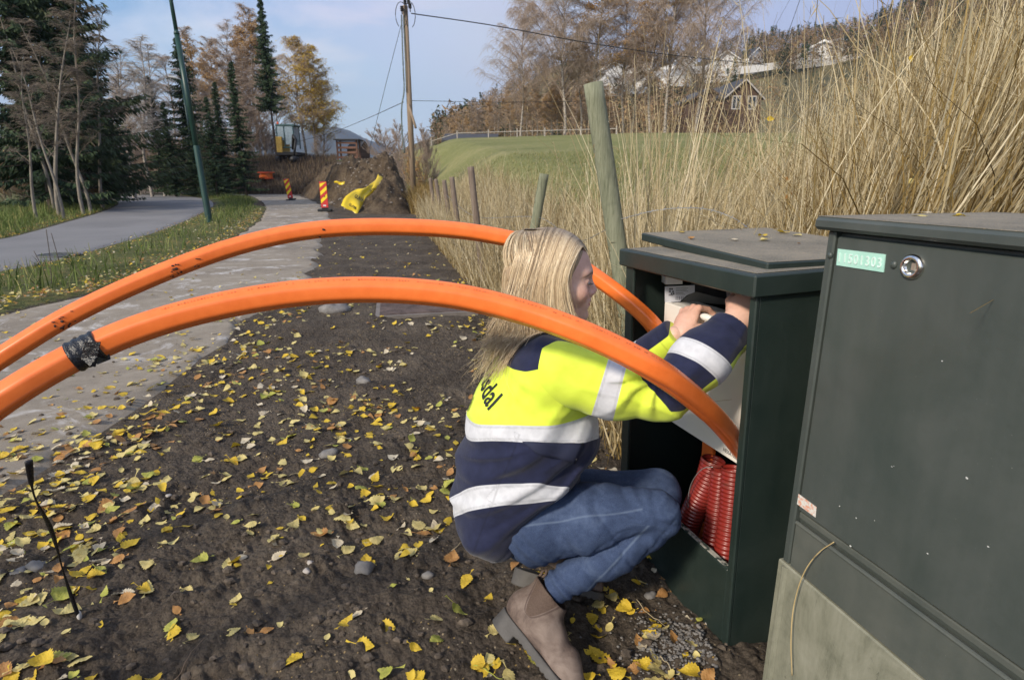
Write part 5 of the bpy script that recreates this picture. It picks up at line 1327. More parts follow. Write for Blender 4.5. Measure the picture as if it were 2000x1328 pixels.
T_('yellow0', 576, 82, 54, 'yellow_birch', 'yellow-leaved birch left half of the bright pair beside the open sky', 'tree', xs=1.15); T_('yellow1', 604, 100, 56, 'yellow_birch', 'yellow-leaved birch at the right end of the wood, above the excavator', 'tree', xs=1.15); T_('yellow0', 622, 160, 60, 'yellow_birch', 'lower yellow-brown birch at the very right of the left wood', 'tree', xs=1.1)
T_('yellow1', 198, 290, 33, 'yellow_shrub', 'small yellow-leaved shrub among the bare stems at the road bend', 'shrub', xs=1.2)
T_('yellow0', 170, 335, 28, 'yellow_shrub', 'low yellow-leaved sapling below the broad conifer', 'shrub', xs=1.2)
for i in range(26):
    px = 398 + i * 9.2 + random.uniform(-4, 4)
    if 538 < px < 612: continue
    T_('shrub%d' % 0 if i % 3 else 'bare%d' % (i % 4), px, random.uniform(205, 268) if px < 600 else random.uniform(250, 285), random.uniform(48, 55), 'bare_sapling', 'leafless brown sapling in the thicket below the orange birches', 'sapling', 'leafless saplings of the thicket', xs=.8)
for i in range(12):
    px = 225 + i * 16 + random.uniform(-5, 5); T_('shrub0' if i % 2 else 'bare1', px, random.uniform(270, 320), random.uniform(43, 47), 'bare_sapling', 'leafless sapling in the shade behind the road bend', 'sapling', 'shaded saplings behind the road bend', xs=.9)
# mid distance shrubs by the pole
for i, (px, yt, Y, k, xs, lb) in enumerate([(752, 262, 38, 'shrub0', .7, 'dark leafless shrub left of the utility pole'), (778, 254, 37, 'shrub0', .55, 'brown shrub touching the utility pole'), (822, 262, 27, 'shrub0', .45, 'brown bare bush right of the utility pole'), (806, 300, 26, 'shrub1', .5, 'low rust-coloured bush at the pole foot'), (838, 282, 26, 'shrub0', .4, 'thin bush on the field edge beside the pole')]):
    T_(k, px, yt, Y, 'bare_shrub', lb, 'shrub', xs=xs)
# birches beyond the field
for i, (px, yt, Y, k, xs) in enumerate([(1108, -60, 64, 'weep0', 1.0), (1020, 22, 66, 'weep1', .95), (1172, -90, 66, 'orange0', 1.2), (1228, -30, 68, 'weep1', .9), (1284, -50, 67, 'orange1', 1.1), (1322, -120, 66, 'weep0', .9), (1390, -110, 67, 'weep1', .85), (1140, 60, 69, 'orange1', 1.1), (1245, 70, 71, 'orange0', 1.1)]):
    T_(k, px, yt, Y, 'tall_birch', ['tall birch with forked white trunk at the middle of the birch row', 'leftmost of the tall weeping birches beyond the field', 'orange-brown birch right of the forked one', 'tall birch with thin brown twigs in the row', 'orange birch behind the leaning fence post top', 'tall bare birch against the sky above the brown house', 'rightmost tall weeping birch before the blue gap', 'low orange birch in front of the wooded hill', 'low orange birch right of the leaning post'][i], 'tree', xs=xs)
for i in range(30):
    px = 868 + i * 10.8 + random.uniform(-4, 4); k = random.choice(['bare0', 'bare2', 'orange0', 'orange1', 'bare3'])
    T_(k, px, np.interp(px, [868, 905, 960, 1010, 1190], [238, 212, 176, 170, 150]) + random.uniform(-4, 22), random.uniform(69, 84), 'hedgerow_birch', 'slender brown birch in the row along the field crest', 'tree', 'birches along the field crest', xs=1.0)
# ------------------------------------------------------------------ woods on the hill, one mass
def distant_wood():
    g = np.random.default_rng(77); Vs = []; Ts = []; K = []
    for i in range(3600):
        px = g.uniform(850, 2150); u = g.random()
        if px < 1430: d = g.uniform(95, 345)
        else: d = g.uniform(255, 350) if g.random() < .8 else g.uniform(120, 300)
        if px > 1430 and d < 255 and g.random() < .72: continue
        x = (px - 1000) / 1192 * d / math.hypot(1, (px - 1000) / 1192); y = d / math.hypot(1, (px - 1000) / 1192)
        z = float(HT(x, y)); con = g.random() < (.30 if px > 1400 else .16 + .2 * (px > 1080) * (d > 260)); h = g.uniform(6, 10) * (1.1 if con else 1) * (1 if d > 150 else .8); n = 110
        a = g.uniform(0, 6.28, n); f = g.random(n) ** .8
        if con: r_ = h * .17 * (1 - f) * g.uniform(.4, 1, n) + .1; zz = h * (.08 + .92 * f); s_ = h * .032
        else: r_ = h * .24 * np.sqrt(np.clip(1 - (2 * f - 1)**2, 0, 1)) * g.uniform(.3, 1, n); zz = h * (.22 + .78 * f); s_ = h * .030
        c = np.stack([x + r_ * np.cos(a), y + r_ * np.sin(a), z + zz], 1); o1 = g.normal(size=(n, 3)) * s_; o2 = g.normal(size=(n, 3)) * s_
        Vs.append(np.stack([c, c + o1, c + o2], 1).reshape(-1, 3)); k_ = g.random()
        Ts.append(np.repeat(np.clip(k_ * .55 + .45 * g.random(n), 0, 1), 3)); K.append(np.full(n * 3, 1. if con else 0.))
    V = np.vstack(Vs); m = Mat('hillside_tree_colours', .85, spec=.1)
    dec = m.ramp(m.attr('tone'), (0, (.12, .085, .055)), (.45, (.21, .15, .095)), (.8, (.29, .19, .10)), (1, (.36, .24, .11))); con = m.ramp(m.attr('tone'), (0, (.018, .03, .016)), (1, (.06, .08, .04)))
    m.color(m.mix(m.attr('con'), dec, con))
    o = mesh('distant_wood', V, np.arange(len(V)).reshape(-1, 3), m.m, None, False, attrs={'tone': np.concatenate(Ts), 'con': np.concatenate(K)})
    tag(o, 'far wooded hillside of brown birches and dark spruces', 'woodland', kind='stuff')
distant_wood()
# far mountain range
def mountain():
    a = np.linspace(-52, 4, 240); rr = np.array([1500, 1900, 2300, 2800, 3400]); e_px = 1000 + 1192 * np.tan(np.radians(a))
    E = np.interp(e_px, [-700, 0, 200, 350, 480, 560, 600, 640, 662, 690, 720, 745, 800, 1100], [60, 60, 72, 60, 66, 70, 76, 84, 86, 80, 66, 60, 44, 10]); f = np.array([0.0, .30, .62, 1.0, .6]); V = []
    for j, r_ in enumerate(rr):
        for i in range(len(a)):
            z = 1.15 + (E[i] * f[j] + (fbm(np.array(a[i] * .9 + j * 3), np.array(j * 1.3), 4) * 9 if 0 < j < 3 else 0) - (40 if j == 0 else 0)) * 3000 / 1192 * (r_ / 2900 if j < 3 else 1)
            V.append((r_ * math.sin(math.radians(a[i])), r_ * math.cos(math.radians(a[i])), z))
    n = len(a); F_ = [[j * n + i, j * n + i + 1, (j + 1) * n + i + 1, (j + 1) * n + i] for j in range(4) for i in range(n - 1)]
    m = Mat('far_mountain_heath', .95, spec=.1); sn = m.ramp(m.math('ADD', m.attr('hh'), m.math('MULTIPLY', m.noise(.012, 6, .7), .5)), (1.10, 0.), (1.22, .5))
    m.color(m.mix(sn, m.ramp(m.noise(.006, 6, .65), (.35, (.035, .045, .04)), (.65, (.085, .085, .06))), (.55, .57, .6)))
    V = np.array(V); o = mesh('mountain', V, F_, m.m, None, True, attrs={'hh': V[:, 2] / 235}); tag(o, kind='structure')
mountain()
# ------------------------------------------------------------------ grasses
def blades(n, pos_fn, hmin, hmax, width, lean=(0, 0), bend=.35, mats=None, seed=1, segs=6, name='dry_grass', label='', cat='grass', tone=(.0, 1.), heads=0.0, hpow=1.0, parent=None):
    g = np.random.default_rng(seed); xy = pos_fn(g, n); n = len(xy); z0 = HG(xy[:, 0], xy[:, 1]) - .015
    h = hmin + (hmax - hmin) * g.random(n) ** hpow
    if xy.shape[1] > 2: h = h * xy[:, 2]
    u = np.linspace(0, 1, segs + 1); az = g.uniform(0, 6.28, n); b = g.normal(0, bend, n)
    ld = np.stack([lean[0] + g.normal(0, .16, n), lean[1] + g.normal(0, .16, n)], 1)
    X = xy[:, :1] + h[:, None] * (ld[:, :1] * u + (b * np.cos(az))[:, None] * u**2.4); Y = xy[:, 1:2] + h[:, None] * (ld[:, 1:] * u + (b * np.sin(az))[:, None] * u**2.4)
    ll = np.hypot(ld[:, 0], ld[:, 1]); Z = z0[:, None] + h[:, None] * (u * np.sqrt(np.clip(1 - ll**2, .3, 1))[:, None] - .35 * np.abs(b)[:, None] * u**3)
    Pt = np.stack([X, Y, Z], 2); wv_ = g.normal(size=(n, 2)); wv_ /= np.linalg.norm(wv_, axis=1)[:, None]; W_ = np.concatenate([wv_, np.zeros((n, 1))], 1)[:, None, :]
    ww = (width * g.uniform(.5, 1.3, n))[:, None, None] * (1 - .75 * u**1.5)[None, :, None]
    A_ = Pt - W_ * ww; B_ = Pt + W_ * ww; V = np.stack([A_, B_], 2).reshape(-1, 3); m = segs + 1; idx = np.arange(n * m * 2).reshape(n, m, 2)
    Q = np.stack([idx[:, :-1, 0], idx[:, :-1, 1], idx[:, 1:, 1], idx[:, 1:, 0]], -1).reshape(-1, 4)
    tn_ = np.clip(tone[0] + (tone[1] - tone[0]) * g.random(n), 0, 1); T = np.repeat(tn_, m * 2)
    parts = [(V, Q, T)]
    if heads > 0:
        k = np.where(g.random(n) < heads)[0]; tip = Pt[k, -1]; dr = Pt[k, -1] - Pt[k, -2]; dr /= np.linalg.norm(dr, axis=1)[:, None] + 1e-9
        for r_ in range(7):
            o_ = g.normal(size=(len(k), 3)) * .014; s_ = tip - dr * (.012 * r_) ; e_ = s_ + dr * .022 + o_ + [0, 0, -.006]; w2 = np.cross(dr, g.normal(size=dr.shape)); w2 /= np.linalg.norm(w2, axis=1)[:, None]; w2 *= .0022
            V2 = np.stack([s_, (s_ + e_) / 2 + w2, e_, (s_ + e_) / 2 - w2], 1).reshape(-1, 3); parts.append((V2, np.arange(len(V2)).reshape(-1, 4), np.repeat(np.clip(tn_[k] * .7, 0, 1), 4)))
    V, Q, T = join(parts); o = mesh(name, V, Q, mats, parent, False, attrs={'tone': T}); return tag(o, label, cat, kind='stuff')
M_straw = leafmat('dry_straw', ((0, (.18, .125, .055)), (.35, (.35, .27, .14)), (.7, (.54, .45, .27)), (1, (.72, .63, .44))), .6, .25)
M_straw_gold = leafmat('golden_brown_weeds', ((0, (.10, .062, .022)), (.5, (.24, .16, .05)), (1, (.38, .27, .10))), .65, .25)
M_grn = leafmat('green_verge_grass', ((0, (.05, .07, .015)), (.5, (.12, .17, .04)), (.85, (.21, .26, .08)), (1, (.40, .33, .13))), .6, .3)
M_weed = leafmat('brown_dead_weeds', ((0, (.055, .04, .03)), (.5, (.12, .085, .06)), (1, (.21, .16, .10))), .8, .1)
M_fgr = leafmat('field_grass_blades', ((0, (.12, .14, .04)), (.6, (.21, .22, .075)), (1, (.36, .31, .15))), .6, .3)
def in_cab(x, y):
    return ((x > .30) & (x < 1.15) & (y > .2) & (y < 1.95) & ((x - .30) * .9 + (1.95 - y) * .5 > .12)) | ((x > .26) & (x < 1.1) & (y > 1.2) & (y < 2.25))
def zoneA(g, n):
    y = 1.9 + 13 * g.random(n) ** 1.5; s = g.exponential(.55, n) - .12; x = s + 1.03 - .215 * y; k = (s < 4) & ~in_cab(x, y) & (g.random(n) < .45 + .55 * (fbm(x * 1.2, y * 1.2, 2) > -.15)); return np.stack([x, y, np.clip(.75 + .4 * s, .5, 1.15)], 1)[k]
def zoneB(g, n):
    y = g.uniform(1.75, 6.5, n); x = g.uniform(.55, 5.8, n); s = fence_s(x, y); k = (s > .05) & (x > .5 + .08 * y) & ~in_cab(x, y) & (x < .6 + .95 * y); return np.stack([x, y, .70 + .75 * ss(.12, .36, x / y - .22)], 1)[k]
def zoneC(g, n):
    y = 5 + 19 * g.random(n) ** 1.2; s = -.1 + 1.6 * g.random(n) ** 1.2 + .07 * y * g.random(n); x = s + 1.03 - .215 * y; k = g.random(n) < .7; return np.stack([x, y, np.ones(n)], 1)[k]
blades(13000, zoneA, .30, 1.05, .0034, (.02, .0), .30, M_straw, 3, name='dry_grass', label='pale dry grass standing along the fence posts', heads=.35, hpow=1.2)
blades(15000, zoneB, .55, 1.60, .0040, (.34, .02), .22, M_straw, 4, name='tall_dry_grass', label='tall dry straw-coloured grass leaning right behind the two cabinets', tone=(.1, 1.), heads=.4, hpow=.9)
blades(22000, zoneB, .18, .95, .0044, (.16, .0), .60, M_straw_gold, 5, name='undergrowth', label='tangled golden-brown undergrowth behind the two cabinets', cat='undergrowth')
blades(9000, zoneA, .12, .45, .0034, (.0, .0), .7, M_straw_gold, 6, name='low_grass', label='low brown and green grass tangle under the fence', cat='grass')
blades(15000, zoneC, .25, .95, .006, (.03, 0), .35, M_straw, 7, name='fence_line_grass', label='dry grass along the far fence line below the field', heads=.1)
def verge(g, n):
    t = g.random(n) ** 1.0; i = (t * 118).astype(int) + 12; w = g.random(n) ; a = pL[np.clip(i, 0, 159)]; b_ = rR[np.clip((i * 1.0).astype(int), 0, 159)]
    x = g.uniform(-26, -2.0, n); y = g.uniform(3.2, 40, n); k = inside(np.vstack([pL, rR[::-1]]), x, y); x, y = x[k], y[k]
    d1 = seg_dist(pL[::2], x, y, False); d2 = seg_dist(rR[::2], x, y, False); d = np.minimum(d1, d2 * .8); kk = g.random(len(x)) < ss(.0, .7, d) * (.35 + 1.1 * (fbm(x * .8, y * .8, 3) > -.05)); return np.stack([x, y, .5 + .7 * ss(.1, .8, d)], 1)[kk]
blades(90000, verge, .07, .34, .007, (0, 0), .5, M_grn, 8, name='verge_grass', label='green grass verge between the road and the path', segs=3, tone=(0, 1))
def verge_far(g, n):
    x = g.uniform(-34, -6, n); y = g.uniform(6, 32, n); d = seg_dist(rL[::2], x, y, False); i = ~inside(road_poly, x, y) & (d < 2.6) & (x < np.interp(y, np.sort(rL[:, 1]), rL[np.argsort(rL[:, 1]), 0]) + .05); x, y, d = x[i], y[i], d[i]; return np.stack([x, y, .5 + .8 * ss(0, 1.5, d)], 1)
blades(90000, verge_far, .08, .40, .009, (0, 0), .45, M_grn, 9, name='roadside_grass', label='green and brown grass along the far side of the road', segs=3, tone=(.2, 1))
def bankw(g, n):
    px = g.uniform(405, 660, n); y = g.uniform(46, 59, n); x = (px - 1000) / 1192 * y; return np.stack([x, y, np.ones(n)], 1)
blades(14000, bankw, .25, .75, .020, (0, 0), .3, M_weed, 10, name='brown_weeds', label='brown dead weeds covering the low bank past the path bend', cat='weeds', segs=3)
def fieldg(g, n):
    y = 4 + 22 * g.random(n) ** 1.3; s = .8 + g.random(n) * (2 + .55 * y); x = s + 1.03 - .215 * y; return np.stack([x, y, np.ones(n)], 1)
blades(22000, fieldg, .05, .15, .009, (0, 0), .6, M_fgr, 12, name='field_grass', label='short green grass of the sloping field', segs=2, tone=(.3, 1.))
def moundw(g, n):
    px = g.uniform(800, 850, n); y = g.uniform(20, 27, n); x = (px - 1000) / 1192 * y; k = fence_s(x, y) > -1.1; return np.stack([x, y, np.ones(n)], 1)[k]
blades(2600, moundw, .3, 1.1, .009, (0, 0), .35, M_straw_gold, 13, name='weeds_round_pole', label='yellow-brown weeds round the foot of the utility pole', cat='weeds', segs=4)

def zoneD(g, n):
    px = g.uniform(1175, 1640, n); y = g.uniform(2.2, 5.0, n); x = (px - 1000) / 1192 * y; k = (fence_s(x, y) > .1) & ~in_cab(x, y); return np.stack([x, y, np.where((px > 1375) & (px < 1505), .68, 1.0)], 1)[k]
blades(1500, zoneD, 1.0, 1.95, .0034, (.10, .02), .18, M_straw, 23, name='tall_grass_stalks', label='scattered tall pale grass stalks rising above the open cabinet', tone=(.35, 1.), heads=.45, segs=8)
blades(7000, zoneD, .5, 1.15, .0036, (.08, .0), .35, M_straw, 24, name='mid_grass', label='dense pale grass between the leaning post and the tall grass', tone=(.1, 1.), heads=.1)
def wall(g, n):
    px = g.uniform(1520, 2120, n); y = g.uniform(2.0, 4.6, n); x = (px - 1000) / 1192 * y; return np.stack([x, y, .75 + .45 * ss(1520, 1750, px)], 1)
blades(6000, wall, 1.2, 2.0, .0042, (.42, .03), .20, M_straw, 25, name='leaning_reeds', label='tallest straw-coloured stalks leaning right at the right edge', tone=(.15, 1.), heads=.3, segs=8)
blades(6000, wall, .8, 1.7, .0036, (.25, .0), .45, M_straw_gold, 26, name='brown_stalks', label='brown broken stalks mixed among the leaning tall grass', tone=(.0, 1.), segs=7)
for i in range(34):
    px = -10 + i * 12.5 + random.uniform(-6, 6); T_(['shrub0', 'shrub1', 'bare1', 'shrub0'][i % 4], px, random.uniform(255, 330) if px < 210 else random.uniform(280, 330), random.uniform(24, 30) if px < 190 else random.uniform(43, 46), 'understorey_bush', 'small leafless bush in the shade under the left trees', 'shrub', 'understorey bushes under the left trees', xs=.9)

for i, (px, yt, Y, k, xs) in enumerate([(262, 140, 45, 'grey1', 1.1), (320, 120, 48, 'bare0', 1.1), (238, 180, 44, 'orange1', .9), (360, 130, 50, 'grey0', 1.1), (408, 84, 54, 'orange1', 1.0), (440, 110, 52, 'bare1', 1.1), (452, 60, 56, 'orange0', .9), (492, 60, 56, 'orange1', .9), (520, 90, 56, 'bare2', 1.0), (470, 160, 50, 'bare0', 1.1), (384, 160, 50, 'bare2', 1.1)]):
    T_(k, px, yt, Y, 'wood_birch', 'half-bare birch filling the wood between road bend and excavator', 'tree', 'half-bare birches of the left wood', xs=xs)
# ------------------------------------------------------------------ dirt heap
M_dirt = Mat('excavated_dirt', .95, spec=.15); a_ = M_dirt.noise(1.2, 6, .7); b_ = M_dirt.noise(14, 6, .75)
M_dirt.color(M_dirt.ramp(M_dirt.mix(.5, a_, b_), (.34, (.03, .022, .015)), (.5, (.085, .062, .041)), (.68, (.19, .15, .10)))); M_dirt.bump(b_, .8, .06); M_dirt = M_dirt.m
HEAP = [(705, 31, 2.9, 3.4, 2.15), (762, 29.5, 2.2, 3.4, 2.25), (815, 27, 1.6, 3.0, 1.9), (650, 38, 2.2, 3.0, 1.9), (768, 22.6, 1.55, 1.7, 1.25), (812, 23.5, 1.2, 1.8, 1.35), (618, 26.5, .7, 1.0, .5), (655, 28, 1.2, 2.2, 1.0), (700, 37, 3, 4, 2.2), (606, 42, 2.6, 4, 1.5), (664, 33, 2.0, 3, 2.0)]
def heap_h(x, y):
    h = 0 * x
    for px, Y, rx, ry, hh in HEAP:
        cx = P(px, 350, Y)[0]; q = ((x - cx) / rx)**2 + ((y - Y) / ry)**2; h = np.maximum(h, hh * np.exp(-.9 * q)) * .5 + .5 * (h**4 + (hh * np.exp(-.9 * q))**4) ** .25
    tx = P(690, 350, 22.5)[0]; ax = x - (tx + (y - 20.6) * .26); h = h * (1 - .75 * np.exp(-(ax / .55)**2) * ss(28, 25, y))
    pd_ = np.asarray(seg_dist(pR[::4], x, y, False)); pin = inside(path_poly, np.atleast_1d(x), np.atleast_1d(y)).reshape(np.shape(x)); h = h * ss(.0, 1.6, pd_) ** .7 * np.where(pin, 0, 1) * ss(.3, -.5, fence_s(x, y))
    n = .34 * fbm(x * 1.1, y * 1.1, 4) + .36 * fbm(x * 3.4, y * 3.4, 5, .6) + .09 * np.abs(fbm(x * 11, y * 11, 2))
    return h + n * ss(.05, .6, h) - .12
gx, gy = np.meshgrid(np.linspace(-15, -2.0, 300), np.linspace(19, 43, 330), indexing='ij'); gz = HT(gx, gy) + heap_h(gx, gy)
idx = np.arange(gx.size).reshape(gx.shape); Q = np.stack([idx[:-1, :-1], idx[1:, :-1], idx[1:, 1:], idx[:-1, 1:]], -1).reshape(-1, 4)
kk = (heap_h(gx, gy) > -.05) & (fence_s(gx, gy) < -.15); kq = kk.ravel()[Q].any(1) ; 
tag(mesh('dirt_heap', np.stack([gx.ravel(), gy.ravel(), gz.ravel()], 1), Q[kq], M_dirt, None, True, origin=(-6, 28, 0)), 'large brown heap of excavated soil and stones beside the path', 'soil heap')
def heapz(x, y): return float(HT(x, y)) + float(heap_h(np.array(float(x)), np.array(float(y))))
def rock(mb, c, r, seed, mi=0, nu=12, nv=8):
    g = np.random.default_rng(seed); s_ = np.array([1, g.uniform(.65, .95), g.uniform(.45, .7)]) * r; V = []; F_ = []
    for i in range(nv + 1):
        th = math.pi * i / nv
        for j in range(nu):
            ph = 2 * math.pi * j / nu; d = np.array([math.sin(th) * math.cos(ph), math.sin(th) * math.sin(ph), math.cos(th)])
            k = 1 + .22 * math.sin(d[0] * 3.1 + seed) * math.cos(d[1] * 2.7 + seed * 2) + .10 * math.sin(7 * d[2] + 5 * d[0] + seed)
            V.append(np.array(c) + d * s_ * k)
    for i in range(nv):
        for j in range(nu): F_.append([i * nu + j, (i + 1) * nu + j, (i + 1) * nu + (j + 1) % nu, i * nu + (j + 1) % nu])
    mb.add(V, F_, mi)
M_rock = simple('grey_stone', (.17, .16, .15), .85, 0, .3, 20, .4, 90); M_rock2 = simple('pale_stone', (.34, .31, .28), .85, 0, .25, 12, .4, 60)
for i, (a, b, r_, lb) in enumerate([(70, 1104, .030, 'grey oval stone in the soil at the left edge'), (38, 1112, .022, 'small dark stone half buried at the left edge'), (712, 1118, .034, 'dark stone in the soil left of the boot'), (642, 884, .040, 'flat grey stone in the soil in front of the path'), (607, 1110, .011, 'tiny pale pebble left of the kneeling woman'), (836, 1130, .016, 'small brown stone beside the heel'), (710, 745, .045, 'low stone in the soil below the lower duct'), (655, 605, .13, 'flat buried boulder between the path and the metal cover'), (1383, 1218, .011, 'pale grey pebble at the foot of the open cabinet'), (1270, 1158, .018, 'round brown stone in front of the open cabinet'), (1118, 700, .03, 'stone hidden beside the fence grass'), (330, 972, .010, 'pale pebble among leaves near the path edge'), (600, 1125, .012, 'small grey pebble below the tiny pale one')]):
    g_ = G(a, b, 0); z = float(HG(g_[0], g_[1])); mb = MB(); rock(mb, (g_[0], g_[1], z + r_ * .08), r_, i + 3); tag(mb.build('stone', M_rock2 if 'pale' in lb else M_rock, None, True, origin=(g_[0], g_[1], z)), lb, 'stone')
V_ = []; mb = MB(); g = np.random.default_rng(8)
for i in range(420):
    px = g.uniform(585, 835); Y = g.uniform(20.5, 33); x = (px - 1000) / 1192 * Y
    if heap_h(np.array(x), np.array(Y)) < .05: continue
    rock(mb, (x, Y, heapz(x, Y) + .01), g.uniform(.02, .07) if g.random() < .94 else g.uniform(.08, .15), i, 0, 7, 5)
tag(mb.build('heap_stones', simple('dusty_stone', (.24, .21, .18), .85, 0, .35, 12), None, True), 'pale stones and pebbles scattered over the soil heap', 'stones', kind='stuff')
mb = MB()
for i in range(2600):
    y = .75 + 3.6 * g.random() ** 1.2; x = g.uniform(-1.3 * y, .50 * y + .1)
    if inside(path_poly, np.array([x]), np.array([y]))[0] and g.random() < .72: continue
    if x > .40 and y < 1.9 and not (x < .56 and y < 1.25): continue
    r_ = .003 + .015 * g.random() ** 4; rock(mb, (x, y, float(HG(x, y)) + r_ * .3), r_, i, 0, 6, 4)
tag(mb.build('soil_crumbs', simple('dark_soil_crumb', (.085, .066, .049), .95, 0, .5, 60, .5, 200), None, False), 'small dark clods and grit lying on the soil', 'soil crumbs', kind='stuff')
mb = MB()
for i in range(900):
    c = G(1330 + g.normal(0, 50), 1262 + g.normal(0, 34), 0); r_ = .0025 + .004 * g.random() ** 2
    if c[0] > .50 and c[1] > 1.12: continue
    rock(mb, (c[0], c[1], float(HG(c[0], c[1])) + r_ * .4), r_, i, 0, 6, 4)
tag(mb.build('gravel', simple('grey_grit', (.15, .14, .13), .9, 0, .5, 90), None, True), 'patch of grey gravel at the foot of the open cabinet', 'gravel', kind='stuff')
# ------------------------------------------------------------------ yellow sheeting on the heap
M_ysheet = simple('yellow_plastic_sheet', (.72, .52, .02), .35, 0, .1, 2, .2, 12)
def sheet(cl, label, text=None, n=22, k=7):
    c = cr_interp(cl, n); L_, R_ = [], []; V = []
    for i in range(n):
        px, py, w, Y = c[i]; t = c[min(i + 1, n - 1)][:2] - c[max(i - 1, 0)][:2]; t /= np.linalg.norm(t); nn = np.array([-t[1], t[0]])
        for j in range(k):
            f = j / (k - 1) - .5; q = P(px + nn[0] * w * f, py + nn[1] * w * f, Y); q = q + [0, -.05 * math.sin(j * 1.3 + i * .6) + .04 * math.sin(i * 1.1), .02 * math.sin(j * 2 + i)]; V.append(q)
    F_ = [[i * k + j, i * k + j + 1, (i + 1) * k + j + 1, (i + 1) * k + j] for i in range(n - 1) for j in range(k - 1)]
    o = mesh('plastic_sheet', V, F_, M_ysheet, None, True, origin=V[len(V) // 2]); s_ = o.modifiers.new('thickness', 'SOLIDIFY'); s_.thickness = .006; tag(o, label, 'plastic sheet'); return o, np.array(V).reshape(n, k, 3)
so, sv = sheet([(682, 410, 36, 20.4), (692, 392, 36, 20.8), (706, 380, 24, 21.3), (724, 370, 15, 21.8), (738, 356, 15, 22.4), (746, 346, 17, 22.9)], 'crumpled yellow plastic sheet with black lettering lying on the soil heap')
def sheet_text(tx, quad, dy=-.06, bold=.03): text_on_quad(tx, [np.array(P(a, b, Y)) + [0, dy, 0] for a, b, Y in quad], (0, -1, 0), so, M_black, 'lettering', .02, .02, bold, 1.0, .02, .01)
sheet_text('GLAVA', [(695, 379, 21.0), (713, 388, 21.2), (711, 395, 21.1), (693, 386, 20.9)]); sheet_text('GLAVA', [(684, 396, 20.6), (699, 405, 20.7), (697, 410, 20.6), (682, 401, 20.5)]); sheet_text('GLAVA', [(722, 371, 21.7), (732, 366, 21.9), (734, 370, 21.9), (724, 375, 21.7)])
sheet([(653, 356, 3, 24.6), (660, 357, 5, 24.4), (672, 358, 5, 24.2)], 'small scrap of yellow plastic sheet on the back of the heap', n=8, k=4)
# ------------------------------------------------------------------ marker boards
M_sr = simple('red_reflective_board', (.55, .035, .03), .45, 0, .08); M_sy = simple('yellow_reflective_board', (.85, .66, .02), .45, 0, .08)
def marker(px_b, py_b, Y, hpx, tilt, label):
    b = P(px_b, py_b, Y); hh = hpx / F * Y * 1.02; w = .23 * hh / .95; z0 = float(HG(b[0], Y)); b[2] = z0
    e = empty('marker_board', b, label, 'road marker', 'red and yellow marker boards beside the path'); e.rotation_euler = (0, tilt, .12)
    def loc(o): o.location = (0, 0, 0); return o
    mb = MB(); mb.box((-.24, -.16, 0), (.48, 0, 0), (0, .32, 0), (0, 0, .09), 0, .02); mb.box((-.10, -.06, .09), (.20, 0, 0), (0, .12, 0), (0, 0, .05), 0, .01)
    def put(name, mb, mt): V = np.array(mb.V) + np.array(WORLD(e)); return mesh(name, V, mb.F, mt, e)
    put('rubber_foot', mb, M_black)
    mb = MB(); mb.box((-w / 2, -.012, .13), (w, 0, 0), (0, .024, 0), (0, 0, hh - .13), 0, .006); bd = put('board', mb, M_sr)
    mb = MB(); zz = .13; H_ = hh - .13
    for k in range(3):
        a = zz + H_ * (.17 + .30 * k); th = H_ * .15
        pts = [(-w / 2 + .012, a), (w / 2 - .012, a + w * .8), (w / 2 - .012, a + w * .8 + th), (-w / 2 + .012, a + th)]
        pts = [(x, min(z, zz + H_ - .01)) for x, z in pts]; mb.add([(x, -.016, z) for x, z in pts], [[0, 1, 2, 3]])
    put('yellow_stripes', mb, M_sy)
    mb = MB(); a = zz + H_ * .42; mb.add([(-.05, -.020, a), (.06, -.020, a + .05), (.03, -.020, a + .01), (.06, -.020, a + .0)], [[0, 1, 2, 3][::-1]]); put('arrow_mark', mb, M_black)
    mb = MB(); a = zz + H_ * .06; mb.add([(-.05, -.020, a), (.05, -.020, a), (.05, -.020, a + .05), (-.05, -.020, a + .05)], [[0, 1, 2, 3]]); put('white_sticker', mb, simple('white_marking', (.7, .7, .7), .5))
marker(635, 411, 21.8, 54, 0, 'upright red and yellow striped board standing nearest, before the soil heap')
marker(568, 385, 33, 39, -.14, 'red and yellow striped board leaning left, farther along the path')
# ------------------------------------------------------------------ lamp posts
M_lamp = simple('dark_green_painted_post', (.012, .045, .035), .4, 0, .25, 3)
b = P(409, 432, 16.4); b[2] = 0; t = P(318, -90, 16.9); lp = empty('lamp_post', b, 'tall dark green lamp post leaning left on the grass verge', 'lamp post')
k = lambda f: b + (t - b) * f
mb = MB(); mb.tube([k(0) - [0, 0, .1], k(.002), k(.30), k(.301)], [.086, .086, .080, .080], 16); mb.tube([k(.30), k(.72)], [.070, .064], 16); mb.build('lower_pole', M_lamp, lp, True)
mb = MB(); mb.tube([k(.715), k(.722), k(.73)], [.070, .070, .052], 16); mb.tube([k(.72), k(1.0)], [.050, .042], 14); mb.build('upper_pole', M_lamp, lp, True)
M_grey = simple('galvanised_grey', (.30, .31, .32), .45, .5, .15)
b = P(388, 366, 41); b[2] = float(HT(b[0], b[1])); t = P(354, 156, 41); lp = empty('lamp_post', b, 'distant thin lamp post with a pale lamp head beside the spruces', 'lamp post')
mb = MB(); mb.tube([b, b * .5 + t * .5, t], [.09, .07, .055], 10); mb.build('pole', M_lamp, lp, True)
mb = MB(); h1 = P(331, 150, 41); mb.tube([t, t * .5 + h1 * .5 + [0, 0, .03], h1], [.05, .15, .10], 10, prof=[(math.cos(a), .5 * math.sin(a)) for a in np.arange(10) * .628]); mb.build('lamp_head', simple('pale_lamp_housing', (.5, .5, .48), .4), lp, True)
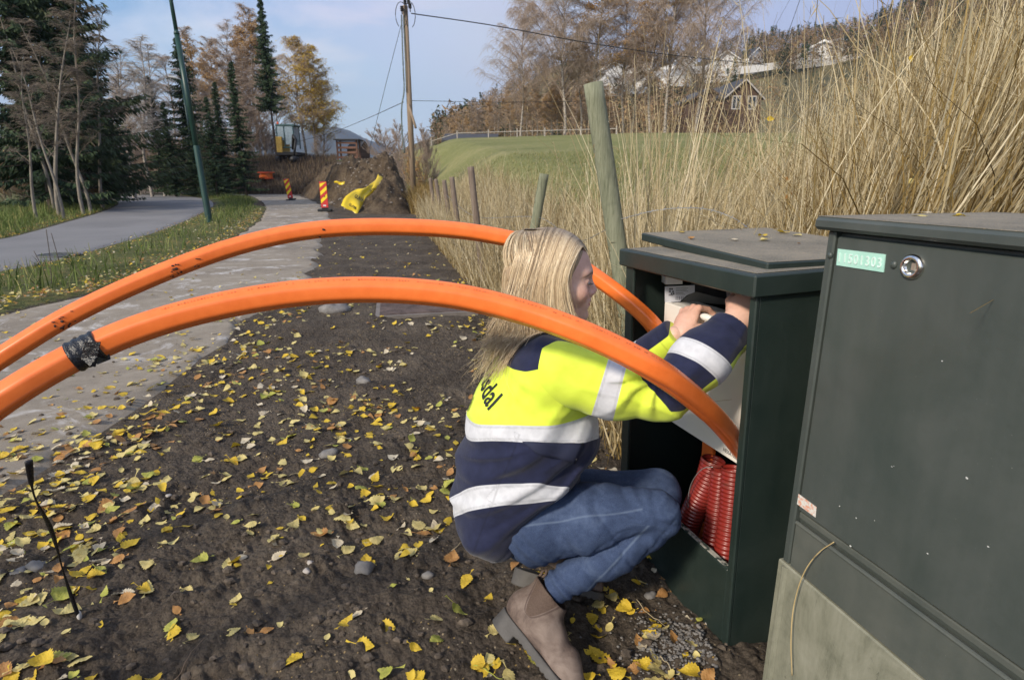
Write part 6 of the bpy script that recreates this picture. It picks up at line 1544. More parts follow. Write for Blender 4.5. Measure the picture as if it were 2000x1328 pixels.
# ------------------------------------------------------------------ utility pole with cables
M_pole = Mat('weathered_brown_pole', .85); M_pole.color(M_pole.ramp(M_pole.noise(6, 5, .7, 1, M_pole.co('Object', (4, 4, .3))), (.3, (.16, .11, .07)), (.7, (.34, .26, .18)))); M_pole = M_pole.m
b = P(806, 335, 25); b[2] = float(HT(b[0], 25)) - .1; t = P(791, 12, 25); up = empty('utility_pole', b, 'tall wooden utility pole with insulators beside the soil heap', 'utility pole')
k = lambda f: b + (t - b) * f
mb = MB(); mb.tube([k(0), k(.5), k(1)], [.125, .11, .10], 14); mb.build('pole', M_pole, up, True)
mb = MB(); cp = [P(784, 30, 24.9), P(787, 120, 24.85), P(789, 180, 24.85), P(785, 205, 24.8), P(785, 250, 24.8), P(790, 300, 24.7)]; mb.tube(cr_interp(cp, 30), .028, 6); mb.tube([p + [.09, 0, 0] for p in cr_interp(cp[:3], 14)], .018, 5)
mb.build('cable_run', simple('grey_green_cable_pipe', (.10, .13, .12), .5), up, True)
for (a, c) in ((785, 22), (791, 9), (798, 8), (801, 17)):
    mb = MB(); q = P(a, c, 24.8); mb.tube([q - [0, 0, .12], q + [0, 0, .02]], .02, 6); 
    for j in range(3): mb.ball(q + [0, 0, .02 + .06 * j], (.07, .07, .035), 8, 5)
    mb.build('insulator', M_black, up, True)
mb = MB()
for r_, x0 in ((.22, 784), (.2, 801)): 
    q = P(x0, 25, 24.8); mb.tube([q + [r_ * math.cos(a), -.05, .5 * math.sin(a) * .9 - .1] for a in np.linspace(-1.2, 4.2, 16)], .014, 5)
mb.build('jumper_loops', M_black, up, True)
mb = MB(); mb.tube([P(798, 205, 24.9), P(812, 250, 24.3)], .05, 8); mb.build('brace', M_pole, up, True)
def wire(pts, r_, label, grp=None):
    mb = MB(); mb.tube(cr_interp(pts, 40), r_, 5); o = mb.build('overhead_wire', M_black, None, True, origin=pts[0]); tag(o, label, 'wire', grp)
wire([P(803, 27, 24.9), P(960, 50, 27), P(1140, 83, 30), P(1310, 108, 34), P(1500, 128, 40)], .021, 'thick dark cable running right from the pole top toward the birches')
wire([P(795, 197, 24.9), P(990, 200, 30), P(1190, 197, 38), P(1330, 192, 46)], .010, 'thin lower wire running right from the pole to the hillside')
wire([P(788, 200, 24.9), P(710, 235, 34), P(640, 262, 44), P(560, 282, 56)], .014, 'thin wire falling left from the pole toward the excavator')
wire([P(786, 40, 24.9), P(760, 140, 26.3), P(735, 240, 28), P(722, 290, 29)], .010, 'slanting guy wire left of the utility pole')
wire([P(1566, -10, 30), P(1535, 75, 30), P(1512, 120, 30)], .013, 'dark wire crossing the blue gap above the brown house')
wire([P(1548, -10, 30), P(1500, 80, 30), P(1480, 130, 30)], .007, 'finer wire beside the dark one above the brown house')
# ------------------------------------------------------------------ fence
def wood(name, c1, c2, c3):
    m = Mat(name, .85, spec=.2); v = m.co('Object', (22, 22, 1.1)); n1 = m.noise(1.6, 7, .7, 1.2, v); n2 = m.noise(9, 5, .7, .5, v); ck = m.ramp(m.noise(2.6, 3, .5, .6, m.co('Object', (14, 14, .5))), (.28, 1.), (.315, 0.))
    m.color(m.mix(ck, m.ramp(m.mix(.5, n1, n2), (.32, c1), (.5, c2), (.68, c3)), (.02, .015, .01))); m.bump(m.mix(.5, n1, n2), .5, .004); return m.m
M_wg = wood('greenish_weathered_post', (.085, .095, .06), (.19, .20, .135), (.30, .30, .22)); M_wb = wood('grey_brown_weathered_post', (.09, .06, .045), (.18, .14, .11), (.28, .24, .20))
def post(pb, pt, Y, r_, mt, label, dY=0.0, mesh_low=None):
    b = P(*pb, Y); t = P(*pt, Y + dY); zb = float(HG(b[0], b[1])); d = t - b; b2 = b - d / d[2] * (b[2] - zb + .15); e = empty('fence_post', b2, label, 'fence post')
    n = 16; V = []; m = 26; g = np.random.default_rng(int(pb[0]))
    a = nrm(np.cross(d, (0, 1, 0))); c = nrm(np.cross(a, d)); F_ = []
    for i in range(m + 1):
        f = i / m; cc_ = b2 + (t - b2) * f
        for j in range(n):
            th = 2 * math.pi * j / n; rr = r_ * (1.06 - .10 * f) * (1 + .03 * math.sin(3 * th + f * 4) + .02 * math.sin(7 * th + 9 * f)); rr *= 1 - .28 * math.exp(-((th - 4.9) / .07)**2) * (f > .25)
            V.append(cc_ + a * rr * math.cos(th) + c * rr * math.sin(th))
    for i in range(m):
        for j in range(n): F_.append([i * n + j, i * n + (j + 1) % n, (i + 1) * n + (j + 1) % n, (i + 1) * n + j])
    F_.append([m * n + j for j in range(n)]); top = [V[m * n + j] for j in range(n)]
    o = mesh('post', V, F_, mt, e, True); fix_normals(o); 
    kf = b2 + (t - b2) * .55; mb = MB(); mb.ball(kf - c * r_ * .9 * np.sign(c[1]), (r_ * .3, r_ * .12, r_ * .4), 10, 6); mb.build('knot', mt, o, True)
    return b2, t
post((1212, 520), (1158, 163), 2.62, .0415, M_wg, 'thick greenish wooden post leaning left behind the open cabinet')
post((1040, 470), (1063, 340), 5.0, .040, M_wg, 'short pale post leaning right behind the head of the woman')
post((940, 510), (919, 326), 6.4, .036, M_wb, 'brown weathered post farther along the fence, before the green field')
post((893, 430), (882, 346), 9.2, .040, M_wb, 'grey-brown post left of the taller brown one')
post((874, 400), (867, 352), 12.0, .045, M_wb, 'small grey post third from the brown one along the fence')
post((858, 392), (851, 350), 14.5, .045, M_wb, 'small distant fence post near the end of the visible fence')
post((845, 385), (840, 348), 17.0, .05, M_wb, 'most distant of the small grey fence posts')
M_wire = simple('galvanised_fence_wire', (.32, .33, .35), .4, .7, .1)
def fwire(pts, label, r_=.0016):
    mb = MB(); mb.tube(cr_interp(pts, 60), r_, 5)
    c = cr_interp(pts, 14)
    for p in c[1:-1]: mb.tube([p + [-.008, 0, -.008], p + [.008, 0, .008]], r_ * .7, 4)
    tag(mb.build('barbed_wire', M_wire, None, True, origin=pts[0]), label, 'fence wire')
fwire([P(1205, 430, 2.6), P(1290, 410, 2.5), P(1375, 408, 2.45), P(1430, 425, 2.4), P(1470, 452, 2.3)], 'barbed wire sagging right from the greenish post over the open cabinet')
fwire([P(1203, 440, 2.6), P(1120, 470, 3.8), P(1052, 425, 5.0), P(940, 425, 6.4), P(893, 400, 9.2), P(871, 380, 12)], 'barbed wire strung between the leaning fence posts', .002)
# crest fence
M_fw = simple('pale_rail_wood', (.36, .33, .29), .8)
cf = empty('rail_fence', P(1000, 272, 60), 'thin pale rail fence along the crest of the field', 'fence')
xs_ = [(845, 62), (895, 61), (955, 60.5), (1010, 60), (1063, 59.5), (1132, 59), (1200, 58)]; mb = MB(); pr_ = None; tops = []
for a, Y in xs_:
    x = (a - 1000) / 1192 * Y; z = float(HT(x, Y)); m1 = MB(); m1.tube([(x, Y, z - .1), (x, Y, z + .75)], .06, 6); m1.build('post', M_fw, cf); tops.append(np.array([x, Y, z + .5]))
mb.tube(tops, .035, 5); mb.build('rail', M_fw, cf)
# ------------------------------------------------------------------ buildings
M_win = simple('dark_window_glass', (.03, .035, .04), .1); M_whitew = simple('white_house_paint', (.80, .79, .76), .6, 0, .05, .5); M_roof = simple('dark_roof_tiles', (.045, .045, .05), .7, 0, .3, 2); M_brown = Mat('brown_log_wall', .8)
M_brown.color(M_brown.ramp(M_brown.noise(1.2, 5, .6, .3, M_brown.co('Object', (.3, .3, 6))), (.3, (.055, .032, .022)), (.7, (.13, .08, .055)))); M_brown = M_brown.m
def house(px, pyb, Y, w, dep, wall_h, roof_h, yaw, label, wall, roofm, trim, wins, cat='house'):
    x = (px - 1000) / 1150 * Y * .97; c = P(px, pyb, Y); zb = min(c[2], float(HT(c[0], Y)) + 30); e = empty('house', (c[0], Y, c[2]), label, cat)
    R_ = np.array([[math.cos(yaw), -math.sin(yaw), 0], [math.sin(yaw), math.cos(yaw), 0], [0, 0, 1]]); T3 = lambda p: R_ @ np.array(p, float) + [c[0], Y, c[2]]
    gnd = -6.0
    V = [T3(p) for p in [(-w / 2, 0, gnd), (w / 2, 0, gnd), (w / 2, 0, wall_h), (0, 0, wall_h + roof_h), (-w / 2, 0, wall_h), (-w / 2, dep, gnd), (w / 2, dep, gnd), (w / 2, dep, wall_h), (0, dep, wall_h + roof_h), (-w / 2, dep, wall_h)]]
    mesh('wall', V, [[0, 1, 2, 3, 4], [9, 8, 7, 6, 5], [1, 6, 7, 2], [5, 0, 4, 9]], wall, e)
    mb = MB(); ov = .06 * w
    for s_ in (-1, 1):
        sl = roof_h / (w / 2); p0 = np.array([0, -ov, wall_h + roof_h + .02 * w]); p1 = np.array([s_ * (w / 2 + ov), -ov, wall_h - ov * sl + .02 * w])
        O = T3(p0); mb.box(O, T3(p1) - O, T3(p0 + [0, dep + 2 * ov, 0]) - O, np.array([0, 0, .035 * w]), 0, 0)
    rf = mb.build('roof', roofm, e)
    mb = MB()
    for s_ in (-1, 1):
        p0 = np.array([0, -ov - .02 * w, wall_h + roof_h - .01 * w]); p1 = np.array([s_ * (w / 2 + ov), -ov - .02 * w, wall_h - ov * roof_h / (w / 2) - .01 * w]); O = T3(p0); mb.box(O, T3(p1) - O, T3(p0 + [0, .015 * w, 0]) - O, np.array([0, 0, .045 * w]), 0, 0)
    mb.build('bargeboard', trim, rf)
    for (a, b_, ww, hh) in wins:
        mb = MB(); f = .12 * ww
        for (u0, u1, v0, v1) in ((a - ww / 2, a + ww / 2, b_, b_ + f), (a - ww / 2, a + ww / 2, b_ + hh - f, b_ + hh), (a - ww / 2, a - ww / 2 + f, b_ + f, b_ + hh - f), (a + ww / 2 - f, a + ww / 2, b_ + f, b_ + hh - f), (a - f / 2, a + f / 2, b_ + f, b_ + hh - f)):
            O = T3((u0, -.09, v0)); mb.box(O, T3((u1, -.09, v0)) - O, T3((u0, -.09, v1)) - O, R_ @ np.array([0, .08, 0]), 0, 0)
        fr = mb.build('window', trim, e); mb = MB(); O = T3((a - ww / 2 + f, -.05, b_ + f)); mb.box(O, T3((a + ww / 2 - f, -.05, b_ + f)) - O, T3((a - ww / 2 + f, -.05, b_ + hh - f)) - O, R_ @ np.array([0, .03, 0])); mb.build('pane', M_win, fr)
    return e
house(1447, 243, 92, 5.6, 10, 3.6, 2.4, .10, 'brown wooden house with white window frames and pale gable boards in the meadow', M_brown, M_roof, simple('pale_gable_board', (.46, .42, .38), .7), [(-1.05, 2.0, 1.35, 1.9), (1.35, 2.0, 1.35, 1.9)])
house(1380, 244, 96, 5.5, 8, 3.4, 1.6, .10, 'low brown wing with a dark roof left of the gabled brown house', M_brown, M_roof, M_brown, [])
house(1605, 118, 255, 13, 12, 3.5, 3.2, -.2, 'largest white house on the hill, its gable left of two others', M_whitew, M_whitew, M_whitew, [(-2, .8, 2, 2)])
house(1630, 112, 258, 11, 12, 3.2, 3.0, .3, 'white house joined at the right of the largest hill house', M_whitew, M_whitew, M_whitew, [(1.6, .8, 2, 1.8)])
house(1583, 121, 252, 8, 9, 1.8, 2.0, .1, 'small white annex left of the largest hill house', M_whitew, M_whitew, M_whitew, [])
house(1418, 130, 245, 11, 9, 2.0, 3.2, .0, 'white gabled house with grey roof on the hill above the brown house', M_whitew, M_roof, M_whitew, [(0, .5, 1.5, 1.4)])
house(1478, 122, 250, 8, 9, 1.8, 3.2, .4, 'white house with dark roof between the gabled and largest hill houses', M_whitew, M_roof, M_whitew, [(-1.2, .5, 1.4, 1.4)])
house(1335, 135, 235, 9, 9, 2.0, 2.6, .3, 'pale house half hidden by birch twigs on the hill', M_whitew, M_roof, M_whitew, [])
house(1246, 148, 225, 9, 9, 2.2, 2.4, -.2, 'white house behind the tall birches', M_whitew, M_whitew, M_whitew, [])
house(1200, 152, 220, 9, 9, 2.2, 2.4, .2, 'leftmost white house on the hill behind the birches', M_whitew, M_whitew, M_whitew, [])
house(713, 300, 66, 1.3, 2.2, .5, .7, .9, 'small house with a dark blue-grey roof behind the soil heap', M_brown, M_roof, M_roof, [])
M_wallw = simple('white_terrace_wall', (.72, .70, .66), .7, 0, .06, .3)
def terrace(pts, label, h=1.5):
    V = []; F_ = []
    for a, b_, Y in pts:
        p = P(a, b_, Y); V += [p, p - [0, 0, h + 1.0], p + [0, .8, 0], p + [0, .8, -h - 1.0]]
    for i in range(len(pts) - 1):
        o = i * 4; F_ += [[o + 1, o + 5, o + 4, o], [o, o + 4, o + 6, o + 2], [o + 2, o + 6, o + 7, o + 3]]
    tag(mesh('terrace_wall', V, F_, M_wallw, None, origin=V[0]), label, 'terrace wall')
terrace([(1555, 121, 240), (1640, 112, 242), (1715, 96, 244)], 'long white terrace wall right of the white hill houses')
terrace([(1430, 133, 236), (1480, 127, 238), (1530, 120, 240)], 'white terrace wall below the two middle hill houses')
terrace([(1185, 148, 215), (1260, 143, 222), (1330, 132, 230), (1395, 128, 234)], 'white terrace wall at the left of the hill houses')
terrace([(1372, 138, 232), (1425, 134, 234)], 'short white terrace wall in front of the gabled hill house')
mb = MB(); q = P(862, 274, 64); mb.box(q, (5.8, 0, 0), (0, 4, .9), (0, .1, -.5), 0); tag(mb.build('low_roof', M_roof, None, origin=q), 'long low dark roof just beyond the field crest', 'roof')
# ------------------------------------------------------------------ wooden rack, excavator, cable reel
M_rw = simple('reddish_brown_boards', (.16, .075, .045), .75, 0, .35, 1.5)
def base_at(px, Y): x = (px - 1000) / 1192 * Y; return np.array([x, Y, float(HT(x, Y))])
b = base_at(682, 60); rk = empty('wooden_rack', b, 'open reddish-brown wooden rack with cross boards behind the soil heap', 'rack'); wz = 1.95
for dx in (-.95, .95):
    for dy in (0, 1.2): mb = MB(); mb.box(b + [dx - .07, dy - .07, -.2], (.14, 0, 0), (0, .14, 0), (0, 0, wz + .2), 0, .01); mb.build('upright', M_rw, rk)
for zz in (.25, .7, 1.15, 1.6): mb = MB(); mb.box(b + [-.9, -.10, zz], (1.8, 0, 0), (0, .04, 0), (0, 0, .2), 0, .01); mb.build('board', M_rw, rk)
mb = MB(); mb.box(b + [-1.2, -.4, wz], (2.5, 0, .0), (0, 2.0, 0), (0, 0, .09), 0, .01); mb.build('top', M_roof, rk)
b = base_at(570, 55); b[2] += .75; ex = empty('excavator', b, 'small yellow excavator with a dark green cab and orange beacon on the bank', 'excavator')
M_cabg = simple('dark_teal_cab_paint', (.03, .075, .075), .4); M_yel = simple('yellow_machine_paint', (.42, .27, .05), .6); M_glass = simple('cab_glass', (.22, .28, .32), .08)
def exb(name, lst, mt, par=ex, bev=.03):
    mb = MB()
    for (x, y, z, dx, dy, dz) in lst: mb.box(b + [x, y, z], (dx, 0, 0), (0, dy, 0), (0, 0, dz), 0, bev)
    return mb.build(name, mt, par)
cabm = exb('cab_frame', [(-.72, -.8, 2.12, 1.65, 1.6, .16), (-.72, -.8, .3, .10, .1, 1.85), (.72, -.8, .3, .10, .1, 1.85), (-.05, -.8, .3, .08, .1, 1.85), (-.72, .7, .3, .10, .1, 1.85), (.72, .7, .3, .10, .1, 1.85), (-.6, -.8, .3, 1.3, .08, .12)], M_cabg)
exb('cab_glass', [(-.64, -.76, .95, .56, .02, 1.15), (.05, -.76, .6, .65, .02, 1.5), (-.70, -.7, .6, .02, 1.3, 1.45), (.78, -.7, .6, .02, 1.3, 1.45)], M_glass, cabm, 0)
exb('engine_cover', [(-.75, -.95, -.1, .52, 1.9, 1.35)], M_yel); exb('platform', [(-.85, -.95, -.30, 1.9, 2.0, .28)], M_black)
exb('track', [(-.95, -1.1, -.85, .42, 2.5, .5)], M_black, ex, .15); exb('track', [(.6, -1.1, -.85, .42, 2.5, .5)], M_black, ex, .15)
mb = MB(); mb.tube([b + [.75, -1.0, .2], b + [1.0, -1.4, 1.3], b + [1.25, -1.6, .9]], [.16, .15, .12], 8); mb.tube([b + [1.25, -1.6, .95], b + [.95, -1.7, -.5]], [.12, .09], 8); mb.build('boom', M_black, ex, True)
mb = MB(); mb.ball(b + [.92, -1.75, -.65], (.3, .3, .28), 10, 6); mb.build('bucket', M_black, ex, True)
mb = MB(); mb.tube([b + [-.55, -.6, 2.28], b + [-.55, -.6, 2.48]], [.09, .07], 10); mb.build('beacon', simple('orange_beacon_lens', (.8, .12, .03), .3), ex, True)
b = base_at(520, 51); b[2] += .25; cr_ = empty('cable_reel', b, 'orange cable reel lying on the weedy bank', 'cable reel')
for z_ in (0, .48): mb = MB(); mb.tube([b + [0, 0, z_], b + [0, 0, z_ + .07]], .72 if z_ else .6, 20); mb.build('flange', simple('orange_red_flange', (.75, .10, .03), .5), cr_)
mb = MB(); mb.tube([b + [0, 0, .07 + i * .0205] for i in range(20)], [.52 + .02 * (i % 2) for i in range(20)], 20); mb.build('wound_duct', M_or, cr_, True)
# ------------------------------------------------------------------ small things on the ground
M_cover = Mat('rusty_iron_cover', .8, .2); M_cover.color(M_cover.ramp(M_cover.noise(9, 6, .7), (.35, (.05, .032, .026)), (.6, (.13, .09, .075)))); M_cover.bump(M_cover.vor(55), .8, .004); M_cover = M_cover.m
q = [G(a, b_, .02) for a, b_ in ((745, 580), (905, 575), (925, 612), (742, 622))]
mc = empty('manhole_cover', (q[0] + q[2]) / 2, 'rusty rectangular iron cover set in the soil below the lower duct', 'manhole cover')
def slab(q, th, name, mt, par):
    V = list(q) + [p - [0, 0, th] for p in q]; o = mesh(name, V, [[3, 2, 1, 0], [4, 5, 6, 7], [0, 1, 5, 4], [1, 2, 6, 5], [2, 3, 7, 6], [3, 0, 4, 7]], mt, par); fix_normals(o); return o
z_ = max(float(HG(p[0], p[1])) for p in q) + .012
for p in q: p[2] = z_
slab(q, .04, 'cover_plate', M_cover, mc); ce = sum(q) / 4; fq = [ce + (p - ce) * 1.09 + [0, 0, -.006] for p in q]; slab(fq, .05, 'frame', simple('grey_iron_frame', (.16, .14, .125), .8), mc)
q = G(115, 500, 0); mb = MB(); zz = float(HG(q[0], q[1])) + .012
mb.tube([(q[0], q[1], zz - .03), (q[0], q[1], zz)], .25, 28); rm = empty('manhole_cover', (q[0], q[1], zz), 'round dark manhole cover in the road asphalt', 'manhole cover')
mb.build('lid', simple('dark_cast_iron', (.05, .05, .05), .7), rm); mb = MB(); mb.tube([(q[0] + .27 * math.cos(a), q[1] + .27 * math.sin(a), zz - .004) for a in np.linspace(0, 6.2832, 40)], .015, 6); mb.build('ring', simple('worn_iron_ring', (.10, .10, .10), .7), rm)
# dark thin strip standing out of the soil at the left
b = G(155, 1205, 0); mb = MB(); pts = cr_interp([b + [0, 0, -.02], P(128, 1130, 1.31), P(100, 1035, 1.25), P(66, 965, 1.18), P(56, 900, 1.15)], 40); tt = np.linspace(0, 1, 40)
mb.tube(pts, .0036 + .0016 * np.sin(tt * 14) + .0022 * (tt > .86), prof=[(math.cos(a), .45 * math.sin(a)) for a in np.arange(8) * math.pi / 4]); st_o = mb.build('burnt_stick', M_tape, None, True, origin=b); tag(st_o, 'thin crooked black stick standing out of the soil at the left', 'stick')
tip = MB(); tip.ball(b + [.004, -.004, .010], (.007, .006, .016), 8, 6); tip.build('glint_bead', simple('bare_wood_tip', (.6, .58, .55), .3), st_o, True)  # pale bead stands in for a glint at the foot of the stick
# dry straw bent over the base of the closed cabinet
M_str = simple('single_dry_straw', (.48, .36, .17), .6)
mb = MB(); mb.tube(cr_interp([RC(*RC.hit(a, b_, w), w) for a, b_, w in ((1629, 1058, .010), (1600, 1078, .016), (1572, 1115, .022), (1551, 1180, .022), (1545, 1250, .020), (1547, 1318, .018))], 50), .0011, 6); mb.tube([RC(*RC.hit(1603, 1076, .016), .016), RC(*RC.hit(1588, 1090, .024), .024)], .0006, 5)
tag(mb.build('dry_straw', M_str, None, True, origin=RC(*RC.hit(1551, 1180, .02), .02)), 'single bent dry straw hanging against the base of the closed cabinet', 'straw')
for i, (a, c, lb) in enumerate([((925, 1305), (985, 1322), 'green-yellow grass blade lying left of the boot toe'), ((335, 1330), (412, 1252), 'thin brown twig lying at the bottom edge among leaves'), ((1240, 1172), (1300, 1225), 'short pale twig in front of the open cabinet'), ((1345, 1110), (1372, 1158), 'pale straw leaning on the sill of the open cabinet'), ((1290, 1290), (1310, 1318), 'short pale straw on the gravel near the bottom edge'), ((1120, 1150), (1188, 1140), 'orange-brown curled twig behind the boot'), ((560, 925), (640, 905), 'thin pale twig among the leaves in mid soil'), ((880, 1075), (930, 1050), 'short straw beside the back hem of the jacket')]):
    p, q = G(*a, 0), G(*c, 0); n = 10; pts = [p + (q - p) * f for f in np.linspace(0, 1, n)]
    pts = [np.array([w[0] + .004 * math.sin(5 * f + i), w[1] + .004 * math.cos(4 * f + i), float(HG(w[0], w[1])) + .006 + .004 * math.sin(3 * f)]) for f, w in zip(np.linspace(0, 1, n), pts)]
    mb = MB(); mb.tube(pts, np.linspace(.0016, .0008, n), 5); tag(mb.build('twig', simple('twig_colour_%d' % i, [(.32, .34, .05), (.13, .09, .06), (.32, .26, .16)][min(i, 2)], .7), None, True, origin=pts[0]), lb, 'twig')
# a few thin weeds standing in the verge against the road
for i, (pb, pt, Y) in enumerate([((94, 520), (90, 448), 6.6), ((116, 515), (100, 455), 6.8), ((88, 522), (66, 490), 6.6)]):
    p = P(*pb, Y); p[2] = float(HG(p[0], p[1])); t = P(*pt, Y); mb = MB(); mb.tube(cr_interp([p, p * .5 + t * .5 + [.01, 0, 0], t], 12), .004, 5)
    tag(mb.build('thin_weed_stem', M_darkbark, None, True, origin=p), ['thin dark weed stem, the tallest of three against the road', 'thin weed stem leaning left, right of the tallest', 'short weed stem leaning far left before the road'][i], 'weed')
# orange rowan leaves hanging in the grass, one round yellow leaf
# ------------------------------------------------------------------ fallen leaves
g = np.random.default_rng(99)
def leaf_shape(kind, seed):
    r_ = np.random.default_rng(seed); n = 15; t = np.linspace(0, 1, n)
    if kind == 0: w = .36 * np.sin(np.pi * t ** .72) ** .9 * (1 - .25 * t) + .0
    else: w = .46 * np.sin(np.pi * t ** .62) ** .8 * (1 - .35 * t)
    w = w * (1 + .10 * np.where(np.arange(n) % 2, 1, -1)) ; w[0] = .02; w[-1] = .0
    cup = r_.uniform(-.5, .9); curl = r_.uniform(-.9, 1.1); tw = r_.uniform(-.5, .5); V = []; k = (-1, -.5, 0, .5, 1)
    for i in range(n):
        for s_ in k:
            x = t[i] - .5; y = w[i] * s_; z = cup * y * y * 1.3 + curl * x * x * .6 + tw * x * y + .03 * math.sin(9 * x + 5 * y + seed) + (.018 if s_ == 0 else 0) * -1
            V.append((x, y, z))
    F_ = [[i * 5 + j, (i + 1) * 5 + j, (i + 1) * 5 + j + 1, i * 5 + j + 1] for i in range(n - 1) for j in range(4)]
    m = len(V); sl = r_.uniform(.25, .6); b0 = -.5
    for i in range(5):
        f = i / 4; V += [(b0 - sl * f, .10 * f * f * r_.uniform(-1, 1) * 1.5 - .012, .03 * f + curl * .15), (b0 - sl * f, .10 * f * f - .0 + .012, .03 * f + curl * .15 + .01)]
    F_ += [[m + 2 * i, m + 2 * i + 1, m + 2 * i + 3, m + 2 * i + 2] for i in range(4)]
    V = np.array(V); V[:, 2] -= V[:, 2].min(); return V, F_
def leaf_mat(name, c1, c2, c3):
    m = Mat(name, .55, spec=.35); oi = m.n('ShaderNodeObjectInfo'); nz = m.noise(2.5, 5, .7); nz2 = m.noise(9, 5, .8)
    c = m.ramp(nz, (.35, c1), (.6, c2)); c = m.mix(m.math('MULTIPLY', m.ramp(nz2, (.62, 0.), (.70, 1.)), .8), c, c3); c = m.mix(m.math('MULTIPLY', oi.outputs['Random'], .22), c, c3); m.color(c)
    t = m.n('ShaderNodeBsdfTranslucent'); mx = m.n('ShaderNodeMixShader'); mx.inputs[0].default_value = .2; m.l(c, t.inputs[0]); m.l(m.b.outputs[0], mx.inputs[1]); m.l(t.outputs[0], mx.inputs[2]); m.l(mx.outputs[0], m.o.inputs[0])
    m.bump(m.noise(6, 5), .3, .05); return m.m
LM = [('pale yellow', leaf_mat('pale_yellow_leaf', (.56, .46, .16), (.68, .58, .24), (.32, .20, .08))), ('bright yellow', leaf_mat('bright_yellow_leaf', (.62, .42, .03), (.70, .50, .05), (.34, .20, .04))),
      ('orange-brown', leaf_mat('orange_brown_leaf', (.38, .18, .05), (.48, .26, .09), (.16, .08, .04))), ('yellow-green', leaf_mat('yellow_green_leaf', (.36, .38, .06), (.48, .46, .10), (.22, .22, .06))), ('cream', leaf_mat('cream_leaf', (.55, .47, .32), (.66, .58, .42), (.34, .24, .16)))]
LS = [leaf_shape(i % 2, i) for i in range(14)]
LME = []
for ci, (cn, mt) in enumerate(LM):
    row = []
    for V, F_ in LS: o = mesh('fallen_leaf', V, F_, mt, None, True, origin=(0, 0, 0)); row.append(o.data); bpy.data.objects.remove(o)
    LME.append(row)
def soil_ok(x, y):
    if x > .52 * 1 and y < 2.2 and y > .9: return False
    return True
def density(x, y):
    px, py = pix(np.array([x, y, 0.0])); on = inside(path_poly, np.array([x]), np.array([y]))[0]
    d = max(.16, .60 + 1.6 * float(fbm(np.array(x * 2.1), np.array(y * 2.1), 3)))
    if on: d *= .22
    d *= np.interp(py, [480, 620, 760, 950, 1050, 1330], [1.5, 1.55, 1.2, .85, .72, .8])
    # drift of leaves along the edge between path and soil
    ed = seg_dist(pR[::3], np.array([x]), np.array([y]), False)[0]
    d += .9 * math.exp(-((ed - .18) / .22)**2)
    return d
pts = []
tries = 0
while len(pts) < 2200 and tries < 60000:
    tries += 1; py = 440 + 900 * g.random() ** .85; px = g.uniform(-60, 1460); c = G(px, py, 0); x, y = c[0], c[1]
    if fence_s(x, y) > .25 or not soil_ok(x, y): continue
    left = x < np.interp(y, np.sort(pL[:, 1]), pL[np.argsort(pL[:, 1]), 0])
    if left: continue
    # equal density on the ground: weight by footprint of a pixel
    wgt = min(1.0, (y * y + 1.3)**1.5 / (60.0)) 
    if g.random() < density(x, y) * (.22 + .78 * wgt) * .7: pts.append((x, y, math.hypot(y, 1.15)))
pts = np.array(pts); lsz = np.clip(g.normal(.040, .013, len(pts)), .014, .070); o_ = np.argsort(-(lsz / pts[:, 2])); pts = pts[o_]; lsz = lsz[o_]
def on_water(x, y): return False
cc_ = g.choice(5, len(pts), p=[.38, .32, .12, .07, .11])
def where(x, y):
    px, py = pix(np.array([x, y, 0.0]))
    if inside(path_poly, np.array([x]), np.array([y]))[0]: return 'lying on the grey path', 'on the path'
    if py > 1100 and px < 900: return 'on bare dark soil near the bottom edge', 'on the bottom soil'
    if px > 1120: return 'on the soil in front of the open cabinet', 'before the open cabinet'
    if px < 420: return 'in the leaf drift beside the path at left', 'in the left drift'
    if py > 850: return 'on the dark soil left of the kneeling woman', 'on the soil left of the woman'
    return 'on the soil below the lower orange duct', 'on the soil below the duct'
sfx = {0: 'narrow', 1: 'broad'}
for i in range(300):
    x, y, _ = pts[i]; s_ = lsz[i]; v = int(g.integers(14)); ci = int(cc_[i]); wl_, wg = where(x, y)
    lb = '%s %s birch leaf %s' % (LM[ci][0], sfx[v % 2], wl_); o = bpy.data.objects.new('fallen_leaf', LME[ci][v]); link(o); o.scale = (s_, s_, s_)
    o.location = (x, y, float(HG(x, y)) + .003); o.rotation_euler = (g.normal(0, .22), g.normal(0, .22), g.uniform(0, 6.28)); tag(o, lb, 'leaf', '%s %s leaves %s' % (LM[ci][0], sfx[v % 2], wg))
Vb = [[] for _ in LM]; Fb = [[] for _ in LM]; nb_ = [0] * 5
def scatter(x, y, z, s_, ci, tilt=.25):
    V, F_ = LS[int(g.integers(14))]; a = g.uniform(0, 6.28); tx, ty = g.normal(0, tilt, 2)
    Rz = np.array([[math.cos(a), -math.sin(a), 0], [math.sin(a), math.cos(a), 0], [0, 0, 1]]); W_ = V @ Rz.T * s_; W_[:, 2] += W_[:, 0] * tx + W_[:, 1] * ty; W_ = W_ + [x, y, z]
    Vb[ci].append(W_); Fb[ci] += [[q + nb_[ci] for q in f] for f in F_]; nb_[ci] += len(V)
for i in range(300, len(pts)): x, y, _ = pts[i]; scatter(x, y, float(HG(x, y)) + .003, lsz[i], int(cc_[i]))
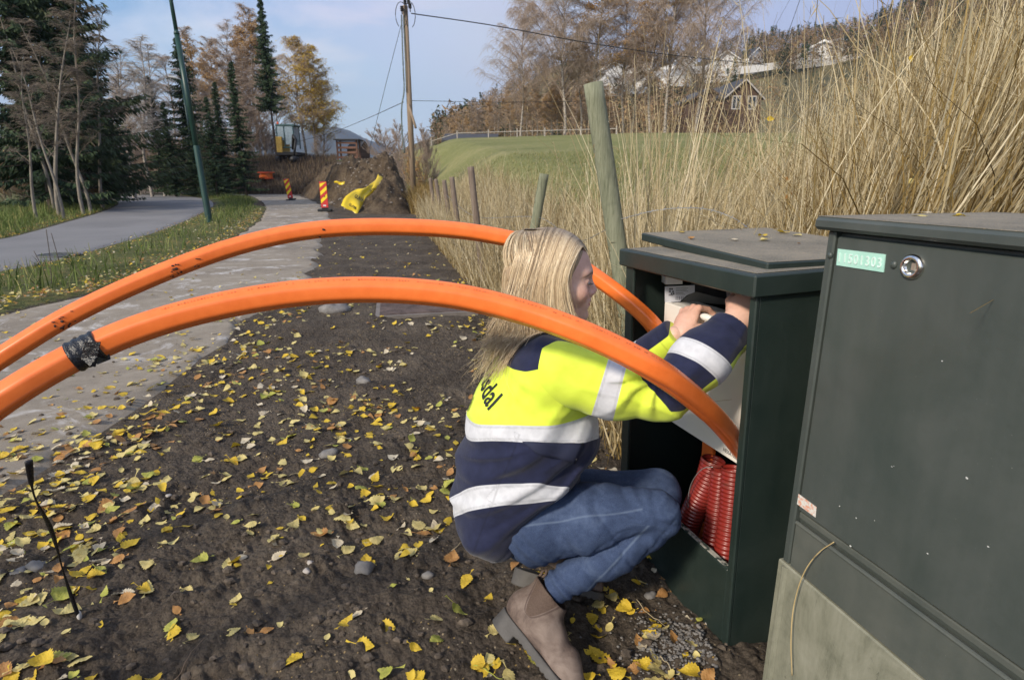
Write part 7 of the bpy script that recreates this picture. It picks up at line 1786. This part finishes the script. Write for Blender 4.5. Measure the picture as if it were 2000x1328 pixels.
# leaves drifted along the verges and in the fence grass
for i in range(2600):
    k = int(g.integers(6, 120)); e_, off = (pL, -1) if g.random() < .6 else (rR, 1)
    p = e_[k]; x, y = p[0] + off * abs(g.normal(0, .30)) * (1 + p[1] * .02), p[1] + g.normal(0, .1)
    if y > 24: continue
    scatter(x, y, float(HG(x, y)) + .01 + .04 * g.random(), .034 + .01 * g.random(), int(g.choice([0, 1, 2, 2, 4])))
for i in range(700):
    k = int(g.integers(6, 110)); p = rL[k]; x, y = p[0] - abs(g.normal(0, .35)), p[1]
    if y > 24: continue
    scatter(x, y, float(HG(x, y)) + .02, .045, int(g.choice([1, 2, 2])))
for i in range(500):
    y = 1.9 + 5 * g.random(); s_ = g.uniform(-.3, .6); x = s_ + 1.03 - .215 * y; scatter(x, y, float(HG(x, y)) + .02, .03, int(g.choice([1, 2, 4])))
V = np.vstack([v for r_ in Vb for v in r_]); F_ = []; M_ = []; off = 0
for ci in range(5): F_ += [[q + off for q in f] for f in Fb[ci]]; M_ += [ci] * len(Fb[ci]); off += nb_[ci]
tag(mesh('leaf_litter', V, F_, [m_ for _, m_ in LM], None, True, M_), 'scattered small yellow and brown birch leaves farther off', 'leaves', kind='stuff')
# leaves and a few needles on the cabinet lids
def lid_leaf(fr, px, py, plane_v, s_, ci, rot, label):
    # intersect with the lid plane v = plane_v
    n_ = fr.V / np.linalg.norm(fr.V); o = fr(0, plane_v, 0); r_ = ray(px, py); t = n_ @ (o - np.array([0, 0, H0])) / (n_ @ r_); p = np.array([0, 0, H0]) + r_ * t
    ob = bpy.data.objects.new('fallen_leaf', LME[ci][rot % 14]); link(ob); ob.scale = (s_,) * 3; ob.location = p + n_ * .002; ob.rotation_euler = (.05, .08, rot * .9); tag(ob, label, 'leaf')
for a in [(1331, 455, .0256, .030, 1, 2, 'bright yellow leaf near the far corner of the skewed lid'), (1350, 468, .0256, .024, 2, 5, 'small dark curled leaf left on the skewed lid'), (1432, 470, .0256, .028, 4, 3, 'pale flat leaf in the middle of the skewed lid'), (1487, 463, .0256, .032, 1, 9, 'yellow leaf with a paler one before it on the skewed lid'), (1530, 456, .0256, .040, 1, 7, 'largest bright yellow leaf at the back right of the skewed lid'), (1555, 462, .0256, .030, 0, 11, 'pale yellow leaf at the right of the skewed lid'), (1492, 471, .0256, .036, 0, 4, 'long pale leaf with a stalk on the skewed lid'), (1560, 477, .0256, .012, 2, 1, 'tiny red-brown leaf near the right of the skewed lid')]:
    lid_leaf(LF, *a)
for a in [(1795, 426, 1.0796, .026, 0, 3, 'pale leaf with a long stalk on the closed cabinet lid'), (1812, 419, 1.0796, .024, 4, 6, 'cream leaf lying behind another on the closed cabinet lid'), (1870, 426, 1.0796, .024, 1, 10, 'yellow-orange leaf alone at the right of the closed cabinet lid')]:
    lid_leaf(RC, *a)
for i, (a, b_, Y, ci, s_) in enumerate([(1505, 233, 2.4, 1, .030), (1538, 350, 2.3, 2, .022), (1545, 378, 2.3, 2, .024), (1535, 385, 2.3, 2, .020), (1778, 355, 2.2, 0, .024), (1780, 115, 2.8, 1, .03)]):
    ob = bpy.data.objects.new('hanging_leaf', LME[ci][i * 2]); link(ob); ob.scale = (s_,) * 3; ob.location = P(a, b_, Y); ob.rotation_euler = (1.3, .3 * i, .5 * i)
    tag(ob, ['round yellow-orange leaf caught in the tall grass above the open cabinet', 'upper of three rust-red leaves caught in the grass', 'middle of three rust-red leaves caught in the grass', 'lowest of three rust-red leaves caught in the grass', 'pale leaf caught in the grass above the closed cabinet', 'yellow leaf high in the tall grass at right'][i], 'leaf')

# ------------------------------------------------------------------ haze over the far distance
hz = bpy.data.meshes.new('haze'); mbh = MB(); mbh.box((-4200, -60, -420), (8400, 0, 0), (0, 4300, 0), (0, 0, 1000), 0, 0)
hz = mesh('haze', np.array(mbh.V), mbh.F, [], None); tag(hz, 'faint bluish air between the camera and the far mountain', 'haze', kind='stuff')
hm = bpy.data.materials.new('haze_air'); hm.use_nodes = True; ht = hm.node_tree; ht.nodes.clear(); ho = ht.nodes.new('ShaderNodeOutputMaterial'); hv = ht.nodes.new('ShaderNodeVolumePrincipled')
hv.inputs['Color'].default_value = (.62, .74, 1, 1); hv.inputs['Density'].default_value = .00016; hv.inputs['Anisotropy'].default_value = .2; ht.links.new(hv.outputs[0], ho.inputs['Volume']); hz.data.materials.append(hm)
SC.cycles.volume_bounces = 0
